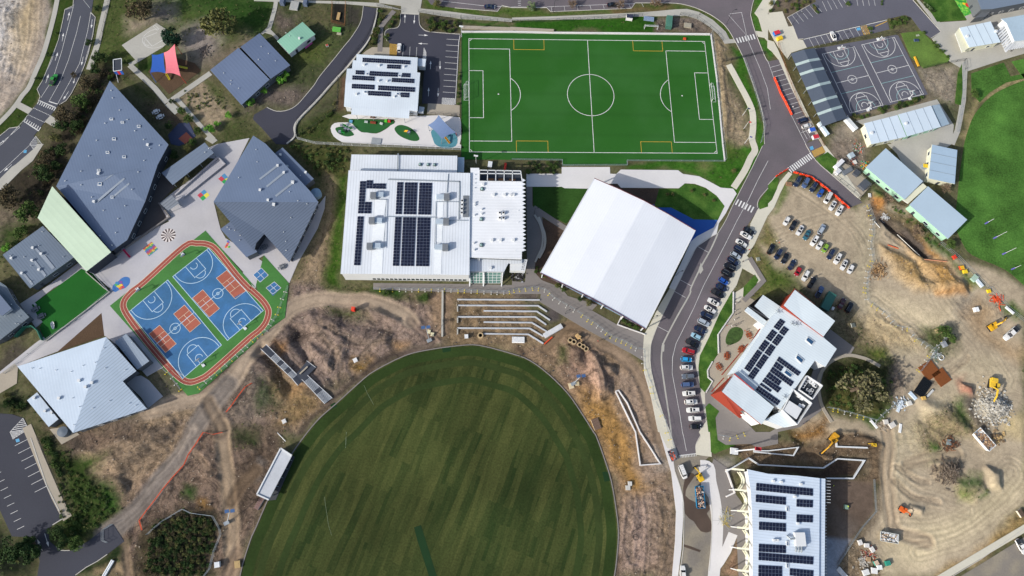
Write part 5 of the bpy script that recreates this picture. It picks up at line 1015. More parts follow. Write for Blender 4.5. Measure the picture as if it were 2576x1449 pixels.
zone('03 500,-60 2576,-60 13 160,0 350,250 220,480 100,720 0,950 03 2440,1449 1300,1449 1100,1100 700,800 400,100','#705f53',.1,1,3);zone('03 830,150 1400,20 1950,-30 1700,300 1350,640 1170,600 960,480 980,350','#85735f',0,.8,3);zone('03 380,0 520,40 700,250 1050,240 960,480 1170,600 1200,760 1140,930 900,1100 720,1180 570,1140 500,940 700,830 620,600 480,250','#35401f',1,.7,3);zone('03 1050,560 1140,600 1200,800 1100,800','#31521c',1,.5,2);zone('03 620,30 820,20 830,180 720,200','#4a423b',.1,.6,2)
zone('03 1860,560 1980,580 1970,690 1860,660','#2c4a1c',1,.5,2);zone('03 1520,920 1840,780 2140,840 2230,960 2180,1150 2080,1449 1380,1449 1400,1100','#2e2c22',.5,.9,2.5);zone('03 1380,1120 1520,1000 1450,1449 1330,1449','#4b4233',.3,.8,2);zone('03 2030,690 2110,680 2130,800 2060,800','#7d5f34',0,.5,1.5);zone('03 2380,0 2576,0 2576,150 2380,120','#28331c',.9,.6,3)
zone('03 -300,900 240,1060 380,1220 330,1449 -300,1449','#1f241a',.9,.5,3);zone('03 760,1449 900,1340 1080,1260 1140,1150 1230,1110 1250,1300 1080,1449','#26301c',.9,.5,1.5);zone('03 1010,1380 1280,1300 1350,1449 990,1449','#86745c',0,.6,2);zone('02 -100,830 130,830 110,960 -100,1040','#2b3a1c',1,.3,2);zone('02 60,1040 240,1130 250,1280 -60,1250','#262f20',.9,.5,2);zone('02 0,600 200,520 300,660 40,860 -100,880','#4d473e',.3,.4,2)
zone('22 -50,620 400,560 560,330 700,370 1330,760 1330,900 1480,1449 23 1520,120 1650,800 1640,1449 1050,1449 1060,1000 990,500 850,50 22 780,1449 620,1150 400,870 100,700','#87725c',0,.8,2);zone('22 400,560 800,600 1000,900 900,1100 740,1100 560,950','#8a7262',0,.9,3);zone('22 780,640 900,660 990,1000 960,1110 880,1110 790,900','#8f7768',0,.8,1.5);zone('22 440,590 560,600 540,760 450,780','#3f4a26',.9,.8,2,.8);zone('22 560,600 720,700 730,800 600,760','#5e5046',0,1.2,1.5)
zone('22 620,940 760,1050 1000,1150 1230,1449 23 1280,330 1350,520 1150,620 1060,420 950,200 850,0 22 780,1449 700,1150','#8f6f43',0,.8,3);zone('22 930,780 1020,770 1045,880 960,890','#4c4540',0,.6,1.5);zone('22 1000,800 1320,820 1400,1449 23 1500,150 1570,450 1340,500 1280,200 1210,0 22 1050,1100','#8d7a69',0,.6,3);zone('23 1150,600 1400,620 1640,500 1655,1449 1060,1449 1080,1000 1120,700','#8a776b',0,1.0,3);zone('23 1450,640 1640,560 1650,1449 1480,1449 1450,1000','#7a6957',0,.9,3)
zone('23 1440,130 1520,150 1550,300 1480,330','#b0a79b',0,.7,2,.7);zone('22 370,220 480,220 510,310 440,350 370,300','#524c4a',0,.3,1);zone('22 0,60 290,60 290,150 0,150','#5b534c',0,.5,1)
zone('22 0,620 100,660 450,900 700,1260 850,1449 23 1080,900 1100,1449 1040,1449 1055,1000 1000,600 850,50 22 780,1449 640,1180 420,880 180,740 0,670','#5c4c40',0,.6,1)
zone('31 175,330 560,530 900,660 960,560 1050,450 1300,560 1900,1150 2576,1449 32 2576,800 2576,2200 33 2140,1290 1700,1449 700,1449 1000,850 1160,470 700,130 400,120 33 0,-300 32 540,1280 1120,700 870,400 520,300 560,100 31 300,1449 -150,1000 -350,880 0,700','#a3957f',0,.2,2)
zone('31 180,300 330,330 250,400 180,600 60,700 60,620','#5c6a34',.9,.4,1.5,.8);zone('21 2440,1000 31 0,700 60,1000 -100,1020 0,1200 180,1449 32 100,0 0,60 22 2480,150 2360,20 21 2520,1370 2400,1150','#746a48',.6,.6,2);zone('31 0,1150 260,1380 300,1449 32 330,60 250,0 100,0 22 2440,60 2576,0 31 -50,1449','#4d5a2a',.9,.5,3);zone('32 300,30 480,150 660,280 640,400 870,580 1000,700 1120,780 1250,700 1150,500 940,300 800,150','#6b614e',.4,.8,3)
zone('31 940,640 1010,620 1070,900 1040,1200 980,1449 32 1000,100 1500,500 1500,700 1250,700 1000,300 920,200 31 900,1300','#a39880',0,.3,3);zone('32 1000,180 1150,240 1400,400 1560,560 1540,640 1250,640 980,560','#b09a76',.1,.7,3,.7);zone('32 1050,30 1900,200 1850,420 1500,400 1100,180','#c2b394',0,.3,5,.7)
zone('31 1010,480 1160,500 1220,640 1130,700 1020,590','#8a623a',0,1,1.5);zone('31 1130,620 1300,780 1700,1100 1720,1180 1620,1150 1260,830 1180,700','#a37a46',0,.7,1.5);zone('31 1100,1000 1500,1200 1650,1449 1550,1449 1400,1380 1150,1130','#9a7f55',0,.8,3);zone('31 1280,900 1500,1080 1560,1180 1800,1190 1950,1449 1700,1449 1500,1200','#a3804e',0,.7,3);zone('31 1130,700 1250,720 1650,1120 1620,1160 1560,1150 1270,850 1150,790','#4a433e',0,.5,1.)
zone('31 1200,700 1500,750 1620,920 1500,950 1300,800','#6d6048',.4,1,2);zone('31 1560,930 1700,950 1880,1120 1830,1160 1600,1000','#40552a',1,.5,2);zone('31 1120,420 1400,480 1560,640 1500,700 1200,600','#6b5d48',.4,.9,2);zone('31 1850,1180 2200,1449 2050,1449 1880,1230','#55602f',.8,.6,2);zone('31 1040,600 1180,720 1140,780 1050,700','#5a4d42',0,1,2)
zone('31 1050,420 1130,470 1140,530 1060,490','#3d5a26',1,.5,1.5);zone('32 1700,30 2050,0 2000,80 1700,60','#a5763f',0,.6,2);zone('32 1930,80 2050,80 2160,250 2130,350 2000,330 1920,200','#8b8172',0,.5,3);zone('32 2200,150 2350,180 2350,280 2250,240','#8d8678',0,.7,2);zone('32 2150,150 2250,250 2150,400 2330,500 2576,620 2576,700 2400,600 2160,460 2040,300','#a3835b',0,.4,4,.7);zone('32 2350,230 2460,180 2576,330 2500,360 2380,290','#4b5f2c',.9,.5,2)
zone('32 1120,780 1230,700 1400,850 1430,1000 1250,1150 1150,1200 1050,1000','#71645a',.2,.9,3);zone('32 1560,400 1880,430 1900,560 1800,640 1650,640 1560,540','#4b4f33',.7,.8,3);zone('32 540,870 640,750 850,700 1000,740 1110,800 1250,760 1230,950 1290,1150 1150,1290 950,1310 700,1260 560,1200 530,1000','#3b3b25',.8,.7,2);zone('32 560,1200 740,1050 1100,1150 1150,1280 900,1300 640,1230','#5b5733',.7,.6,2.5);zone('32 930,1300 1130,1260 1250,1180 1120,1330 1010,1400','#35561f',1,.5,1.5);zone('32 1880,880 2000,870 2080,1000 2060,1090 1950,1060','#8b5448',0,.4,1.5);zone('32 950,600 1150,650 1230,760 1100,800 980,700','#5a5f30',.8,.6,2)
zone('32 1530,1340 1700,1150 1880,1100 2050,1280 2200,1449 33 1950,60 1700,200 1560,280 1450,100 1300,80 32 1400,1449','#85765d',.35,.9,3);zone('32 1900,1120 2000,1100 2020,1300 1950,1380 1860,1280','#41592a',1,.8,2,.8);zone('32 1990,1080 2100,1090 2120,1200 2230,1420 2250,1449 2150,1440 2050,1280','#565048',0,.6,1.5);zone('32 2100,1130 2250,1090 2430,1150 2400,1280 2200,1320 2110,1250','#a09a8c',0,1.2,1.5);zone('32 2340,1280 2560,1290 2540,1449 2350,1449','#b2a077',0,.3,3)
zone('33 1570,220 1620,90 1700,120 1690,200 1600,260','#35551f',1,.7,1.5);zone('33 1880,480 2150,470 2240,560 2230,660 2080,740 1960,700 1870,640','#9b8c72',.1,.5,2);zone('33 1870,470 2140,440 2120,520 1900,540','#476030',1,.5,2);zone('33 2110,660 2180,570 2245,560 2230,640 2150,690','#2f5c1e',1,.5,1.2);zone('33 1870,590 2050,600 2030,700 1900,700','#69703c',.9,.5,2);zone('33 1650,340 1900,300 1940,400 1850,480 1700,450','#5d5044',.1,1.2,2)
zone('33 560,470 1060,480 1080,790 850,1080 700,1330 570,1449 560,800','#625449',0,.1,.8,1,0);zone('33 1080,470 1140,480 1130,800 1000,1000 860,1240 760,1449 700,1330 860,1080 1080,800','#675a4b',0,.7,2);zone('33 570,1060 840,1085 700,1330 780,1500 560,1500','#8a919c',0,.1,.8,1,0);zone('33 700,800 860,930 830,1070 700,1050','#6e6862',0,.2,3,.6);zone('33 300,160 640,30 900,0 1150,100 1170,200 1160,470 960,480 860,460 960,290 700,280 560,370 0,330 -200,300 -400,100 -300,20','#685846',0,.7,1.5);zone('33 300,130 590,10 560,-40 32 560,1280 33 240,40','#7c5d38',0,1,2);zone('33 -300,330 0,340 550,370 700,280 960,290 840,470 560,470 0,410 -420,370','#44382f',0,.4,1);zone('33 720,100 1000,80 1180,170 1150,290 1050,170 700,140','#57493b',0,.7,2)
zone('33 880,1080 1060,1160 1150,1300 1100,1449 780,1449 760,1300','#7b6c58',0,1.1,2);zone('33 1700,1449 2140,1180 2430,950 2576,860 2576,960 2140,1260 1800,1449','#9d8154',.1,.9,2);zone('33 1400,950 1900,850 2300,500 2500,450 2576,300 2576,600 2350,900 1900,1100 1500,1350 1200,1400 1300,1100','#c0b292',0,.2,5,.75);zone('32 1900,700 2300,700 2500,850 2400,1000 2100,850 1900,1050 1750,1180 1650,1250 1500,1449 33 1200,1449 1200,0 32 1500,1300 1800,950','#b3a68b',0,.25,4,.7)
zone('23 2030,200 2180,370 2240,600 2280,1449 2120,1449 2210,1210 2270,1040 2100,1170 2090,900 2050,400','#5d534a',0,.5,2);zone('23 2130,1340 2270,1100 2260,1449 2060,1449','#8a6f5a',0,.8,2);zone('23 2040,270 2200,230 2250,330 2160,370 2060,330','#8a857d',0,.5,2)
zone('13 60,0 230,0 300,120 230,170 40,560 0,700 -200,900 -300,600','#574a40',.1,.8,2);zone('13 0,300 60,330 0,500','#6a6460',0,.6,2)
mound('03 1180,420 1700,30 1950,-30 1800,150 1560,350 1300,600',-1.1,3);mound('03 830,180 1150,60 1700,-50 1720,-20 1200,380 1000,380',1.4,4);mound('03 1960,190 2200,100 2200,480 2100,520',.7,4)
mound('12 540,280 800,330 950,560 850,700 560,460',1.2,4);mound('12 350,380 540,420 480,560 600,700 520,720 380,520',-1.3,3);mound('12 950,250 1250,210 1430,330 1400,360 1250,300',.9,2.5);mound('12 560,560 760,660 760,800 600,760 530,640',1.2,2.5);mound('12 900,420 1300,480 1340,640 1000,600',.8,4);mound('12 40,560 250,760 340,900 430,960 330,1050 150,800 0,650',-1.6,3)
mound('22 560,620 760,780 860,1060 800,1080 700,900 540,760',-.2,3);mound('22 790,640 900,700 990,1080 930,1100 860,1090 800,860',1.5,3);mound('22 940,790 1010,785 1035,870 970,880',1.3,1.8);mound('22 560,590 700,640 730,800 640,760',.9,2.5)
mound('31 1050,470 1180,500 1210,620 1130,620',1.3,2.5);mound('31 1150,745 1290,830 1615,1110 1590,1155 1470,1085 1215,850',-1.9,1.);mound('31 1120,1010 1420,1180 1600,1449 1500,1449 1300,1300 1120,1100',.8,2.5);mound('31 1330,960 1560,1180 1790,1260 1950,1449 1750,1449 1500,1200',.7,2.5);mound('32 1500,-60 1950,-60 2020,50 1800,60',1.2,3)
mound('32 1960,960 2060,990 2060,1070 1980,1050',1.4,1.6);mound('32 2140,1140 2280,1100 2400,1180 2300,1260 2180,1270',1.3,2.5);mound('32 1560,1120 1800,1180 2000,1400 1900,1449 1600,1300',1.3,4);mound('33 1700,320 1880,310 1920,400 1820,460 1680,430',1.2,2.5);mound('33 2180,360 2320,400 2350,550 2260,540',1.5,2);mound('33 1900,520 2150,480 2220,600 2100,700 1930,650',.9,3);mound('33 760,60 1000,70 1150,130 1000,110',.9,2);mound('33 1420,740 1560,760 1540,820 1440,800',.9,1.5);mound('33 260,60 640,0 560,200 380,300',-.9,3);mound('33 550,230 640,230 630,300 540,290',1.0,1.5);mound('33 700,0 880,0 860,40 720,30',.9,1.5);mound('33 1700,1460 2140,1150 2500,900 2500,960 2140,1220',.5,2)
mound('00 -300,100 150,100 150,300 -300,500',.6,6);mound('20 2060,420 2130,430 2160,1250 2100,1300',.5,2);mound('11 400,20 800,50 780,300 560,250',.5,5)
stroke('02 1500,1230 1900,1180 12 -40,900 03 2300,-60',0.1,'#8d7c66',0,0,a=0)
stroke('02 1500,1240 1800,1150 2050,1100 2300,960 12 -60,640 100,480 250,300 400,180 650,110 900,120 1180,150 1420,230 1560,330',6,'#a08f7c',-.1,1,a=1)
stroke('03 1050,1040 1250,900 1500,640 1700,360 1850,160 1980,-60 02 2130,1180 2300,960',6.5,'#7d746c',-.1,1,a=1);stroke('03 2230,-60 2260,200 2290,450 2310,700 2330,1000 2340,1300 2300,1449',5.,'#98856f',-.15,1,a=1);stroke('03 2576,400 2450,520 2330,700',4.5,'#6b5a49',-.1,1);stroke('02 2100,1150 2180,1300 2250,1449',5,'#7b6c5c',-.1,1)
stroke('03 2400,1200 2300,1400 2200,1500',4,'#7f6d5c',-.1,1);stroke('03 1240,1100 1280,1300 1300,1449',2,'#82705e',-.1,1)
stroke('33 1190,-60 1220,150 1190,350 1215,560 1240,800 1300,1000 1600,1100',5,'#a2917a',-.1,1);stroke('33 1400,330 1600,250 1900,220',4,'#998a74',-.1,1);stroke('22 330,620 450,500 560,400 700,380',4,'#7a6753',-.1,1);stroke('22 760,480 900,560 1080,660 1230,800 1330,1000 1400,1200 23 1490,50 1540,200',4.5,'#8b7865',-.08,1);stroke('12 1560,330 1640,420 1760,560 1500,680',3.5,'#6f6057',-.05,1,a=.5)
for s in('12 600,420 760,560 850,720 860,900','12 640,360 900,480 1100,560 1350,540','12 760,820 800,680 860,600','12 1000,760 1200,560 1330,440','23 1180,620 1200,800 1160,1000 1200,1300','23 1350,650 1400,900 1380,1200 1370,1449','23 1500,650 1560,900 1500,1100','33 1300,350 1500,480 1600,500','33 1280,500 1450,650 1700,700','32 1600,1000 1800,880 2000,700','31 1200,900 1500,1100','22 830,700 900,900 930,1100','22 880,700 950,900 960,1090','20 2080,450 2140,900 2200,1300','32 1100,250 1400,420 1560,500','03 900,400 1150,250 1500,60','03 1950,220 2150,420','12 1100,250 1180,340','12 1550,60 1600,180'):stroke(s,2.2,'#857462',-.1,1,a=.35,rough=.7)
def fan(s,wd_,gap=1.7,k=.1,h=.06):
 pts=smooth(W(s),5,False);w_=window(pts,wd_+1)
 if not w_:return
 d=sdist(WX[w_]*.25+X[w_]*.75,WY[w_]*.25+Y[w_]*.75,pts,False);f=(.35+1.1*vnoise(X[w_],Y[w_],9,91))*np.clip((wd_/2-d)/1.5,0,1)*np.sin(2*math.pi*d/gap);COL[w_]*=(1+k*f)[...,None];HGT[w_]+=h*f
for s,w__ in(('12 560,420 760,540 860,700 870,880',9),('12 620,340 900,470 1150,560 1340,520',9),('12 1000,760 1180,580 1330,430',8),('12 760,850 830,640',8),('03 870,430 1300,180 1700,-30',9),('03 980,480 1450,200 1850,0',8),('03 1980,140 2120,330 2200,500',9),('03 1300,640 1600,420 1750,250',7),('23 1170,620 1200,850 1160,1200 1180,1449',8),('23 1360,640 1400,900 1380,1449',9),('23 1500,660 1560,950 1520,1300',8),('22 820,660 900,880 940,1090',9),('22 620,640 760,860',6),('31 1150,1000 1400,1150 1650,1449',9),('31 1300,960 1560,1230 1800,1449',9),('32 1050,100 1300,300 1500,480 1550,620',10),('32 1700,60 1950,380 2150,600 2350,900',12),('32 1500,1000 1800,850 2050,650',8),('33 1150,-100 1210,200 1190,500 1260,900',9),('33 1300,420 1480,600 1750,700 2000,800',9),('33 1350,950 1700,950 2100,760 2450,400',14),('33 1500,1200 1900,1100 2300,850 2576,560',9),('33 1350,300 1600,240',6),('20 2080,420 2120,800 2180,1250',7),('11 740,400 720,800 640,1300',6),('12 1700,60 1760,300 1720,480',6),('31 250,420 600,650 900,900 1000,1200',8),('31 60,900 500,760 900,700',7),('02 1550,1240 1850,1170 2150,1020',7),('03 1100,1000 1500,600 1850,150',6),('00 100,-50 120,400 60,800',9),('00 350,-50 330,350 200,800',8)):fan(s,w__)
WXX=X+(fbm(X,Y,4,31,2)-.5)*3;WYY=Y+(fbm(X,Y,4,41,2)-.5)*3
rg=1-np.abs(2*fbm(WXX,WYY,5,51,4)-1);fine_=fbm(X,Y,1.6,61,2)
ROU=np.minimum(ROU,.85)
HGT+=ROU*((rg-.8)*1.1+(fine_-.5)*.42)*(ROU>.28)
COL*=(1+(fbm(X,Y,3,71,3)-.5)[...,None]*.42)*(1+(fbm(X,Y,22,81,3)-.5)[...,None]*.35)
LOW=np.zeros((ny,nx))
for poly in FLAT:
 wd=window(poly,2.5)
 if not wd:continue
 d=sdist(X[wd],Y[wd],poly);LOW[wd]=np.maximum(LOW[wd],np.clip((2.6-d)/1.6,0,1))
HGT=HGT*(1-LOW)-.06*LOW-.0
def hz(x,y):
 i=int(round((x-GX0)/GS));j=int(round((y-GY0)/GS))
 return float(HGT[j,i])if 0<=i<nx and 0<=j<ny else 0.
def hmax(x,y,r=1.0):return max(hz(x+a,y+b)for a in(-r,0,r)for b in(-r,0,r))
def place(p,z=None):
 """ground point for a plan position, sitting on the relief"""
 q=G(p)if not isinstance(p,Vector)else p.copy();q.z=max(0,hz(q.x,q.y))if z is None else z;return q
me=bpy.data.meshes.new('ground');nv=nx*ny
me.vertices.add(nv);me.vertices.foreach_set('co',np.stack([X,Y,HGT],-1).astype(np.float32).ravel())
ii=(np.arange(ny-1)[:,None]*nx+np.arange(nx-1)[None]).ravel();fc=np.stack([ii,ii+1,ii+nx+1,ii+nx],-1).astype(np.int32)
me.loops.add(fc.size);me.loops.foreach_set('vertex_index',fc.ravel());me.polygons.add(len(ii));me.polygons.foreach_set('loop_start',np.arange(0,fc.size,4,dtype=np.int32));me.polygons.foreach_set('loop_total',np.full(len(ii),4,np.int32));me.polygons.foreach_set('use_smooth',np.ones(len(ii),bool))
me.update()
ca=me.attributes.new('soil','FLOAT_COLOR','POINT');ca.data.foreach_set('color',np.concatenate([np.clip(COL,0,1),VEG[...,None]],-1).astype(np.float32).ravel())
ra=me.attributes.new('clod','FLOAT','POINT');ra.data.foreach_set('value',ROU.astype(np.float32).ravel())
gr=bpy.data.objects.new('ground',me);col.objects.link(gr);gr['kind']='structure'
m=bpy.data.materials.new('earth');m.use_nodes=True;N=m.node_tree.nodes;K=m.node_tree.links;b=N['Principled BSDF'];b.inputs['Roughness'].default_value=1;b.inputs['Specular IOR Level'].default_value=.1
at=N.new('ShaderNodeAttribute');at.attribute_name='soil';at2=N.new('ShaderNodeAttribute');at2.attribute_name='clod';g=N.new('ShaderNodeNewGeometry')
def NZ(s,d=5,r=.6,ds=0.):
 n=N.new('ShaderNodeTexNoise');n.inputs['Scale'].default_value=s;n.inputs['Detail'].default_value=d;n.inputs['Roughness'].default_value=r;n.inputs['Distortion'].default_value=ds;K.new(g.outputs['Position'],n.inputs['Vector']);return n.outputs['Fac']
def MR(x,a,b_,c,d):
 n=N.new('ShaderNodeMapRange');n.inputs['From Min'].default_value=a;n.inputs['From Max'].default_value=b_;n.inputs['To Min'].default_value=c;n.inputs['To Max'].default_value=d;K.new(x,n.inputs[0]);return n.outputs[0]
def MT(op,a,b_=None):
 n=N.new('ShaderNodeMath');n.operation=op
 for i,v in enumerate((a,b_)):
  if v is None:continue
  if isinstance(v,(int,float)):n.inputs[i].default_value=v
  else:K.new(v,n.inputs[i])
 return n.outputs[0]
gs_=N.new('ShaderNodeVectorMath');gs_.operation='MULTIPLY';K.new(at.outputs['Color'],gs_.inputs[0]);gs_.inputs[1].default_value=(.5,.78,.45)
bs_=N.new('ShaderNodeVectorMath');bs_.operation='MULTIPLY';K.new(at.outputs['Color'],bs_.inputs[0]);bs_.inputs[1].default_value=(1.2,1.13,1.14)
tuft=MT('MULTIPLY',MR(NZ(.9,6,.7),.42,.62,0,1),at.outputs['Alpha'])
mx=N.new('ShaderNodeMix');mx.data_type='RGBA';K.new(MT('MULTIPLY',MR(NZ(.45,6,.7),.45,.7,0,1),at.outputs['Alpha']),mx.inputs['Factor']);K.new(at.outputs['Color'],mx.inputs['A']);K.new(bs_.outputs[0],mx.inputs['B'])
mx2=N.new('ShaderNodeMix');mx2.data_type='RGBA';K.new(tuft,mx2.inputs['Factor']);K.new(mx.outputs['Result'],mx2.inputs['A']);K.new(gs_.outputs[0],mx2.inputs['B'])
f_=MT('MULTIPLY',MR(NZ(.55,8,.75),.3,.7,.62,1.4),MR(NZ(2.6,6,.75),.3,.7,.74,1.28))
rid=lambda s_,w_:MR(MT('ABSOLUTE',MT('SUBTRACT',NZ(s_,3,.5,1.6),.5)),0,w_,.62,1.06)
f_=MT('MULTIPLY',MT('MULTIPLY',f_,rid(.13,.035)),rid(.33,.05))
f_=MT('ADD',MT('MULTIPLY',MT('SUBTRACT',f_,1.0),MR(at2.outputs['Fac'],.15,.9,.3,1.)),1.0)
sc_=N.new('ShaderNodeVectorMath');sc_.operation='SCALE';K.new(mx2.outputs['Result'],sc_.inputs[0]);K.new(f_,sc_.inputs['Scale']);K.new(sc_.outputs[0],b.inputs['Base Color'])
bn=N.new('ShaderNodeBump');bn.inputs['Distance'].default_value=.35;K.new(MT('MULTIPLY',at2.outputs['Fac'],1.0),bn.inputs['Strength']);K.new(NZ(1.1,8,.75),bn.inputs['Height']);K.new(bn.outputs[0],b.inputs['Normal'])
me.materials.append(m)
mb=MB();mb.sheet([(-3000,-3000,-4),(3000,-3000,-4),(3000,3500,-4),(-3000,3500,-4)]);o=mb.build('ground',mat('far_land','#565a38',1,var=.5,vs=.05,fine=.3,fs=2,c2='#6f6a50',c2s=.02));o['kind']='structure'
rs_=np.random.RandomState(4)
def scatter(name,label,mask,n,size,ms,leaf):
 J,I=np.nonzero(mask);mb=MB()
 for q in rs_.choice(len(J),min(n,len(J)),replace=False):
  x,y=GX0+(I[q]+rs_.rand())*GS,GY0+(J[q]+rs_.rand())*GS;z=HGT[J[q],I[q]];s_=size*(.4+1.2*rs_.rand()**2);mb.m=int(rs_.randint(len(ms)));a=rs_.rand()*3
  if leaf:
   for k in range(9):b_=rs_.rand()*6.3;r_=s_*rs_.rand();c=Vector((x+r_*math.cos(b_),y+r_*math.sin(b_),z+.1+s_*.4*rs_.rand()));u=Vector((math.cos(a+k),math.sin(a+k),.3*(k%3-1)))*.16;v=Vector((-u.y,u.x,.1));mb.face([c-u,c-v,c+u,c+v])
  else:mb.box((x,y,z+s_*.15),(s_,s_*(.5+.5*rs_.rand()),s_*.6),a)
 tag(mb.build(name,ms),label,name,kind='stuff')
FR=(LOW<.05)
scatter('stones','loose stones and clods strewn over the bare earth',FR&(ROU>.55)&(VEG<.3),3400,.27,[mat('stone_a','#8b7d6e',.95),mat('stone_b','#6a5d52',.95),mat('stone_c','#a59886',.95)],0)
scatter('weeds','small weed tufts dotted over the rough ground',FR&(VEG>.25),5200,.45,[mat('weed_a','#4c5c2e',.95),mat('weed_b','#66683c',.95),mat('weed_c','#3b4a26',.95)],1)
# helpers for standing things
ORD='first second third fourth fifth sixth seventh eighth ninth tenth eleventh twelfth thirteenth fourteenth fifteenth sixteenth seventeenth eighteenth nineteenth twentieth twenty-first twenty-second twenty-third twenty-fourth twenty-fifth twenty-sixth twenty-seventh twenty-eighth twenty-ninth thirtieth'.split()
ORD+=[f'{t}-{a}' for t in('thirty','forty','fifty','sixty','seventy')for a in ORD[:9]+['x']]
ORD=[o.replace('thirty-x','fortieth').replace('forty-x','fiftieth').replace('fifty-x','sixtieth').replace('sixty-x','seventieth')for o in ORD]
def heading(a,b):p,q=G(a),G(b);return math.atan2(q.y-p.y,q.x-p.x)
# cars
RUB=mat('tyre_rubber','#202022',.9);RIM=mat('wheel_rim','#8b8f94',.3,metal=.7);CGL=mat('car_glass','#10151c',.06,var=0,fine=0,spec=.9);HLT=mat('lamp_clear','#cfd6dc',.2);TLT=mat('lamp_red','#8c1b1b',.3)
PAL=dict(white='#e4e6e8',silver='#a3adb8',navy='#1c2742',black='#15171d',blue='#2450a0',red='#9c1c24',maroon='#3a1420',teal='#2f6170',green='#7fa33a',grey='#5d6672',sky='#2f97cf',paleblue='#8fb6c8',emerald='#2f8a35',slate='#4a5f86')
TY=dict(sedan=(4.7,1.82,1.45,-1.35,.95,-.7,.25),hatch=(4.15,1.76,1.48,-1.95,.95,-1.4,.3),wagon=(4.8,1.85,1.55,-2.2,.95,-1.9,.3),suv=(4.75,1.92,1.75,-2.2,1.05,-1.95,.5),van=(5.0,1.95,1.98,-2.4,1.75,-2.3,1.1),ute=(5.3,1.88,1.75,-.75,1.15,-.6,.5))
_cars={}
def make_car(ty,colr):
 Ln,Wd,Ht,xr0,xf0,xr1,xf1=TY[ty];pm=mat('paint_'+colr,PAL[colr],.28,var=0,fine=0,spec=.5,coat=.6);root=thing('car' if ty!='ute' else 'utility_truck','x','car');root['label']=''
 sh=.98 if ty in('suv','ute','van')else .88;mb=MB();n=28;rings=[]
 for z,k in((.28,.95),(.5,1.),(.72,1.),(sh,.95)):
  r=[]
  for i in range(n):
   t=2*math.pi*i/n;c,s_=math.cos(t),math.sin(t);x=math.copysign(abs(c)**.38,c)*Ln/2;y=math.copysign(abs(s_)**.38,s_)*Wd/2
   y*=1-.10*max(0,(abs(x)-Ln*.36)/(Ln*.14))**2;zz=z-(.16*max(0,(x-xf0+.1)/(Ln/2-xf0))if z==sh else 0);r.append((x*(k if z!=sh else .96),y*k,zz))
  rings.append(r)
 for A,B in zip(rings,rings[1:]):
  for i in range(n):mb.face([A[i],A[(i+1)%n],B[(i+1)%n],B[i]])
 top=rings[-1]
 if ty=='ute':
  mb.sheet(top);mb.box((-1.7,0,sh-.03),(1.75,Wd-.35,.06))
 else:mb.sheet(top)
 mb.sheet([(p[0],p[1],p[2])for p in rings[0]][::-1]);body=mb.build('body',pm,root,sm=False,local=True)
 wb,wt=Wd/2-.1,Wd/2-.26;zb,zt=sh-.03,Ht-.06
 Bp=[(xf0,wb,zb-.03),(xf0,-wb,zb-.03),(xr0,-wb,zb),(xr0,wb,zb)];Tp=[(xf1,wt,zt),(xf1,-wt,zt),(xr1,-wt,zt),(xr1,wt,zt)]
 for nm,i,j in(('windscreen',0,1),('side_window',1,2),('rear_window',2,3),('side_window',3,0)):MB().face([Bp[j],Bp[i],Tp[i],Tp[j]][::-1]).build(nm,CGL,root,local=True)
 mb=MB();e=.03;q=[(xf1+e,wt+e),(xf1+e+.06,0),(xf1+e,-wt-e),(xr1-e,-wt-e),(xr1-e-.04,0),(xr1-e,wt+e)];mb.prism(q,zt-.02,zt+.05);mb.prism([(a*.97 if a>0 else a*.97,b_*.8)for a,b_ in q],zt+.04,zt+.08)
 for i in range(4):mb.bar(Bp[i],Tp[i],.07)
 rf=mb.build('roof',pm,root,local=True)
 if ty in('suv','wagon'):
  for s_ in(-1,1):MB().bar((xr1+.2,s_*(wt-.06),zt+.13),(xf1-.2,s_*(wt-.06),zt+.13),.05).build('roof_rail',GALV,rf,local=True)
 if ty in('suv','sedan')and colr in('white','black'):MB().prism([(xf1-.25,.38),(xf1-.25,-.38),(xf1-1.05,-.38),(xf1-1.05,.38)],zt+.08,zt+.095).build('sunroof',CGL,rf,local=True)
 if ty=='van':
  for k in range(5):MB().bar((xr1+.5+k*.7,-.8,zt+.15),(xr1+.5+k*.7,.8,zt+.15),.06).build('rack_bar',GALV,rf,local=True)
 if ty=='ute':MB().prism([(-.85,.78),(-.85,-.78),(-2.55,-.78),(-2.55,.78)],sh,sh+.05).build('tray',mat('tray_dark','#2c2f33',.7),root,local=True)
 for sx in(1,-1):
  for sy in(1,-1):
   w_=MB().tube([(sx*Ln*.3,sy*(Wd/2-.22),.33),(sx*Ln*.3,sy*(Wd/2-.0),.33)],.33,14).build('wheel',RUB,root,local=True);MB().tube([(sx*Ln*.3,sy*(Wd/2-.01),.33),(sx*Ln*.3,sy*(Wd/2+.015),.33)],.2,10).build('rim',RIM,w_,local=True)
 for sy in(1,-1):
  MB().box((Ln/2-.13,sy*(Wd/2-.36),.66),(.2,.34,.14)).build('headlight',HLT,root,local=True);MB().box((-Ln/2+.1,sy*(Wd/2-.3),.72),(.14,.3,.16)).build('tail_light',TLT,root,local=True);MB().box((xf0-.25,sy*(Wd/2+.06),sh+.06),(.14,.2,.13)).build('mirror',pm,root,local=True)
 return root
def car(ty,colr,p,rz,label,group=None,z=None):
 k=(ty,colr)
 q=place(p,z)if z is None else place(p,z)
 if k not in _cars:_cars[k]=make_car(ty,colr);o=_cars[k]
 else:o=copy_tree(_cars[k])
 o.location=q;o.rotation_euler=(0,0,rz);lchk(label)
 o['label']=label;o['category']='car' if ty not in('ute','van')else{'ute':'pickup','van':'van'}[ty]
 if group:o['group']=group
 return o
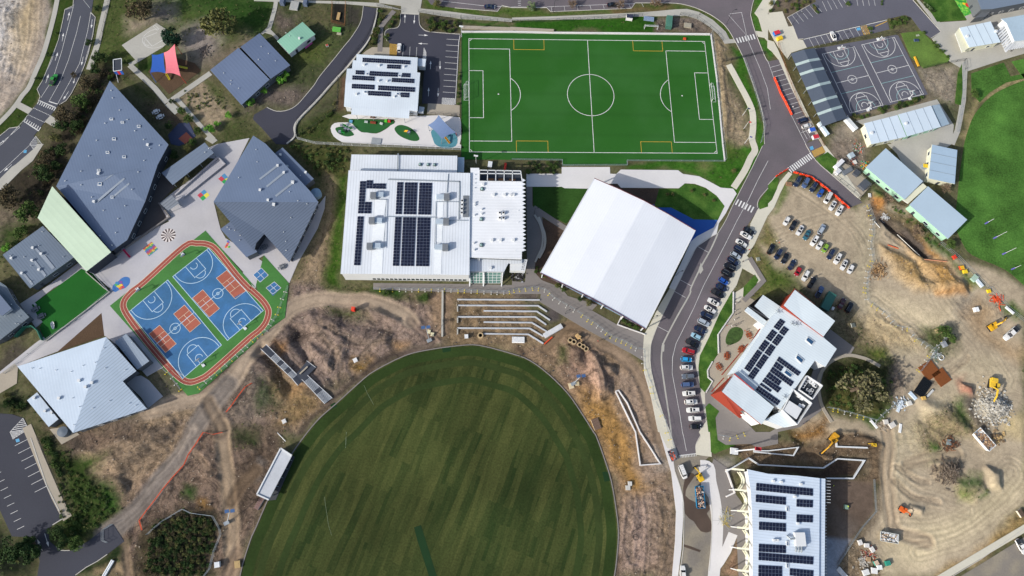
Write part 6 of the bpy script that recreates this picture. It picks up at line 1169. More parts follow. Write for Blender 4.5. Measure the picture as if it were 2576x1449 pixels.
CN=dict(white='white',silver='pale silver blue',navy='dark navy',black='black',blue='bright blue',red='red',maroon='dark maroon',teal='teal',green='lime green',grey='blue-grey',sky='sky blue',paleblue='light blue',emerald='green',slate='slate blue')
row='21 2378,880:sedan:black:30 2345,925:sedan:white:31 2300,1003:sedan:white:32 2280,1068:suv:navy:31 2240,1125:hatch:silver:30 2215,1185:wagon:navy:32 2185,1245:suv:black:29 2155,1310:suv:black:28 2120,1385:hatch:blue:33 22 2100,0:sedan:navy:27 2060,62:ute:black:30 2020,147:sedan:white:29 1985,220:sedan:white:31 1950,282:suv:navy:28 1920,350:suv:silver:27 1885,425:sedan:navy:28 1848,492:hatch:paleblue:27 1808,562:ute:black:27 1770,640:suv:red:16 1748,722:hatch:sky:4 1750,803:van:white:1 1768,892:wagon:grey:-2 1760,975:suv:slate:-3 1775,1064:suv:white:-1 1795,1148:suv:white:-2 1815,1230:suv:white:-1 1835,1315:wagon:white:0 1838,1398:hatch:black:-2'
tl='';n=0;prev=None;items=[]
for tk in row.split():
 if ':' not in tk:tl=tk;continue
 xy,ty,cl,an=tk.split(':');items.append((L(f'{tl} {xy}')[0],ty,cl,float(an)))
rnd=random.Random(5)
for i,(p,ty,cl,an)in enumerate(items):
 h_=heading(p,(p[0]+10*math.cos(R(an)),p[1]+10*math.sin(R(an))));fl=math.pi if rnd.random()<.45 and ty not in('ute',)else 0
 car('suv' if ty=='van' else ty,cl,p,h_+fl,f'{CN[cl]} car, {ORD[i]} from the top end of the long kerbside row','cars parked side by side along the curving road',.06)
lot=[('A','row by the orange barriers','31 287,388:suv:navy 370,400:suv:slate 450,440:wagon:navy 520,500:hatch:blue 592,552:van:white 642,627:sedan:white 707,677:suv:white'),('B','middle row of the dirt car park','31 180,780:hatch:white 245,827:sedan:black 313,875:sedan:white 383,922:sedan:teal 457,980:suv:white 510,1023:hatch:white 567,1053:hatch:green 623,1115:wagon:navy 690,1160:suv:white 755,1222:sedan:white 822,1263:hatch:white'),('C','lower row of the dirt car park','31 22,1065:suv:black 95,1115:suv:navy 163,1157:sedan:black 232,1222:sedan:navy 293,1287:hatch:red 370,1330:wagon:white 433,1398:ute:black')]
for nm,ds,rw in lot:
 n=0
 for tk in rw.split():
  if ':' not in tk:tl=tk;continue
  xy,ty,cl=tk.split(':');p=L(f'{tl} {xy}')[0];an=-61+rnd.uniform(-3,3);h_=heading(p,(p[0]+10*math.cos(R(an)),p[1]+10*math.sin(R(an))))
  car(ty,cl,p,h_+(math.pi if nm!='C' or n%3 else 0),f'{CN[cl]} {"van" if ty == "van" else "pickup" if ty == "ute" else "car"}, {ORD[n]} from the left in the {ds}','cars on the dirt car park');n+=1
def hd(s):a,b=L(s);return heading(a,b)
for ty,cl,s,lb in(('suv','silver','31 530,865 560,815','silver blue wagon standing nose out just above the middle row of the dirt car park'),('ute','slate','32 510,45 540,-10','blue pickup parked beside the green trailer near the red building'),('sedan','maroon','32 733,160 755,120','dark maroon sedan beside a black car, right of the green trailer'),('suv','black','32 807,200 830,160','black car at the right end of the dirt parking beside a maroon sedan'),('ute','emerald','00 548,812 580,750','green pickup driving on the curved road at upper left'),('hatch','white','10 1443,490 1447,430','white hatchback in the childcare car park beside the yellow hatching'),('sedan','navy','10 2350,77 2400,80','dark blue sedan in the roadside bay at the top edge above the football pitch'),('sedan','black','20 1008,57 1060,55','black sedan parked on the top road between two bare trees'),('sedan','white','30 650,372 632,330','lone white sedan in the bays above the black ball courts'),('suv','navy','30 350,1220 400,1205','dark navy hatchback in the roadside bays below the orange barriers'),('hatch','white','30 380,1277 430,1262','white car in the roadside bays beside the blue and red bins'),('van','white','23 1712,400 1740,470','white van with roof racks at the site gate on the worn road'),('ute','white','23 1715,1425 1712,1370','white pickup at the bottom edge of the worn road'),('ute','white','33 2530,1150 2576,1230','white pickup in the car park at the bottom right corner'),('ute','white','32 2430,460 2380,505','large white pickup beside the yellow excavator at the right edge')):
 p=L(s)[0];o=car(ty,cl,p,hd(s),lb)
 if 'large white' in lb:o.scale=(1.45,1.2,1.25)
t=thing('trailer','green roofed box trailer parked behind the red clad building','trailer',place(L('32 580,150')[0]));rz=hd('32 555,210 615,90')
mb=MB();c=W('32 580,150',0)[0];mb.box((c.x,c.y,1.5),(7.2,3.0,2.2),rz).build('body',mat('trailer_side','#33544e',.6),t);MB().box((c.x,c.y,2.66),(7.5,3.2,.12),rz).build('roof',mat('trailer_green','#34665c',.6),t);MB().box((c.x+2.2,c.y-2.2,1.0),(1.2,.9,.8),rz).build('air_conditioner',WHT,t)
for k in(-1,1):MB().tube([(c.x+k*1.6*math.cos(rz)-1.4*math.sin(rz),c.y+k*1.6*math.sin(rz)+1.4*math.cos(rz),.35),(c.x+k*1.6*math.cos(rz)+1.4*math.sin(rz),c.y+k*1.6*math.sin(rz)-1.4*math.cos(rz),.35)],.35,12).build('axle_wheels',RUB,t)
# trees
def leafm(nm,c,c2):return mat('leaf_'+nm,c,.85,var=.3,vs=1.2,fine=.35,fs=6,spec=.15,c2=c2,c2s=.7)
LM=dict(dark=leafm('dark','#2f4425','#3d5029'),olive=leafm('olive','#565a34','#6d6c42'),brown=leafm('brown','#47422f','#5e5440'),sparse=leafm('sparse','#54543a','#706c50'),bright=leafm('bright','#4f8a2c','#7aa845'),pale=leafm('pale','#667b55','#7d8c66'),deep=leafm('deep','#22402e','#1b3325'),bare=leafm('bare','#74624f','#8a7866'),mid=leafm('mid','#41592a','#566b36'))
BARK=mat('bark','#5f5246',.95,fine=.3)
_tr={}
def tree_proto(kind,v):
 rr=random.Random(kind+str(v));root=thing('tree','x','tree');nb=16;bl=[]
 for i in range(nb):a=rr.uniform(0,6.28);q=math.sqrt(rr.random())*.72;bl.append((q*math.cos(a),q*math.sin(a),rr.uniform(.75,1.25)-q*.35,rr.uniform(.2,.36)))
 mb=MB();tk=MB();tk.tube([(0,0,-.15),(.02,.01,.4),(.0,.04,.75)],[.07,.05,.035],7)
 for x,y,z,r in bl:tk.tube([(0,.02,.45),(x*.5,y*.5,z*.7),(x,y,z)],[.035,.022,.01],5)
 if kind=='bare':
  for x,y,z,r in bl:
   for k in range(9):a=rr.uniform(0,6.28);e_=rr.uniform(.1,.35);mb.bar((x*.7,y*.7,z*.8),(x+e_*math.cos(a),y+e_*math.sin(a),z+rr.uniform(-.05,.3)),.022)
  nl=260;ls=.045
 else:nl=1500 if kind!='sparse' else 800;ls=.062 if kind not in('olive','brown')else .055
 for i in range(nl):
  x,y,z,r=bl[rr.randrange(nb)];d=Vector((rr.gauss(0,1),rr.gauss(0,1),rr.gauss(0,1))).normalized()*r*rr.uniform(.35,1.08)**.5;c=Vector((x,y,z))+d
  if kind=='deep' and c.xy.length>.8:c.x*=.8;c.y*=.8
  u=Vector((rr.gauss(0,1),rr.gauss(0,1),rr.gauss(0,.5))).normalized();w_=u.cross(Vector((rr.gauss(0,1),rr.gauss(0,1),rr.gauss(0,1)))).normalized();s_=ls*rr.uniform(.6,1.4);mb.face([c-u*s_,c-w_*s_*.7,c+u*s_,c+w_*s_*.7])
 tk.build('trunk',BARK,root,local=True);mb.build('crown',LM[kind],root,local=True);return root
def tree(kind,s,r,label,name='tree',cat='tree',group=None,hs=None,v=None):
 p=place(L(s)[0])if isinstance(s,str)else s;k=(kind,rnd.randrange(3)if v is None else v)
 o=_tr.get(k)
 if o is None:o=_tr[k]=tree_proto(*k)
 else:o=copy_tree(o)
 hh=hs if hs is not None else r*1.0
 lean=Vector((p.x,p.y,0))*(hh*.9/CH);p=p-lean;p.z=max(0,hz(p.x,p.y));o.location=p;o.rotation_euler=(0,0,rnd.uniform(0,6.28));o.scale=(r,r,hh);o.name=name;lchk(label)
 o['label']=label;o['category']=cat
 if group:o['group']=group
 return o
T=6.8/4/7.0
K_=.0385
for kind,s,r,lb in(('brown','00 1390,100',6.6,'large grey-brown gum tree above the small half court'),('olive','00 2185,215',8.6,'largest olive gum tree, right of the half court'),('deep','00 1722,348',5.2,'round dark green dense tree overhanging the half court'),('dark','00 975,75',1.7,'small dark tree on the verge beside the road at the top'),('dark','00 887,420',1.8,'small dark street tree on the right kerb half way down the left road'),('dark','00 995,560',3.6,'bushy dark green tree at the lower end of the fenced footpath'),('dark','00 482,545',1.1,'tiny dark verge tree beside the left footpath, the upper of two'),('dark','00 375,790',1.2,'tiny dark verge tree beside the left footpath, the lower of two'),('mid','00 560,330',.8,'smallest verge shrub between left footpath and road'),('brown','00 745,750',1.5,'small brown tree at the kerb right of the green pickup'),('brown','00 860,830',3.9,'reddish brown tree behind the road kerb above the large slate roof'),('mid','00 800,1010',3.6,'green tree between the road and the top of the large slate roof'),('brown','00 650,1150',4.6,'wide brown tree right of the raised pedestrian crossing'),('dark','00 610,1270',3.4,'dark tree below the wide brown tree near the crossing'),('dark','00 760,1240',3.0,'dark tree against the left edge of the large slate roof'),('olive','00 560,1390',2.6,'olive bush at the kerb below the crossing'),('mid','00 1110,768',1.3,'small green bush at the tip of the large slate roof'),('dark','00 1725,1010',1.4,'small dark bush at the playground path junction'),('mid','00 1820,1110',2.0,'upper bush of the pair beside the sloping playground path'),('mid','00 1893,1190',2.2,'lower bush of the pair beside the sloping playground path'),('dark','00 1700,1260',2.0,'dark bush behind the slate classroom near the white tables'),('mid','00 1985,1310',1.9,'bush beside the slate blue games court'),('bright','00 2300,1160',1.8,'bright green young tree alone on the sandy garden'),('bright','00 2105,1290',2.3,'bright green double bush below the sandy garden'),('bright','00 2185,1245',1.6,'bright green small bush touching the double bush'),('bright','00 2500,1020',2.6,'bright green bush at the foot of the twin roofed building'),('mid','00 1930,1430',1.9,'green bush below the slate blue games court'),('bright','10 250,805',2.3,'bright green bush at the east end of the twin roofed building, lower'),('bright','10 295,745',1.9,'bright green bush at the east end of the twin roofed building, upper'),('bright','10 80,910',1.9,'bright green bush alone left of the driveway turning area'),('brown','01 100,520',5.4,'dark brown tree at the left edge above the parked white boat cover'),('mid','01 260,680',4.8,'large green tree left of the pale green roof'),('brown','01 450,160',2.9,'rusty brown tree beside the corner of the footpath'),('dark','01 430,300',3.9,'tall dark green tree left of the large slate roof'),('mid','01 200,880',3.2,'green bush above the left ribbed roof'),('bright','01 60,1040',2.0,'bright green bush at the left edge above the ribbed roof'),('dark','01 150,1000',2.0,'dark bush touching the left ribbed roof'),('dark','01 620,50',3.0,'dark tree under the left edge of the slate roof, upper'),('dark','01 560,210',2.4,'dark tree under the left edge of the slate roof, lower'),('dark','01 1740,105',2.2,'dark bush left of the long grey shelter'),('olive','01 1880,30',2.2,'olive bush at the top end of the long grey shelter'),('dark','00 1240,620',1.4,'dark bush above the red and blue sign frame'),('dark','00 940,690',2.8,'dark bush at the bottom end of the upper right footpath'),('pale','20 195,55',2.3,'pale green tree on the verge at the top edge above the pitch'),('bare','20 610,40',2.6,'bare brown tree at the top road, left of the black sedan'),('bare','20 1090,35',2.7,'bare brown tree at the top road, right of the black sedan'),('bare','20 1455,25',2.8,'bare brown tree at the top road nearest the roundabout'),('olive','10 1815,30',2.2,'olive brown tree at the top edge right of the childcare entrance'),('bare','31 1795,440',2.8,'bare grey shrub at the foot of the lone portable classroom'),('bare','31 1500,870',3.2,'bare grey shrub in the garden strip beside the trench'),('bare','31 1180,560',2.6,'bare shrub beside the orange soil at the head of the trench'),('mid','31 1850,1000',2.4,'green shrub at the lower corner of the last portable classroom'),('olive','21 1567,500',.9,'yellow-green grass tree on the lawn, leftmost of two side by side'),('olive','21 1617,503',.9,'yellow-green grass tree on the lawn, right of its near twin'),('olive','21 1810,467',.9,'yellow-green grass tree on the lawn near the white path'),('olive','21 1937,512',.9,'yellow-green grass tree on the lawn, second from the road'),('olive','21 2030,567',.9,'yellow-green grass tree on the lawn nearest the road'),('sparse','32 960,1000',9.5,'large sparse gum tree inside the fenced round reserve'),('mid','30 2090,940',2.3,'grey-green tree beside the dirt track of the eastern field'),('dark','03 270,1230',4.5,'dark tree right of the exit arrows at the bottom left'),('dark','03 120,1180',5,'dark tree mass at the bottom left corner'),('dark','03 300,1120',3.4,'dark tree at the bend of the bottom left driveway'),('dark','03 560,1000',3.2,'dark shrub at the end of the bottom left footpath'),('dark','03 640,1110',2.8,'dark shrub on the driveway corner, left one'),('mid','03 760,1110',3.0,'dark shrub on the driveway corner, right one'),('mid','32 1770,430',3.2,'green weed clump beside the timber crate'),('mid','32 1860,510',2.0,'small green weed clump right of the fence debris'),('olive','21 2230,265',1.3,'bare round shrub on the verge below the pitch corner'),('olive','21 1000,430',1.4,'small shrub under the top corner of the white hall roof'),('mid','12 1300,40',1.5,'green weed clump below the sports centre path'),('mid','12 1700,90',1.6,'green weed clump left of the long concrete kerb beam'),('dark','22 690,110',1.3,'olive shrub in the bed below the white hall'),('olive','22 780,150',1.6,'yellowish shrub at the end of the bed below the white hall'),('olive','21 460,1420',1.2,'small shrub at the west corner of the white hall'),('bright','30 1310,960',0.1,'')):
 if lb:tree(kind,s,r,lb)
def shrubs(kind,poly,n,r0,r1,label,group):
 pl=W(poly);xs=[p.x for p in pl];ys=[p.y for p in pl];c=0;k=0;P2=[(p.x,p.y)for p in pl];done=[]
 while c<n and k<4000:
  k+=1;x,y=rnd.uniform(min(xs),max(xs)),rnd.uniform(min(ys),max(ys))
  if float(sdist(np.array([x]),np.array([y]),P2)[0])<0:
   o_=tree(kind if isinstance(kind,str)else rnd.choice(kind),Vector((x,y,max(0,hz(x,y)))),rnd.uniform(r0,r1),label,'shrub','shrub',group);done.append(o_);c+=1
 for i,o_ in enumerate(sorted(done,key=lambda q:q.location.x+q.location.y*.02)):o_['label']=f'{label}, {ORD[i]} from the left';lchk(o_['label'])
def scrub(kinds,poly,n,r0,r1,label,nl=80):
 """uncountable low growth: one object of leaf clumps"""
 pl=W(poly);xs=[p.x for p in pl];ys=[p.y for p in pl];P2=[(p.x,p.y)for p in pl];rr=random.Random(n);X_=np.array([rr.uniform(min(xs),max(xs))for _ in range(n*5)]);Y_=np.array([rr.uniform(min(ys),max(ys))for _ in range(n*5)]);ok=sdist(X_,Y_,P2)<0;mb=MB()
 for x,y in list(zip(X_[ok],Y_[ok]))[:n]:
  r=rr.uniform(r0,r1)*rr.uniform(.6,1.2);z0=hz(x,y);mb.m=rr.randrange(len(kinds))
  for _ in range(nl):
   d=Vector((rr.gauss(0,1),rr.gauss(0,1),rr.gauss(0,1))).normalized()*r*rr.uniform(.4,1);c=Vector((x,y,z0+r*.35))+Vector((d.x,d.y,abs(d.z)*.7));u=Vector((rr.gauss(0,1),rr.gauss(0,1),rr.gauss(0,.6))).normalized();w_=u.cross(Vector((rr.gauss(0,1),rr.gauss(0,1),rr.gauss(0,1)))).normalized();s_=.2*rr.uniform(.6,1.4)*min(1,r);mb.face([c-u*s_,c-w_*s_*.7,c+u*s_,c+w_*s_*.7])
 o=mb.build('scrub',[LM[k]for k in kinds]);tag(o,label,'undergrowth',kind='stuff');lchk(label)
shrubs(('mid','olive'),'30 20,0 420,0 400,45 210,165 150,110 0,125',26,.5,1.1,'rounded shrub in the corner bed beside the top right car park','shrubs in the corner bed');shrubs(('mid','olive','dark'),'30 850,1150 950,1140 1500,985 1640,945 1620,990 1500,1030 900,1200 840,1195',26,.8,1.3,'dark green hedge shrub along the lower side of the black courts','hedge of the black courts')
shrubs(('mid','olive'),'30 1215,200 1380,165 1450,225 1240,285',12,.8,1.4,'shrub in the leaf shaped bed above the black courts','shrubs of the leaf bed');shrubs(('mid','olive'),'30 440,45 500,20 530,110 500,130',6,.7,1.1,'shrub in the kerbed car park island, left one','shrubs of the left island');shrubs('mid','30 1005,262 1045,255 1080,325 1035,335',4,.6,1.,'shrub in the small bed beside the yellow hatching','shrubs of the hatched bed')
shrubs('mid','30 785,-10 840,-10 840,50 800,40',3,.6,1.,'shrub in the top kerbed car park island, middle one','shrubs of the middle island');shrubs('mid','30 1135,-10 1200,-20 1160,50 1135,50',3,.6,1.,'shrub in the top kerbed car park island, right one','shrubs of the right island');shrubs(('pale','dark'),'30 1520,-20 1560,-10 1715,145 1700,165 1620,90',12,.6,1.,'grey-green shrub in the strip left of the yellowish top lawn','shrubs of the diagonal strip')
shrubs(('mid','dark'),'30 1560,310 1600,330 1830,570 1800,590 1600,390',12,.6,1.,'shrub along the upper edge of the striped grass bank','shrubs of the grass bank');shrubs(('olive','dark','mid'),'10 1660,160 2050,210 2050,330 1740,300',34,.7,1.3,'bushy garden plant between the childcare car park and the street path','garden bed of the childcare car park');shrubs(('olive','mid'),'10 1230,100 1310,110 1250,230 1210,460 1130,480 1190,300',24,.7,1.2,'bushy garden plant left of the childcare ramp','garden bed left of the ramp');shrubs(('olive','mid'),'10 1400,130 1445,140 1430,225 1340,280 1320,440 1280,440 1290,280',16,.6,1.1,'bushy garden plant right of the childcare ramp','garden bed right of the ramp')
shrubs('mid','10 2035,620 2056,620 2050,1060 2025,1060',16,.5,.7,'trimmed hedge plant between the childcare bays and the pitch','hedge beside the pitch');shrubs(('dark','mid'),'21 0,180 490,180 490,290 160,290',24,.6,1.1,'dark bed plant between the sports centre terrace and the pitch','plants of the dark bed');shrubs(('mid',),'22 1100,310 1290,410 1260,430 1090,340',12,.6,.9,'green plant in the white edged triangular planter','plants of the triangular planter');shrubs(('olive','mid'),'21 240,1200 420,1380 22 640,110 560,60 21 240,1290',14,.5,1.,'shrub in the mulch bed around the west corner of the hall','shrubs of the hall bed')
scrub(('dark','mid','mid','olive'),'03 640,140 760,400 1060,560 1150,800 980,960 760,1060 620,880 560,560',240,0.3,0.8,'dense wild scrub covering the overgrown bank right of the bottom left car park');scrub(('dark','mid'),'03 420,60 520,80 640,420 560,420',42,0.60,1.20,'scrub strip beside the footpath of the bottom left car park');scrub(('dark','olive','dark','brown'),'03 1540,940 1840,800 2120,860 2200,960 2160,1150 2060,1449 1450,1449 1500,1100',520,0.5,1.0,'dark scrub filling the fenced reserve at the bottom')
scrub(('dark','mid'),'32 560,860 700,760 1000,760 1100,900 1240,950 1130,1250 800,1280 600,1180',78,0.48,1.20,'low undergrowth inside the round reserve beside the red building');scrub(('brown','dark'),'00 1060,700 1230,700 1150,800 1000,980 860,1240 780,1400 700,1330 900,900',66,0.72,1.65,'dark undergrowth along the left side of the large slate roof');scrub(('brown','dark'),'01 380,90 640,0 520,380 400,560 330,420',48,0.72,1.65,'dark undergrowth between the footpath and the large slate roof')
scrub(('mid','olive','dark'),'11 330,10 930,20 900,280 640,330',90,0.42,1.12,'rough weeds between the arrowhead block and the sports centre');scrub(('mid','olive'),'00 1850,900 2250,980 2320,1120 1900,1100',66,0.24,0.68,'sparse low plants in the sandy garden')
scrub(('mid','olive','bare'),'31 1210,620 1300,620 1580,840 1800,1100 1660,1060 1400,800',60,0.36,0.90,'straggly plants in the strip between the trench and the portable classrooms');shrubs(('dark','olive'),'02 20,1060 230,1140 240,1250 0,1230',10,1.,1.6,'dark shrub at the left edge above the accessible parking bay','shrubs above the parking bay');shrubs(('olive','mid'),'10 430,1330 700,1180 790,1000 800,1100 640,1250 480,1380',14,.5,.9,'small planting on the bank beside the driveway wall','plants beside the driveway wall')
# fences, walls
BKM=mat('fence_black','#22262a',.6);SILV=mat('fence_silver','#9aa3a8',.5,metal=.3)
def fence(label,s,h=1.5,m=BKM,step=3.0,rails=(1.,.5,.08),name='fence',post=.09):
 pts=W(s);pts=[Vector((p.x,p.y,max(0,hz(p.x,p.y))))for p in pts];t=thing(name,label,'fence',pts[0]);lchk(label);mb=MB();P0=None
 for a,b_ in zip(pts,pts[1:]):
  n=max(1,int((b_-a).length/step))
  for k in range(n+1):
   q=a.lerp(b_,k/n);q.z=max(0,hz(q.x,q.y))
   if P0 is None:P0=MB().bar((q.x,q.y,q.z),(q.x,q.y,q.z+h),post).build('post',m,t);p0=q.copy()
   else:c=P0.copy();col.objects.link(c);c.parent=t;c.location=P0.location+(q-p0)
  for r_ in rails:mb.bar(a+Vector((0,0,h*r_)),b_+Vector((0,0,h*r_)),.06)
  d=(b_-a).normalized();L_=(b_-a).length;k=.0
 mb.build('rail',m,t);return t
fence('black rail fence along the right side of the upper left footpath','00 1112,0 1080,150 1040,330 1005,445');fence('black fence along the street above the pitch and childcare garden','10 1220,60 1450,105 1455,130');fence('black fence beside the street path from the childcare gate to the pitch','10 1640,125 1860,165 2060,185 2576,225 20 0,228 400,215 900,190 1310,160',1.8)
fence('fence following the top of the driveway retaining wall','10 1222,90 1160,290 1080,430 900,650 830,760 640,960 420,1200 400,1400',1.5,BKM,4);fence('fence closing the west side of the childcare garden','10 830,790 820,1100 780,1130 430,1370',1.6,BKM,4);fence('dark fence and gate south of the childcare car park','10 1725,1150 2050,1170',1.8)
fence('white boundary fence at the bottom of the childcare garden','10 420,1400 600,1449 11 1060,22 1400,30 2060,60',1.8,WHT,3);fence('high black fence on the west side of the football pitch','10 2066,190 2068,400 2066,1449 11 2066,140',3,BKM,5);fence('tall mesh fence along the east rim of the football pitch','20 2000,345 2060,800 2120,1449 21 2140,175',3,SILV,5)
fence('white railing along the south side of the football pitch','21 0,158 505,165 505,218 1160,215 1155,170 2140,175',1.1,SILV,4);fence('construction hoarding fence curving round the corner compound','20 1690,150 1860,185 1990,280 2070,350 2120,410',1.8,BKM,2.5);fence('silver mesh fence beside the main road below the pitch corner','20 2330,600 2420,850 2480,1050 2540,1280 2500,1440',1.8,SILV,3)
fence('high fence on the upper side of the black ball courts','30 470,490 800,415 1290,345',3,BKM,6);fence('low black fence along the bottom of the grass bank','30 1560,690 1800,640 1975,610 1985,700',1.8,BKM,4);fence('fence beside the path at the western rim of the eastern field','30 1960,640 1955,1000 1900,1330',1.6,SILV,4);fence('long boundary fence between the works and the eastern playing field','31 1730,1000 1900,1140 2200,1449 32 2230,0 2400,200 2576,340',1.8,SILV,4)
fence('fence in front of the pale green portable classroom walls','31 700,130 940,290 1060,400 1290,590 1420,640 1600,860 1740,1000',1.5,BKM,4);fence('timber edged fence of the roadside bays','30 100,440 200,760 330,1100 470,1330 31 560,20',1.2,WOOD,4);fence('black fence along the bottom left footpath','03 385,60 500,330 640,640 700,830',1.2,BKM,5)
fence('metal fence of the small artificial lawn','01 940,1300 02 1105,40 760,330 460,530 290,665 50,860',1.3,SILV,4);fence('temporary mesh fence around the dark reserve at the bottom','03 1490,1030 1640,900 1845,775 1930,815 2145,845 2215,960 2230,1030 2160,1200 2120,1370 2060,1449',1.8,SILV,3);fence('fence round the mound of dark soil in the fenced corner','10 770,30 760,225 895,260 905,30',1.6,WOOD,3)
fence('wire fence across the works access track','03 1140,925 1045,985 1045,1090 1090,1110',1.8,SILV,3);fence('orange plastic mesh fence beside the haul track','03 1435,985 1410,890 1480,790 1560,690 1640,580 1740,460 1860,330 1900,230 1970,130 2050,5 2150,25 2245,5',1.,mat('mesh_orange','#d0502e',.7),2.2,(1.,.8,.6,.4,.2));fence('orange plastic mesh fence above the works track','02 2280,1250 2340,1180 2400,1090 2470,1000 2540,960',1.,_M['mesh_orange'],2.2,(1.,.8,.6,.4,.2));fence('fence around the lower right excavation','33 1060,480 1080,800 940,960 860,1080 700,1330',1.1,SILV,3)
fence('tall black mesh gate standing across the main road below the upper zebra crossing','20 2110,632 2345,580 2450,552 2540,545',2.2,BKM,2,(1.,.8,.6,.4,.2));fence('metal fence of the concrete yard at the right','31 650,310 930,540 1050,405 720,150',1.8,BKM,3)
def lowwall(label,s,w=.35,h=.9,m=None,name='retaining_wall',sm=0,cat='wall'):
 pts=W(s);pts=smooth(pts,sm,False)if sm else pts;mb=MB();mb.ribbon([(p.x,p.y,-.3)for p in pts],w,None,h+.3);o=mb.build(name,m or WHT);tag(o,label,cat);lchk(label);return o
lowwall('white capped concrete wall wedge enclosing an open pit east of the oval','22 1040,1040 1240,1449 23 1262,150 1288,335 1490,320 1370,130 1285,0 22 1160,1160 1070,1032 1040,1040',.4,.6,CONW)
lowwall('outer curved concrete seat in the forecourt of the sports centre','21 268,738 300,830 325,900 333,980 318,1060 270,1150',.9,.5,CON,'curved_bench',3,'bench');lowwall('inner curved concrete seat in the forecourt of the sports centre','21 225,715 270,790 300,870 310,950 300,1040 270,1110 233,1188',.7,.45,CON,'curved_bench',3,'bench')
lowwall('zigzag white topped retaining wall above the lower right building','33 -430,400 -200,262 -100,330 0,335 300,352 550,362 690,270 962,288 848,468 580,466',.45,.9);lowwall('white triangular concrete planter wall above the lower right building','33 -150,190 0,190 300,155 250,238 0,215 -150,200',.4,.6);lowwall('straight white wall beside the yellow excavator bucket','33 682,108 685,148 995,160',.5,.7)
lowwall('concrete kerb beam running down beside the seating terraces','12 1878,25 1874,490',.7,.5,CON);lowwall('concrete wall around the angular stairs of the lower right building','23 2150,375 2235,610 2150,650',.5,.7,CONW);lowwall('white wall edge of the garden beds beside the covered ramp','22 2225,40 2222,250 2070,470 2075,660',.35,.6,CONW);lowwall('white edge wall beside the kerbside terrace steps','22 2015,740 1965,830 1970,900 2015,940 1950,1050',.35,.5,CONW)
lowwall('concrete retaining wall along the plaza ramp below the long shelter','01 1770,520 2200,140 2270,210 1850,545',.45,1.0,CONP);lowwall('concrete wall of the small artificial lawn court','01 870,1290 1050,1449 02 1110,45 470,535',.3,.7,CON);lowwall('driveway edge wall at the childcare boundary','10 1225,110 1170,330 1110,445 1010,565 905,690 830,780 740,880 640,995 540,1100 430,1215 395,1300 405,1380',.45,.5,CON,sm=2)
lowwall('white concrete wall along the top of the football pitch','10 2070,325 20 0,325 450,335 1000,340 1990,350',.7,.6,CONW);lowwall('timber and concrete rim wall on the east side of the football pitch','20 2000,345 2060,800 2120,1449 21 2140,175',.5,.3,CONW);lowwall('white edge of the triangular planter below the hall','22 1098,290 1060,370 1340,470',.35,.5,CONW);lowwall('green hoarding corner beside the artificial lawn','02 170,500 260,400 340,390 400,440 440,530',.3,1.8,mat('hoarding_green','#2f6f5c',.7),'hoarding')
lowwall('dark retaining edge wall of the sunken courtyard beside the slate block','01 1605,600 1715,740 1250,1060 1140,1150',.5,1.,CONG);lowwall('row of white concrete blocks above the football pitch','10 2070,280 2576,300 20 0,295 420,318',1.4,.7,CONT)
tb='12 2025,118 22 280,122|12 2025,177 22 262,180 352,240|12 2290,232 22 250,237 382,325|12 2025,292 22 235,293 345,372|12 2290,345 22 200,350 350,440|12 2025,405 22 180,408 318,490|12 2290,462 22 165,468 315,560'
for i,s in enumerate(tb.split('|')):
 pts=W(s);mb=MB();mb.ribbon([(p.x,p.y,-.3)for p in pts],.5,None,.75);t=mb.build('terrace_seat',mat('terrace_concrete','#b4b8be',.7,fine=.06));tag(t,f'long concrete terrace seat, {ORD[i]} from the top of the seating steps','seat','terrace seats')
for i,s in enumerate(('12 2028,170 2028,240','12 2028,288 2028,352','12 2028,405 2028,468')):lowwall(f'short end wall of the seating steps, {ORD[i]} from the top',s,.5,.45,CON)
# barriers and temporary fence panels
ORG=mat('barrier_orange','#d8401f',.5,var=.1)
def barrier_proto():
 mb=MB();pr=[(-.3,0),(-.3,.15),(-.14,.45),(-.1,.95),(.1,.95),(.14,.45),(.3,.15),(.3,0)]
 A=[(-.95,y,z)for y,z in pr];B=[(.95,y,z)for y,z in pr]
 for i in range(8):mb.face([A[i],A[(i+1)%8],B[(i+1)%8],B[i]])
 mb.face(A[::-1]);mb.face(B);t=thing('traffic_barrier','x','barrier');mb.build('body',ORG,t,local=True);MB().cyl((0,0,.95),.09,.05,8).build('filler_cap',WHT,t,local=True);MB().box((1.0,0,.5),(.14,.16,.6)).build('coupling',ORG,t,local=True);return t
PP=PW=None;BP=barrier_proto();used=[0]
def line_of(proto,s,step,label,group,cat,jit=.0,zf=None):
 pts=[Vector((p.x,p.y))for p in W(s)];n=0;dd=pts[-1]-pts[0];end=('left' if dd.x>0 else 'right')if abs(dd.x)>abs(dd.y)else('top' if dd.y<0 else 'bottom')
 for a,b_ in zip(pts,pts[1:]):
  k=max(1,round((b_-a).length/step))
  for i in range(k):
   q=a.lerp(b_,(i+.5)/k);pr_=PW if(proto is PP and used[0]and(rnd.random()<.55))else proto;o=pr_ if(not used[0]or(pr_ is not proto and PW['label']=='x'))else copy_tree(pr_);used[0]=1;o.location=(q.x+rnd.uniform(-jit,jit),q.y+rnd.uniform(-jit,jit),max(0.03,hz(q.x,q.y)));o.rotation_euler=(0,0,math.atan2((b_-a).y,(b_-a).x)+rnd.uniform(-jit,jit)*.3);o['label']=f'{label}, {ORD[n]} from the {end}';lchk(o['label']);o['category']=cat;o['group']=group;n+=1
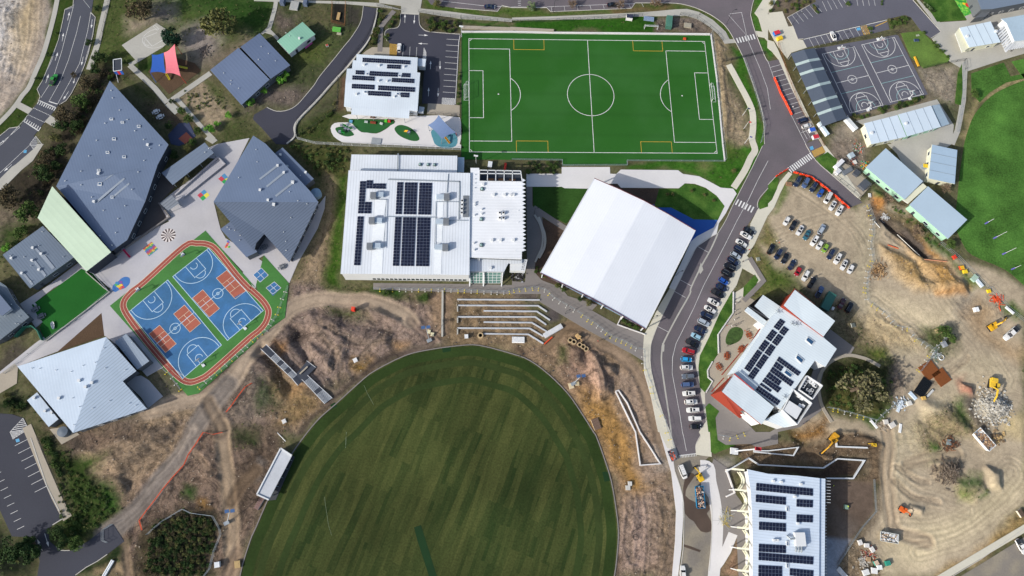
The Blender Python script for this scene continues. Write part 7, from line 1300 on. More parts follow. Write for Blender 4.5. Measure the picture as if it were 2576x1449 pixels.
line_of(BP,'30 62,785 120,930 180,1040 235,1158',2.0,'orange barrier in the line beside the roadside bays','orange barriers beside the bays','barrier',.05);line_of(BP,'31 75,330 200,250',2.0,'orange barrier in the short line left of the zebra crossing','orange barriers left of the crossing','barrier',.05);line_of(BP,'31 250,285 420,330 560,430 690,540 815,650',2.0,'orange barrier in the long line above the dirt car park','orange barriers above the dirt car park','barrier',.05)
YEL=mat('foot_yellow','#d9c425',.6);FW=mat('foot_white','#c9c6bd',.7)
def panel_proto(fm):
 t=thing('temporary_fence','x','fence');mb=MB()
 for a,b_ in(((-1.15,0,.15),(-1.15,0,1.9)),((1.15,0,.15),(1.15,0,1.9)),((-1.15,0,1.9),(1.15,0,1.9)),((-1.15,0,.2),(1.15,0,.2)),((-1.15,0,1.05),(1.15,0,1.05))):mb.bar(a,b_,.05)
 for k in range(7):mb.bar((-1+k*.33,0,.2),(-1+k*.33,0,1.9),.012)
 mb.build('frame',SILV,t,local=True);MB().box((1.15,0,.08),(.32,.62,.14)).build('foot',fm,t,local=True);MB().bar((1.15,0,1.2),(1.15,-.9,.12),.05).build('brace',SILV,t,local=True);MB().box((1.15,-.95,.1),(.38,.38,.16)).build('brace_block',fm,t,local=True);return t
PP=panel_proto(YEL);used[0]=0;PW=panel_proto(FW);PW['label']='x'
line_of(PP,'12 1180,12 1900,15 2100,25 2500,42 22 -40,35 130,8 210,-5 330,20 430,100 560,180 640,230 720,285 860,380 1000,485 1100,530 1250,605 1340,625',2.4,'mesh fence panel on block feet along the forecourt path','temporary fence along the forecourt','fence',.15);line_of(PP,'32 600,1205 700,1225 900,1280 1090,1335 1150,1270 1290,1150',2.4,'mesh fence panel on block feet below the round reserve','temporary fence below the reserve','fence',.15)
line_of(PP,'22 1335,640 1330,760 1370,880 1410,990 1440,1130 1480,1220 1540,1330 1570,1449 23 1600,80 1625,160',2.4,'mesh fence panel on block feet along the road footpath','temporary fence along the footpath','fence',.15);line_of(PP,'31 950,640 1000,620 1050,760 1050,920 1030,1000 1050,1180 1000,1300 985,1449 32 980,50 1000,130 1160,240 1290,385 1400,410',2.4,'mesh fence panel on block feet east of the dirt car park','temporary fence east of the dirt car park','fence',.15)
line_of(PP,'32 1405,430 1500,520 1650,620 1750,540 1800,470',2.4,'mesh fence panel leaning among the weeds beside the timber crate','temporary fence among the weeds','fence',.3);line_of(PP,'32 1690,620 1600,740 1510,850',2.4,'mesh fence panel stacked above the rust coloured road plates','temporary fence above the plates','fence',.2);line_of(PP,'23 2060,20 2200,60 2330,10',2.6,'mesh fence panel on the slab below the red building','temporary fence below the red building','fence',.2);line_of(PP,'12 330,-20 270,130 220,280 110,430 20,500 02 2440,640 2280,790 2130,910 2000,1020',2.5,'mesh fence panel along the lower right side of the running track','temporary fence beside the running track','fence',.15)
line_of(PP,'02 1640,800 1740,900 1790,970 1830,1020',2.5,'mesh fence panel at the lower left corner of the running track','temporary fence at the track corner','fence',.15)
# poles, goals, sails
def pole(name,label,cat,s,h,m=GALV,r=.09,group=None):
 p=place(L(s)[0]);t=thing(name,label,cat,p,0,group);lchk(label);MB().tube([p,p+Vector((0,0,h))],[r,r*.6],8).build('pole',m,t);return t,p
for i,(s,h)in enumerate((('31 2185,802',5.2),('31 2270,950',7.6),('31 2360,1110',7.6),('31 2450,1262',5.2))):
 t,p=pole('goal_post',('short','tall','tall','short')[i]+f' white football goal post on the eastern field, {ORD[i]} from the top','goal post',s,h,WHT,.1,'goal posts of the eastern field');MB().tube([p,p+Vector((0,0,1.8))],.3,10).build('pad',mat('pad_violet','#5a58a0',.7),t)
for i,(s,c_)in enumerate((('20 2320,1162','#25304f'),('20 2330,1298','#b03a3a'),('20 2340,1443','#3a3f8a'))):
 t,p=pole('flagpole',f'white flagpole beside the footpath below the pitch corner, {ORD[i]} from the top','flagpole',s,6.2,WHT,.09,'flagpoles');mb=MB();a=[p+Vector((.08+k*.3,math.sin(k*1.6)*.12,0))for k in range(5)]
 for u,v in zip(a,a[1:]):mb.face([u+Vector((0,0,5.2)),v+Vector((0,0,5.1)),v+Vector((0,0,6.0)),u+Vector((0,0,6.1))])
 mb.build('flag',mat('flag_'+c_,c_,.8),t)
def lamp(label,s,h=8,arm=1.5,az=0):
 t,p=pole('street_lamp',label,'street lamp',s,h,mat('lamp_dark','#2b2f33',.5));e=p+Vector((math.cos(az)*arm,math.sin(az)*arm,h));MB().bar(p+Vector((0,0,h)),e,.08).build('arm',_M['lamp_dark'],t);MB().box(tuple(e),(.7,.32,.14),az).build('lamp_head',_M['lamp_dark'],t)
for s,h,lb in(('20 2155,247',9.5,'tall street lamp on the splitter island near the roundabout'),('22 535,262',5,'dark path lamp beside the gravel patch below the seating'),('22 925,525',5,'dark path lamp at the edge of the haul path'),('21 225,700',5,'dark path lamp at the top of the curved bench'),('22 1400,320',5,'dark lamp at the south-east edge of the white hall'),('30 240,255',8,'lamp at the left corner of the top right car park'),('30 690,445',8,'lamp at the top left corner of the black courts'),('20 415,130',8,'street lamp at the top edge above the pitch'),('31 5,1210',5,'lamp behind the dirt car park near the ramp'),('21 1650,1325',5,'lamp beside the lay-by at the white hall'),('12 1990,578',4,'dark bollard lamp at the oval rim, left'),('12 2338,575',4,'dark bollard lamp at the oval rim, middle'),('22 80,690',4,'dark bollard lamp at the oval rim, right'),('22 375,858',4,'dark bollard lamp at the oval rim, far right')):lamp(lb,s,h,1.2,.4)
for s,lb in(('10 2070,372','white pitch floodlight pole at the top left corner of the football pitch'),('11 2215,200','floodlight pole behind the terrace at the bottom left of the football pitch'),('00 905,80','street sign pole beside the top of the left road')):
 t,p=pole('floodlight',lb,'floodlight',s,7,WHT,.12);MB().box((p.x,p.y,p.z+7),(1.6,.5,.4)).build('lamp_head',WHT,t)
def goal(label,s,rz,w=7.3,h=2.4,d=2.0):
 c=G(L(s)[0]);t=thing('football_goal',label,'goal',c,rz);u,v=Vector((math.cos(rz),math.sin(rz),0)),Vector((-math.sin(rz),math.cos(rz),0));mb=MB();Z=Vector((0,0,.08))
 A,B=c-u*w/2+Z,c+u*w/2+Z;H_=Vector((0,0,h))
 for a,b_ in((A,A+H_),(B,B+H_),(A+H_,B+H_)):mb.tube([a,b_],.08,8)
 for P in(A,B):mb.tube([P+H_,P+H_+v*.8,P+v*d,P],.05,6)
 mb.tube([A+v*d,B+v*d],.05,6);mb.build('frame',WHT,t);nt_=MB();n=16
 for k in range(n+1):p_=A.lerp(B,k/n);nt_.bar(p_+H_,p_+H_+v*.8,.025);nt_.bar(p_+H_+v*.8,p_+v*d,.025)
 for k in range(5):z=h*k/5;o=v*(d-(d-.8)*k/5);nt_.bar(A+o+Vector((0,0,z)),B+o+Vector((0,0,z)),.025)
 nt_.build('net',mat('net','#c8ced0',.9),t);lchk(label)
gl=math.atan2((C2-C0).y,(C2-C0).x)
goal('white goal with net on the left goal line of the football pitch','10 2142,930',gl+math.pi)
goal('white goal with net on the right goal line of the football pitch','20 1995,948',gl);goal('spare white goal standing on the grass above the football pitch','20 1395,298',0.1,5.5,2.2,1.6)
def hoop(label,s,s2,m=WHT):
 a,b_=G(L(s)[0]),G(L(s2)[0]);t=thing('basketball_hoop',label,'basketball hoop',a);lchk(label);d=(b_-a).normalized();MB().tube([a,a+Vector((0,0,3))],.12,8).build('pole',m,t);q=a+d*1.3+Vector((0,0,3.1));MB().bar(a+Vector((0,0,2.9)),q,.12).build('arm',m,t)
 n=Vector((-d.y,d.x,0));MB().bar(q-n*.9,q+n*.9,.07,1.1).build('backboard',WHT,t);r=MB();c=q+d*.35-Vector((0,0,.3));r.tube([c+Vector((math.cos(k),math.sin(k),0))*.23 for k in np.linspace(0,6.3,11)],.025,5);r.build('ring',ORG,t);MB().box((a.x-d.x*.5,a.y-d.y*.5,.25),(1.2,1.0,.3),math.atan2(d.y,d.x)).build('base',m,t)
for s,s2,lb in(('02 2460,398','02 2400,330','white basketball hoop at the right end of the upper blue court'),('02 2040,768','02 1990,700','white basketball hoop at the lower end of the left blue court'),('01 1850,1122','01 1930,1215','black based hoop beside the running track, upper one'),('02 1400,25','02 1480,100','black based hoop beside the running track, lower one'),('30 715,498','30 735,560','hoop at the top of the left black court'),('30 1108,408','30 1130,470','hoop at the top of the right black court'),('30 1000,1100','30 980,1030','hoop at the bottom of the left black court'),('30 1420,985','30 1395,920','hoop at the bottom of the right black court')):hoop(lb,s,s2)
def sail(label,parts,posts):
 t=thing('shade_sail',label,'shade sail',centre(posts[0][0]));lchk(label)
 for nm,s,hs,m in parts:
  c=[G(a,h)for a,h in zip(L(s),hs)];mb=MB();n=8
  for i in range(n):
   for j in range(n):
    def f(u,v):
     q=c[0].lerp(c[1],u).lerp(c[3].lerp(c[2],u),v);m_=(c[0]+c[1]+c[2]+c[3])/4;e=4*(u*(1-u)+v*(1-v))/2*(1-2*abs(.5-u)*2*abs(.5-v));e=max(0,4*u*(1-u)*(1-4*v*(1-v))+4*v*(1-v)*(1-4*u*(1-u)));return q.lerp(Vector((m_.x,m_.y,q.z)),.12*e)
    mb.face([f(i/n,j/n),f((i+1)/n,j/n),f((i+1)/n,(j+1)/n),f(i/n,(j+1)/n)])
  mb.build(nm,m,t,sm=True)
 for s,h,s2,m in posts:a=G(L(s)[0]);MB().tube([a,G(L(s2)[0],h)],[.12,.09],8).build('post',m,t)
PKM=mat('sail_pink','#d4707c',.8,var=.06);BLM=mat('sail_blue','#1f4fa0',.8,var=.06);RM=mat('post_red','#b03a2c',.5)
sail('blue and pink shade sail over the bark chip playground',[('blue_sail','00 1528,548 1648,530 1668,738 1512,730',[3.4,4.3,3.8,3.2],BLM),('pink_sail','00 1648,530 1757,443 1818,768 1668,738',[4.3,6.4,3.6,3.8],PKM)],[('00 1832,545',6.4,'00 1757,443',RM),('00 1875,840',3.6,'00 1818,768',RM),('00 1572,830',3.2,'00 1512,730',BLM),('00 1540,570',3.4,'00 1528,548',BLM)])
SG=mat('sail_grey','#6d82a6',.8,var=.06);sail('blue grey shade sail over the teal pad of the childcare garden',[('sail','10 1838,1158 2012,1335 1872,1402 1730,1258',[4.2,3.4,3.8,3.2],SG)],[('10 1745,1318',3.2,'10 1730,1258',GALV),('10 2020,1370',3.4,'10 2012,1335',RM),('10 1865,1449',3.8,'10 1872,1402',GALV),('10 1850,1200',4.2,'10 1838,1158',GALV)])
# people
def person_proto(sh,tr,k):
 rr=random.Random(k);vs=[(0,0,.95),(0,0,1.2),(0,0,1.42),(0,.0,1.52),(0,.02,1.66),(.1,0,.9),(.12,rr.uniform(-.2,.2),.48),(.13,rr.uniform(-.25,.2),.06),(-.1,0,.9),(-.12,rr.uniform(-.2,.2),.48),(-.13,rr.uniform(-.2,.25),.06),(.19,0,1.4),(.26,.03,1.13),(.27,.12,.88),(-.19,0,1.4),(-.26,.03,1.13),(-.27,.14,.9),(.13,.15,.04),(-.13,.15,.04)]
 es=[(0,1),(1,2),(2,3),(3,4),(0,5),(5,6),(6,7),(7,17),(0,8),(8,9),(9,10),(10,18),(2,11),(11,12),(12,13),(2,14),(14,15),(15,16)];rs=[.14,.15,.15,.06,.115,.095,.065,.045,.095,.065,.045,.06,.045,.035,.06,.045,.035,.035,.035]
 me=bpy.data.meshes.new('person');me.from_pydata(vs,es,[]);o=bpy.data.objects.new('person',me);col.objects.link(o);m=o.modifiers.new('skin','SKIN');
 sk=me.skin_vertices if len(me.skin_vertices)else None
 if not sk:bpy.context.view_layer.objects.active=o;sk=me.skin_vertices
 for v,r in zip(sk[0].data,rs):v.radius=(r,r*.75)
 sk[0].data[0].use_root=True;o.modifiers.new('sub','SUBSURF').levels=1
 dg=bpy.context.evaluated_depsgraph_get();m2=bpy.data.meshes.new_from_object(o.evaluated_get(dg));bpy.data.objects.remove(o)
 for m_ in(mat('cloth_'+sh,sh,.9,fine=.02),mat('cloth_'+tr,tr,.9,fine=.02),mat('skin_tone','#a87b62',.7,fine=.02),mat('hair_dark','#2a2018',.8)):m2.materials.append(m_)
 for f in m2.polygons:z=f.center.z;f.material_index=3 if z>1.64 else 2 if z>1.5 or(abs(f.center.x)>.22 and z<1.0)else 0 if z>.95 else 1;f.use_smooth=True
 return m2
try:PM=[person_proto(*a)for a in(('#2b2f3c','#23252c',1),('#c9c9cc','#2b2d38',2),('#b04a3a','#3b3f4a',3),('#c5e03a','#2c3448',4),('#1f2a4a','#1c1c22',5))]
except Exception as e:print('PERSON',e);PM=[]
for s,k,lb in(('22 2245,118',0,'person in dark clothes walking on the terrace just below the steps'),('22 2240,165',1,'person in a pale top on the terrace, second below the steps'),('22 2236,237',1,'person in a pale top on the terrace beside the lawn edge wall'),('22 2246,272',0,'person in dark clothes alone on the middle of the terrace'),('22 2228,325',1,'person in white on the terrace above the oval garden bed, left'),('22 2272,358',4,'person in navy on the terrace above the oval garden bed, right'),('22 2155,382',2,'person in a red top at the left rim of the terrace'),('22 2200,390',1,'person in white touching the top of the oval garden bed'),('22 2250,382',0,'person in dark clothes at the right top of the oval garden bed'),('22 2425,80',0,'person in dark clothes on the ramp above the red building'),('31 75,985',1,'person in a pale top crossing the dirt car park, upper of two'),('31 100,1003',2,'person in a red top crossing the dirt car park, lower of two'),('31 430,1350',1,'person in white behind the black pickup at the lower car row'),('31 482,1335',0,'person in dark clothes right of the black pickup'),('20 1885,152',0,'person in dark clothes walking round the corner compound path'),('30 240,1090',1,'person in white beside the orange barrier at the roadside bays'),('21 2378,1072',2,'person in an orange vest beside the kerbside cars'),('21 2318,1188',0,'person in dark clothes on the footpath below the orange vest worker'),('33 790,748',3,'worker in a lime vest beside the small box on the dark slab'),('33 645,540',3,'worker in a lime vest next to the white eaves fins'),('22 860,540',2,'worker in a red vest at the edge of the haul path'),('23 1215,1000',0,'worker in dark clothes on the bare earth near the black hose loop'),('32 350,1365',4,'worker in navy at the bottom corner of the red building'),('22 2165,588',0,'person in dark clothes at the bottom tip of the oval garden bed'),('22 2335,435',2,'person in a red top beside the highest brown picnic table')):
 if PM:
  o=bpy.data.objects.new('person',PM[k]);col.objects.link(o);p=place(L(s)[0]);p.z+=.07;o.location=p;o.rotation_euler=(0,0,rnd.uniform(0,6.28));tag(o,lb,'person');lchk(lb)
# yard and site things
def at(s,name,label,cat,rz=0,group=None):lchk(label);return thing(name,label,cat,place(L(s)[0]),rz,group)
PICN=mat('picnic_brown','#8c4526',.7,fine=.1)
def picnic(s,label,m=PICN,a=0):
 t=at(s,'picnic_table',label,'table',a);mb=MB()
 for k in range(5):mb.box((0,-.32+k*.16,.76),(1.9,.14,.05))
 mb.build('table_top',m,t,local=True)
 for q in(0,1,2,3):x,y=((0,-.85),(0,.85),(-1.35,0),(1.35,0))[q];MB().box((x,y,.46),(1.7 if q<2 else .4,.4 if q<2 else 1.2,.06)).build('seat',m,t,local=True)
 for x in(-.6,.6):MB().box((x,0,.37),(.1,1.6,.74)).build('leg',m,t,local=True)
for s,lb in(('22 2380,475','brown picnic table nearest the entrance of the red building'),('22 2300,618','brown picnic table, second one down along the red cladding'),('22 2158,685','brown picnic table standing free in the lower terrace'),('22 2080,795','brown picnic table at the bottom of the terrace')):picnic(s,lb,PICN,rnd.uniform(0,3))
for s,lb in(('11 85,1042','grey picnic table under the tip of the arrowhead block'),('11 265,1240','grey picnic table beside the green court corner'),('01 2330,380',''),('02 365,215','grey picnic table on the paving left of the small lawn, middle'),('02 425,285','grey picnic table on the paving left of the small lawn, lower'),('00 1575,1130','white table on the dark paving beside the slate roof, larger'),('00 1618,1180','white table on the dark paving beside the slate roof, smaller')):
 if lb:picnic(s,lb,WHT if 'white' in lb else mat('table_grey','#74787e',.7),.6)
def yard_box(s,label,d,c,a=0,name='crate',lid=None,cat=None,z=0):
 """boarded crate or cabinet: corner posts, boards, lid with lip"""
 t=at(s,name,label,cat or name,a);m=mat('crate_'+c,c,.7,fine=.1);w,l,h=d;mb=MB();mb.box((0,0,h/2),(w,l,h*.94));
 for sx in(-1,1):
  for sy in(-1,1):mb.box((sx*w/2,sy*l/2,h/2),(.1,.1,h))
 mb.build('body',m,t,local=True);mb=MB();n=max(3,int(w/.4));lm=mat('crate_'+(lid or c),lid or c,.7,fine=.1)
 for k in range(n):mb.box((-w/2+(k+.5)*w/n,0,h+.02),(w/n*.86,l*1.04,.05))
 mb.build('lid',lm,t,local=True);return t
for s,lb,d,c,a,nm,ld in(('30 80,345','blue waste skip with a red lid beside the zebra crossing plaza',(2.6,1.7,1.4),'#2b6fb8',.5,'waste_skip','#c92f3f'),('30 110,397','yellow lidded waste skip below the red and blue one',(2.2,1.5,1.3),'#d8b52a',.5,'waste_skip','#e0bd20'),('30 435,1318','white bin with a blue cover in the roadside bays',(2.4,1.6,1.3),'#d0d4d8',.4,'waste_skip','#2f5fc0'),('30 470,1388','white bin with a red cover in the roadside bays',(2.4,1.6,1.3),'#d0d4d8',.4,'waste_skip','#c02f3f'),('20 1572,245','green shipping container in the fenced compound above the pitch',(2.4,5.2,2.4),'#3f6b5d',0,'container','#4b7a6b'),('20 1175,192','dark open backed dugout box on the grass above the pitch',(2.6,1.8,2.0),'#d8d8d8',0,'player_shelter','#2b2f45'),('20 1735,395','small orange marker trolley on the pitch edge',(1.1,.8,.6),'#c94f2c',0,'trolley',None),('12 988,225','red portable toilet cabin on the works mound',(1.2,1.3,2.3),'#d0301f',0,'portable_toilet','#e04a30'),('12 2118,492','white water cube below the seating steps',(1.3,1.3,1.2),'#dfe2e4',.2,'water_tank',None),('10 832,168','wooden mound cover inside the fenced dark corner',(1.2,3.2,.6),'#b89a6a',0,'crate',None),('10 815,305','bright green slatted box below the fenced corner',(3.4,1.7,1.0),'#5fae4a',0,'slatted_box',None),('10 838,345','small pale crate under the green slatted box',(1.8,.8,.6),'#a8a48f',0,'crate',None),('10 718,465','small white and red box alone on the grass left of the driveway',(1.,.8,.8),'#d5d0cc',.5,'crate','#b05040'),('10 505,45','small grey cabinet in the top garden',(1.6,2.4,2),'#5e6a80',0,'cabinet',None),('10 275,35','taller grey cabinet in the top garden',(1.7,2.6,2.2),'#5e6a80',0,'cabinet',None),('10 388,65','pale plant platform with blue pipework in the top garden',(3.4,4,.6),'#a9a9a6',0,'platform',None),('20 1375,197','blue and white pallet of equipment above the spare goal',(4.2,1.6,.9),'#7f93b0',0,'pallet_stack',None),('20 1765,262','plywood and frame stack in the corner compound',(3,2,.7),'#a09a8a',0,'pallet_stack',None),('11 2355,218','white machine box on the terrace behind the sports centre',(1.6,2.3,1.4),'#e0e4e8',0,'machine_box',None),('11 2505,255','red long container beside the terrace frame',(.8,4.2,1.2),'#c23a2c',0,'container',None),('31 825,128','blue-grey portable box beside the footpath junk yard',(2,2,1.6),'#a5b4be',.6,'site_box',None),('31 865,190','red and white octagonal feeder in the junk yard',(1.6,1.6,.7),'#b0603f',.5,'crate','#d8d4cc'),('31 700,215','long white site cabinet beside the fence yard',(1.6,4.4,1.8),'#d9dade',.9-1.6,'site_box',None),('31 690,290','short white site cabinet below the long one',(1.6,2.2,1.6),'#d0d2d6',.9-1.6,'site_box',None),('31 955,420','dark grey skip at the end of the fence yard',(3.0,4.0,1.5),'#50555e',-.7,'waste_skip',None),('31 880,300','dark tarped pallet in the fence yard',(2.2,2.4,1.2),'#4a4e57',-.6,'pallet_stack',None),('31 790,280','grey steel plate stack in the fence yard',(1.8,4.4,.9),'#6a6f76',-.9,'plate_stack',None),('31 205,408','timber box at the corner of the dirt car park',(2.2,1.4,.8),'#8b6b52',0,'crate',None),('31 1565,240','yellow topped steel frame at the steps of the lone portable',(2.4,1.6,1.8),'#8f989e',0,'metal_frame','#e0c02c'),('32 1705,435','plywood crate beside the weeds',(1.7,1.7,1.4),'#b29a78',.3,'crate',None),('32 1758,570','grey cabinet leaning beside the weeds',(1.5,2.1,1.3),'#8a8f96',.5,'cabinet',None),('32 1618,828','rust brown road plate, left of the pair',(5.8,5.8,.5),'#7a4620',-.9,'road_plate',None),('32 1740,900','rust brown road plate, right of the pair',(5.4,5.0,.5),'#7a4620',-.9,'road_plate',None),('32 1410,1162','pale wrapped pallet near the reserve rubbish',(1.7,1.6,1.),'#d5d3cc',.4,'pallet_stack',None),('32 1175,1350','white bulk bag pallet below the reserve fence, left',(1.6,1.6,1),'#d0cdc6',.2,'bulk_bag',None),('32 1240,1380','white bulk bag pallet below the reserve fence, right',(2.2,1.8,.9),'#cfccc6',.6,'bulk_bag',None),('32 1062,1370','long white panel lying on the grass below the reserve',(.9,3.4,.25),'#e2e4e4',.75,'panel',None),('32 1328,1412','long white panel lying on the track below the reserve',(.9,3.2,.25),'#e2e4e4',-.15,'panel',None),('32 1320,1190','pile of pale blue board under the black pipes',(1.0,4.5,.6),'#c9d5e0',-.4,'board_stack',None),('32 1450,1085','pale blue polystyrene sheets beside the black pipes',(1.2,3.2,.6),'#c5d5e2',.8,'board_stack',None),('32 1620,1062','black and white rolls beside the haul track',(.8,3.6,.7),'#2b2d30',-.7,'pipe_roll','#c9c9c6'),('32 1550,1112','small yellow and cream pallet beside the haul track',(1.4,1.2,.7),'#c9a55a',.3,'pallet_stack',None),('32 2082,222','white tank on the gravel near the right boundary fence',(1.6,1.6,1.2),'#e6e8e8',.3,'water_tank',None),('32 2425,225','white long sheet bundle on the right boundary fence',(.9,3.6,.5),'#dde0e2',.9,'board_stack',None),('32 2215,35','yellow tool box at the right boundary fence',(1.3,1.2,.7),'#dcbc24',.3,'tool_box',None),('31 1940,1250','red and yellow plastic box by the boundary fence',(1.6,1.4,.9),'#d24a2a',.3,'tool_box','#dfae2c'),('31 1975,1288','yellow plastic box by the boundary fence',(1.6,1.3,.8),'#dfc02a',.3,'tool_box',None),('31 1868,1142','red box at the top of the boundary fence run',(1.4,1.4,.8),'#cf3f2c',.6,'tool_box',None),('31 2065,1355','pale green wrapped pallet at the boundary fence',(1.8,2.6,.9),'#9fb8a8',-.7,'pallet_stack',None),('31 2115,1400','white blue wrapped pallet at the boundary fence',(1.2,3.6,.8),'#cdd9e2',.7,'pallet_stack',None),('33 778,755','small green and white machine on the dark slab',(1.3,1.4,.9),'#7f9a8a',0,'site_machine',None),('33 1195,1318','teal skip box at the bottom works yard',(1.6,1.5,1.),'#2f8a76',.3,'waste_skip',None),('33 1110,1360','white bag with green trim at the bottom works yard',(1.7,1.4,1.),'#dfe3e0',.2,'bulk_bag',None),('33 1080,1315','teal and orange box at the bottom works yard',(1.5,1.4,.9),'#4a9a8a',.5,'tool_box','#c9b09a'),('33 1005,1280','timber pallet at the bottom works yard',(1.6,1.4,.5),'#a58a6a',0,'pallet_stack',None),('33 920,1110','pile of white wrapped bricks left of the white truck, upper',(1.3,1.6,.8),'#d8d6d2',.4,'brick_pallet',None),('33 985,1140','pile of white wrapped bricks left of the white truck, middle',(1.6,1.3,.8),'#d8d6d2',.1,'brick_pallet',None),('33 1040,1180','pile of white wrapped bricks left of the white truck, lower',(1.3,1.7,.8),'#d4d2ce',.6,'brick_pallet',None),('33 1060,1395','large white bag heap at the bottom edge of the yard, right',(2.0,1.8,.9),'#e0e0de',0,'bulk_bag',None),('33 975,1410','large white bag heap at the bottom edge of the yard, left',(2.2,1.7,.8),'#d9dad8',.4,'bulk_bag',None),('33 2530,815','orange fenced concrete pit box at the right edge',(1.7,2.4,.9),'#cfc8b8',.6,'pit_box','#5a4a3c'),('33 1810,105','grey steel frame on the timber heap',(1.4,1.9,.8),'#7d8a8c',0,'metal_frame',None),('23 1185,520','pale square pit lid east of the oval, upper',(1.4,1.4,.5),'#c9c8c2',.1,'access_cover',None),('23 1165,562','pale square pit lid east of the oval, lower',(1.6,1.5,.5),'#c4c3bd',.1,'access_cover',None),('22 845,1370','timber edged pit box at the east rim of the oval',(2.6,3.8,.5),'#cdbf9f',.45,'pit_box','#6b5648'),('22 595,985','cream panel on the ground under the light tower',(1.8,2.0,.3),'#cdbd9c',.4,'panel',None),('22 655,965','small cream crate under the light tower',(1.4,1.4,.5),'#c6b591',.2,'crate',None),('12 1000,728','white square pit lid on the purple mound',(1.5,1.5,.4),'#dcdcda',.6,'access_cover',None),('12 285,1342','white square pit lid below the metal stairway',(1.4,1.4,.4),'#d8d6d2',.6,'access_cover',None),('12 1742,440','cream pit lid beside the solar light tower, upper',(1.1,1.3,.4),'#d0c9a8',0,'access_cover',None),('12 1775,468','cream pit lid beside the solar light tower, lower',(1.2,1.3,.4),'#d0c9a8',0,'access_cover',None),('13 40,710','white rimmed brown trough at the end of the long shelter',(1.6,4.6,.6),'#cfcac4',-.35,'trough','#7a5f58'),('03 2195,1333','white generator box beside the bottom reserve',(1.7,1.7,1.2),'#d9dde0',.3,'site_machine',None),('03 2395,1330','timber pallet and box at the oval rim',(1.8,2.2,.8),'#b59a6a',.3,'pallet_stack',None),('32 855,375','white square pit lid right of the red building',(1.5,1.5,.3),'#d5d6ce',.3,'access_cover','#5a5f58'),('21 2475,1160','square drain pit on the grass near the ramp',(1.3,1.3,.3),'#c9cac0',.3,'access_cover','#7f857c'),('02 355,165','pale bench seat at the corner of the small lawn',(1.4,.7,.45),'#aeb2b4',-.6,'bench',None),('31 1020,518','white panel box at the head of the trench',(1.,1.5,.4),'#cfd0d0',.1,'panel',None),('30 1492,622','yellow double bench beside the black courts',(.7,4.6,.45),'#d9a52c',.35,'bench',None),('30 1488,410','blue solar panel on the striped grass bank',(1.9,1.0,.6),'#4f6078',.2,'solar_lamp','#2c3a58'),('30 1505,358','pale drain lid on the striped grass bank',(1.4,.8,.2),'#9aa08f',.4,'access_cover',None),('30 820,1265','white site hut at the lower corner of the black courts',(1.6,6.0,2.),'#d3d8da',.72,'site_hut','#c9ced0'),('30 1020,1095','white hoop store box under the left court',(1.4,.9,.5),'#cfd4d8',.4,'crate',None),('30 545,1310','white and blue advertising trailer beside the timber fence',(1.3,6.2,1.6),'#d5dfe6',.62,'trailer','#c9dbe6'),('10 1110,1230','grey play block on the curved play lawn',(1.3,.7,.5),'#b5bfc0',0,'play_block',None),('10 957,1225','light blue play table on the curved play lawn',(1.2,1.,.5),'#5fa0c4',0,'play_table',None),('10 1180,1237','red brown play bench on the curved play lawn',(2.2,.8,.5),'#8a3f2c',0,'play_bench',None),('10 1262,1246','grey white play block at the right of the play lawn',(1.2,.8,.4),'#c5cac8',-.3,'play_block',None),('10 1308,1221','lime green play cube near the verandah',(1.,1.,.7),'#5fc43a',0,'play_cube',None),('10 1342,1223','red play cube near the verandah',(1.,.9,.6),'#c92f2c',0,'play_cube',None),('10 1210,1425','grey sandpit deck with a dark hatch at the garden bottom',(3.8,2.6,.3),'#7d8286',0,'deck','#9aa0a4'),('10 1175,1180','brown bench under the verandah',(1.8,.8,.5),'#6a4636',0,'bench',None),('10 1665,1120','white air conditioning bank beside the childcare centre',(2.0,2.4,1.4),'#c6ccd2',0,'plant_unit',None)):
 yard_box(s,lb,d,c,a,nm,ld,nm.replace('_',' '))
def pile(s,label,n,spread,ln,r,cols_,name,cat,kind=None,flat=.35):
 c=place(L(s)[0]);rr=random.Random(n+len(s));ms=[mat('pile_'+q,q,.85,fine=.2)for q in cols_];mb=MB()
 for k in range(n):
  x,y=rr.gauss(0,spread*.5),rr.gauss(0,spread*.5);z=max(0.1,(1-math.hypot(x,y)/spread)*spread*flat)*rr.random()+hz(c.x+x,c.y+y);a=rr.uniform(0,3.14);mb.m=rr.randrange(len(ms));l_=ln*rr.uniform(.4,1.2)
  if l_>r*3:mb.bar((c.x+x-l_/2*math.cos(a),c.y+y-l_/2*math.sin(a),z+.1),(c.x+x+l_/2*math.cos(a),c.y+y+l_/2*math.sin(a),z+rr.uniform(0,.5)),r*rr.uniform(.6,1.3))
  else:mb.box((c.x+x,c.y+y,z+.1),(l_,l_*rr.uniform(.6,1),l_*.6),a)
 o=mb.build(name,ms);tag(o,label,cat,kind=kind);lchk(label)
pile('33 1790,400','grey brown heap of cut branches on the works ground',260,4.6,2.2,.12,('#6e6257','#8a7e70','#54493f'),'branch_pile','pile','stuff');pile('32 2265,1195','broken pale concrete rubble under the big excavator arm',900,5.6,.62,.35,('#aeaaa0','#c4c1b8','#8b877e'),'rubble','pile','stuff',.2);pile('33 1830,120','rusty timber and scrap heap',90,2.8,1.6,.14,('#6b4630','#8a5a3c','#4a3a30'),'scrap_pile','pile','stuff');pile('32 2300,125','heap of orange plastic pipes and barriers at the boundary fence',40,2.0,2.2,.16,('#d85a30','#c84a24'),'pipe_pile','pile','stuff')
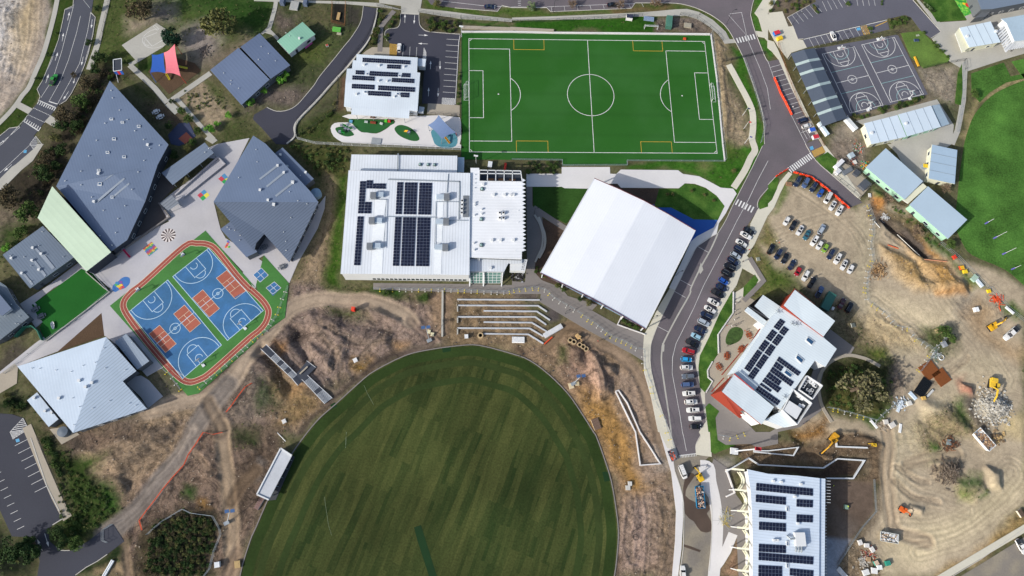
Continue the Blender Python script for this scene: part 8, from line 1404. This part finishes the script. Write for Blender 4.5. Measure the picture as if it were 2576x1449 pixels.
pile('31 1115,1275','stacks of curved pale timber frames on the dirt',120,3.0,1.6,.14,('#c2a276','#8e6e4a','#5a4430'),'timber_stack','pile','stuff',.2);pile('31 900,40','clutter of bikes and toys in the junk yard, upper',70,2.4,1.0,.1,('#8a8f94','#c9c9c4','#b05030','#2f8a5a'),'clutter','clutter','stuff');pile('31 850,160','clutter of play gear in the junk yard, middle',60,2.2,1.0,.12,('#4a3a4a','#9aa0a4','#7a2f2a'),'clutter','clutter','stuff');pile('31 975,215','orange and yellow toy clutter in the junk yard, lower',50,1.8,1.0,.16,('#d8602c','#d8a52c','#8a8f94','#3fae7a'),'clutter','clutter','stuff')
pile('32 1680,680','rubbish of white hoses and scraps above the road plates',70,2.2,1.2,.1,('#d9dcdc','#8f9a9a','#5a7a6a'),'rubbish','clutter','stuff');pile('32 1330,1170','white rubbish along the lower reserve fence',60,2.6,1.1,.2,('#d5dade','#a9b8c4','#8a8f8f'),'rubbish','clutter','stuff',.15);pile('33 1000,1230','red and grey scrap in the bottom works yard',60,2.6,1.1,.12,('#a8402c','#9a958c','#c9c4ba'),'rubbish','clutter','stuff',.15);pile('33 950,1310','pale concrete scraps in the bottom works yard',60,2.2,.6,.3,('#9a958c','#b5afa4'),'rubbish','clutter','stuff',.1);pile('32 1160,1385','rocks below the reserve fence',40,2.0,.8,.4,('#8a7d6e','#a39684'),'rock_heap','pile','stuff')
pile('00 2060,520','ring of small rocks in the sandy play area',60,3.4,.5,.3,('#5c534c','#7a7068'),'rocks','rocks','stuff',.05);pile('21 50,1330','dark rock garden in front of the entry sign wall',60,2.6,.7,.4,('#2c2a2c','#4a464a','#8f9094'),'rock_garden','rocks','stuff',.1);pile('33 2310,60','cut logs beside the cream tipper body',40,2.4,.9,.5,('#8a7458','#b59a6a','#6b5a46'),'log_heap','pile','stuff');pile('31 1180,740','white manhole frames in the trench mouth',24,1.2,1.6,.14,('#d0d2d2','#b0b4b6'),'scaffold','frames');pile('23 2145,860','white and yellow steel reinforcement cages beside the footpath',70,2.2,3.2,.07,('#b9bcb8','#8f938f','#d0b838'),'steel_cages','frames','stuff',.1)
pile('00 1975,1330','small rocks by the slate court',8,1,.4,.2,('#7a7068',),'rocks','rocks','stuff',.05)
def drum(s,label,r=.95,w=.9):
 t=at(s,'cable_drum',label,'cable drum');WD=mat('drum_wood','#b09a78',.8,fine=.2)
 for z in(0,w):MB().cyl((0,0,z),r,.1,22).build('flange',WD,t,local=True)
 MB().cyl((0,0,.1),r*.6,w,16).build('core',mat('drum_core','#6b5a46',.8),t,local=True)
for i,s in enumerate(('22 620,548','22 677,578','22 712,597','22 742,617','22 583,530')):drum(s,f'wooden cable drum on the site path, {("second from left", "third from left", "fourth from left", "rightmost", "leftmost and darkest")[i]}')
drum('12 2258,482','green hose reel drum below the seating steps',1.1,.8)
def bundle(s,label,n,c,r=.13,name='pipe_bundle',h=2,cat='pipes'):
 a,b_=W(s);a.z=b_.z=max(0,hz(a.x,a.y))+r;d=(b_-a).normalized();nn=Vector((-d.y,d.x,0));mb=MB()
 for k in range(n):
  for j in range(h):o=nn*(k-n/2+j*.5)*2.1*r+Vector((0,0,j*1.8*r));mb.tube([a+o,b_+o],r,8)
 o=mb.build(name,mat('pipe_'+c,c,.4));tag(o,label,cat);lchk(label)
bundle('32 1500,1075 32 1600,925','stack of long black drainage pipes beside the road plates',9,'#15171a',.2);bundle('22 320,485 22 500,380','stack of white steel beams at the end of the seating steps',5,'#d8dadc',.17,'beam_stack',2,'beams');bundle('22 0,520 22 125,522','stack of white steel beams on the ground below the seating steps',6,'#d8dadc',.17,'beam_stack',2,'beams');bundle('33 705,1365 33 790,1460','bundle of white beams at the bottom edge of the slab',4,'#cfd2d4',.2,'beam_stack',1,'beams');bundle('03 1040,1449 03 1135,1285','long white pipe roll on the dirt at the bottom left',2,'#dfe3e6',.3,'pipe_roll',1)
bundle('22 320,560 22 400,490','orange steel beam beside the seating steps',1,'#d8502c',.25,'steel_beam',1,'beam');bundle('31 1205,1012 31 1310,1048','orange pipe in the trench bank, short one',1,'#c9603a',.2,'pipe',1);bundle('31 1565,1160 31 1790,1182','long orange and white pipe across the trench end',1,'#c98a6a',.2,'pipe',1);bundle('31 1300,910 31 1565,1160','long white pipe on the lower trench edge',1,'#d0cdc4',.13,'pipe',1);bundle('31 1070,778 31 1128,842','short white pipe left of the trench',1,'#d9d9d4',.16,'pipe',1);bundle('13 220,5 13 302,92','short white pole lying above the long shelter',1,'#d6d9da',.12,'pole',1,'pole')
t=at('23 1245,1058','hose_coil','black hose loop lying on the bare earth','hose');mb=MB();mb.tube([(math.cos(k)*.95,math.sin(k)*.95,.08)for k in np.linspace(0,6.5,30)],.07,6);mb.build('loop',BLK,t,local=True)
t=at('32 1738,700','hose_coil','white pipe coil among the rubbish above the road plates','hose');mb=MB();mb.tube([(math.cos(k)*(1.1-k*.01),math.sin(k)*(1.1-k*.01),.1+k*.02)for k in np.linspace(0,18,80)],.1,6);mb.build('loop',WHT,t,local=True)
def skip(s,label,l,w,h,c,fill,a,name='skip_bin'):
 p=place(L(s)[0]);t=thing(name,label,'skip',p,a);lchk(label);m=mat('skip_'+c,c,.6,fine=.1);mb=MB();B=[(-l/2+.5,-w/2+.1),(l/2-.5,-w/2+.1),(l/2-.5,w/2-.1),(-l/2+.5,w/2-.1)];T_=[(-l/2,-w/2),(l/2,-w/2),(l/2,w/2),(-l/2,w/2)]
 for i in range(4):j=(i+1)%4;mb.face([(*B[i],.1),(*B[j],.1),(*T_[j],h),(*T_[i],h)]);mb.bar((*T_[i],h),(*T_[j],h),.14)
 mb.sheet([(x,y,.12)for x,y in B]);mb.build('bin_body',m,t,local=True);rr=random.Random(len(label));f=[MB()for _ in fill]
 for k in range(90):f[k%len(fill)].box((rr.uniform(-l/2+.4,l/2-.4),rr.uniform(-w/2+.25,w/2-.25),h*rr.uniform(.7,1.02)),(rr.uniform(.2,1.),rr.uniform(.15,.5),rr.uniform(.1,.3)),rr.uniform(0,3))
 for q,c_ in zip(f,fill):q.build('waste',mat('pile_'+c_,c_,.9),t,local=True)
 return t
skip('23 1882,655','blue skip full of building waste on the worn road',7.4,2.9,1.6,'#1f6f9a',('#b5b0a8','#8a6a5a','#5a5f66','#c9a58a'),R(-82));skip('33 1200,1060','white skip of rubbish bags in the bottom works yard',6.2,3.1,1.5,'#c9ccc8',('#e0e0de','#b09a80','#c5c8cc'),R(-3));skip('33 2150,78','white sided tipper body full of timber scraps',7.8,3.6,1.7,'#d5d8da',('#b59878','#a58a6c','#8a6a50'),R(-47));skip('23 1610,235','grey trailer loaded with orange tools at the site gate',3.8,2.3,.8,'#6a7078',('#c9502c','#4a4f55','#8a8f94'),R(-62))
def excavator(s,label,c,aim,reach,a_body,sc=1.,z=0):
 sc*=.85;reach/=.85
 p=place(L(s)[0]);t=thing('excavator',label,'excavator',p);lchk(label);t.scale=(sc,)*3;m=mat('digger_'+c,c,.45,fine=.08);TR=mat('digger_track','#2c2a28',.8);ca,sa=math.cos(a_body),math.sin(a_body)
 for sy in(-1,1):MB().prism([(ca*x-sa*y,sa*x+ca*y)for x,y in((-1.9,sy*1.2-.3),(1.9,sy*1.2-.3),(1.9,sy*1.2+.3),(-1.9,sy*1.2+.3))],.1,.95).build('track',TR,t,local=True)
 q=G(L(aim)[0])-p;az=math.atan2(q.y,q.x);ex=Vector((math.cos(az),math.sin(az),0));ey=Vector((-ex.y,ex.x,0));F=lambda x,y,z_:tuple(ex*x+ey*y+Vector((0,0,z_)))
 MB().prism([F(x,y,0)[:2]for x,y in((-2.6,-1.1),(-2.2,-1.4),(1.3,-1.4),(1.4,1.4),(-2.2,1.4),(-2.6,1.1))],1.1,2.1).build('body',m,t,local=True);MB().box(F(-1.6,0,2.25),(1.6,2.3,.4),az).build('engine_cover',m,t,local=True);MB().box(F(-2.45,0,1.6),(.5,2.6,.9),az).build('counterweight',TR,t,local=True)
 cb=MB().box(F(.6,.9,2.6),(1.7,1.0,1.1),az).build('cab',CGL,t,local=True);MB().box(F(.6,.9,3.18),(1.8,1.1,.08),az).build('cab_roof',m,cb,local=True)
 d1,d2,h1=reach*.5,reach*.95,4.4;bm=MB();bm.bar(F(1.2,-.2,1.8),F(d1*.6,-.2,h1),.55,.5);bm.bar(F(d1*.6,-.2,h1),F(d1+.6,-.2,h1-.6),.5,.5);bm.build('boom',m,t,local=True);MB().bar(F(d1+.4,-.2,h1-.3),F(d2,-.2,1.3),.42,.42).build('stick',m,t,local=True)
 bk=MB();bk.prism([F(x,y,0)[:2]for x,y in((d2-.5,-.9),(d2+.6,-.8),(d2+.6,.5),(d2-.5,.6))],.35,1.1,True);bk.build('bucket',TR,t,local=True)
excavator('32 2240,395','yellow excavator parked near the right boundary fence','#d9a520','32 2435,262',7.5,.6);excavator('32 2245,975','yellow excavator working at the pale rubble heap','#d9b53a','32 2235,1205',7.5,1.3,1.1);excavator('33 640,70','yellow excavator with its arm reaching down to the dug trench','#c9962a','33 510,245',7.5,.9,1.);excavator('33 1345,785','small orange excavator on the bare earth with a dark shadow','#d8662a','33 1440,850',4.5,.3,.7);excavator('22 665,500','small ochre loader beside the cable drums','#c0a070','22 715,560',4.0,.4,.6)
excavator('23 1880,450','yellow telehandler next to the white van','#d6ae28','23 1840,380',4.5,.4,.8);excavator('33 1050,130','small yellow compactor at the end of the white wall','#d8b030','33 1020,125',4.,.2,.5)
p=place(L('23 2228,195')[0]);t=thing('boom_lift','white boom lift with its arm stretched right to a red basket','boom lift',p);MB().box((0,0,.7),(2.6,2.2,1.0)).build('chassis',WHT,t,local=True);e=G(L('23 2470,170')[0],5)-p;MB().bar((0,0,1.6),tuple(e),.4).build('boom',WHT,t,local=True);mb=MB();mb.box((e.x,e.y,e.z+.1),(1.9,1.1,.1));[mb.box((e.x+sx*.95,e.y,e.z+.6),(.08,1.1,1.))for sx in(-1,1)];[mb.box((e.x,e.y+sy*.55,e.z+.6),(1.9,.08,.8))for sy in(-1,1)];mb.build('basket',mat('basket_red','#a8323c',.6),t,local=True)
for k in(-1,1):
 for j in(-1,1):MB().tube([(k*.9,j*1.0,.4),(k*.9,j*1.35,.4)],.42,12).build('wheel',RUB,t,local=True)
def tower(s,s2,label,h=5):
 a=place(L(s)[0]);b_=G(L(s2)[0],h);t=thing('light_tower',label,'light tower',a);lchk(label);MB().bar(a,b_,.22).build('mast',GALV,t);MB().box((a.x,a.y,a.z+.4),(1.8,1.2,.7),.6).build('base',GALV,t)
 for k in(-1,1):MB().box((b_.x+k*.9,b_.y+k*.2,b_.z+.1),(1.4,1.1,.1),.3).build('solar_panel',mat('tower_panel','#44608a',.3),t)
tower('12 1745,530','12 1708,395','blue panelled solar light tower left of the long kerb beam');tower('22 615,965','22 695,885','blue panelled solar light tower east of the oval');tower('03 2285,915','03 2312,795','white lattice light tower beside the bottom haul track')
t=thing('sign_tower','tall framed sign with red and blue board at the tip of the slate roof','sign',centre('00 1195,720'));f=W('00 1140,600 1222,588 1225,705 1142,718',4.5);mb=MB();[mb.bar(a,b_,.22)for a,b_ in zip(f,f[1:]+f[:1])];mb.build('frame',WHT,t);MB().sheet([p-Vector((0,0,.1))for p in f]).build('slatted_roof',DKW,t)
q=[G(a,h)for a,h in zip(L('00 1142,720 1225,705 1250,748 1170,752'),(4.4,4.4,2.6,2.6))]
for k,c_ in enumerate(('#2f5fb0','#c02f3a','#2f5fb0')):MB().face([q[0].lerp(q[1],k/3),q[3].lerp(q[2],k/3),q[3].lerp(q[2],(k+1)/3),q[0].lerp(q[1],(k+1)/3)]).build('board',mat('board_'+c_,c_,.6),t)
MB().tube([W('00 1190,830')[0],G(L('00 1165,730')[0],3)],.1,8).build('post',WHT,t)
t=at('02 537,376','dinghy','small white rowing boat on the artificial lawn','boat',R(-62));o_=[(1.7*math.cos(a)if math.cos(a)>0 else 1.3*math.cos(a),.65*math.sin(a)*(1-.25*math.cos(a)))for a in np.linspace(0,6.28,18,endpoint=False)];mb=MB();[mb.face([(x0*.8,y0*.7,.1),(x1*.8,y1*.7,.1),(x1,y1,.6),(x0,y0,.6)])for(x0,y0),(x1,y1)in zip(o_,o_[1:]+o_[:1])];mb.sheet([(x*.8,y*.7,.14)for x,y in o_]);mb.build('hull',WHT,t,local=True);MB().box((-.1,0,.45),(.3,1.1,.05)).build('seat',mat('boat_seat','#6a7078',.7),t,local=True)
def slide(s,label,c,a,l=3):
 t=at(s,'slide',label,'slide',a);m=mat('slide_'+c,c,.4);mb=MB();mb.face([(0,-.3,1.6),(l,-.3,.25),(l,.3,.25),(0,.3,1.6)]);[mb.bar((0,y,1.75),(l,y,.4),.1,.3)for y in(-.3,.3)];mb.build('chute',m,t,local=True);MB().box((-.5,0,1.5),(1.0,1.0,.12)).build('platform',mat('play_grey','#8a8f98',.6),t,local=True)
 for x in(-.9,-.1):
  for y in(-.4,.4):MB().bar((x,y,0),(x,y,2.3),.1).build('post',mat('play_purple','#5a4a8a',.5),t,local=True)
slide('00 1815,692','straight yellow slide on the right of the bark playground','#d8d04a',.15);slide('00 1680,750','yellow slide below the blue and pink sail','#e0cf3a',-.9);slide('01 1262,1075','crimson slide in the sunken dark court','#c02456',-.75,3.4);slide('10 1900,1395','yellow and orange slide under the grey sail','#d8a02c',-.7);slide('10 1530,1340','small dark play frame with yellow slide on the oval play lawn','#d8a02c',2.8,1.6)
for s,a,w_ in(('10 880,1275',.3,'top'),('10 915,1300',1.,'right'),('10 862,1340',.2,'bottom'),('10 945,1310',.8,'rightmost')):slide(s,f'bright green play frame on the left oval play lawn, {w_} one','#2fb84a',a,1.2)
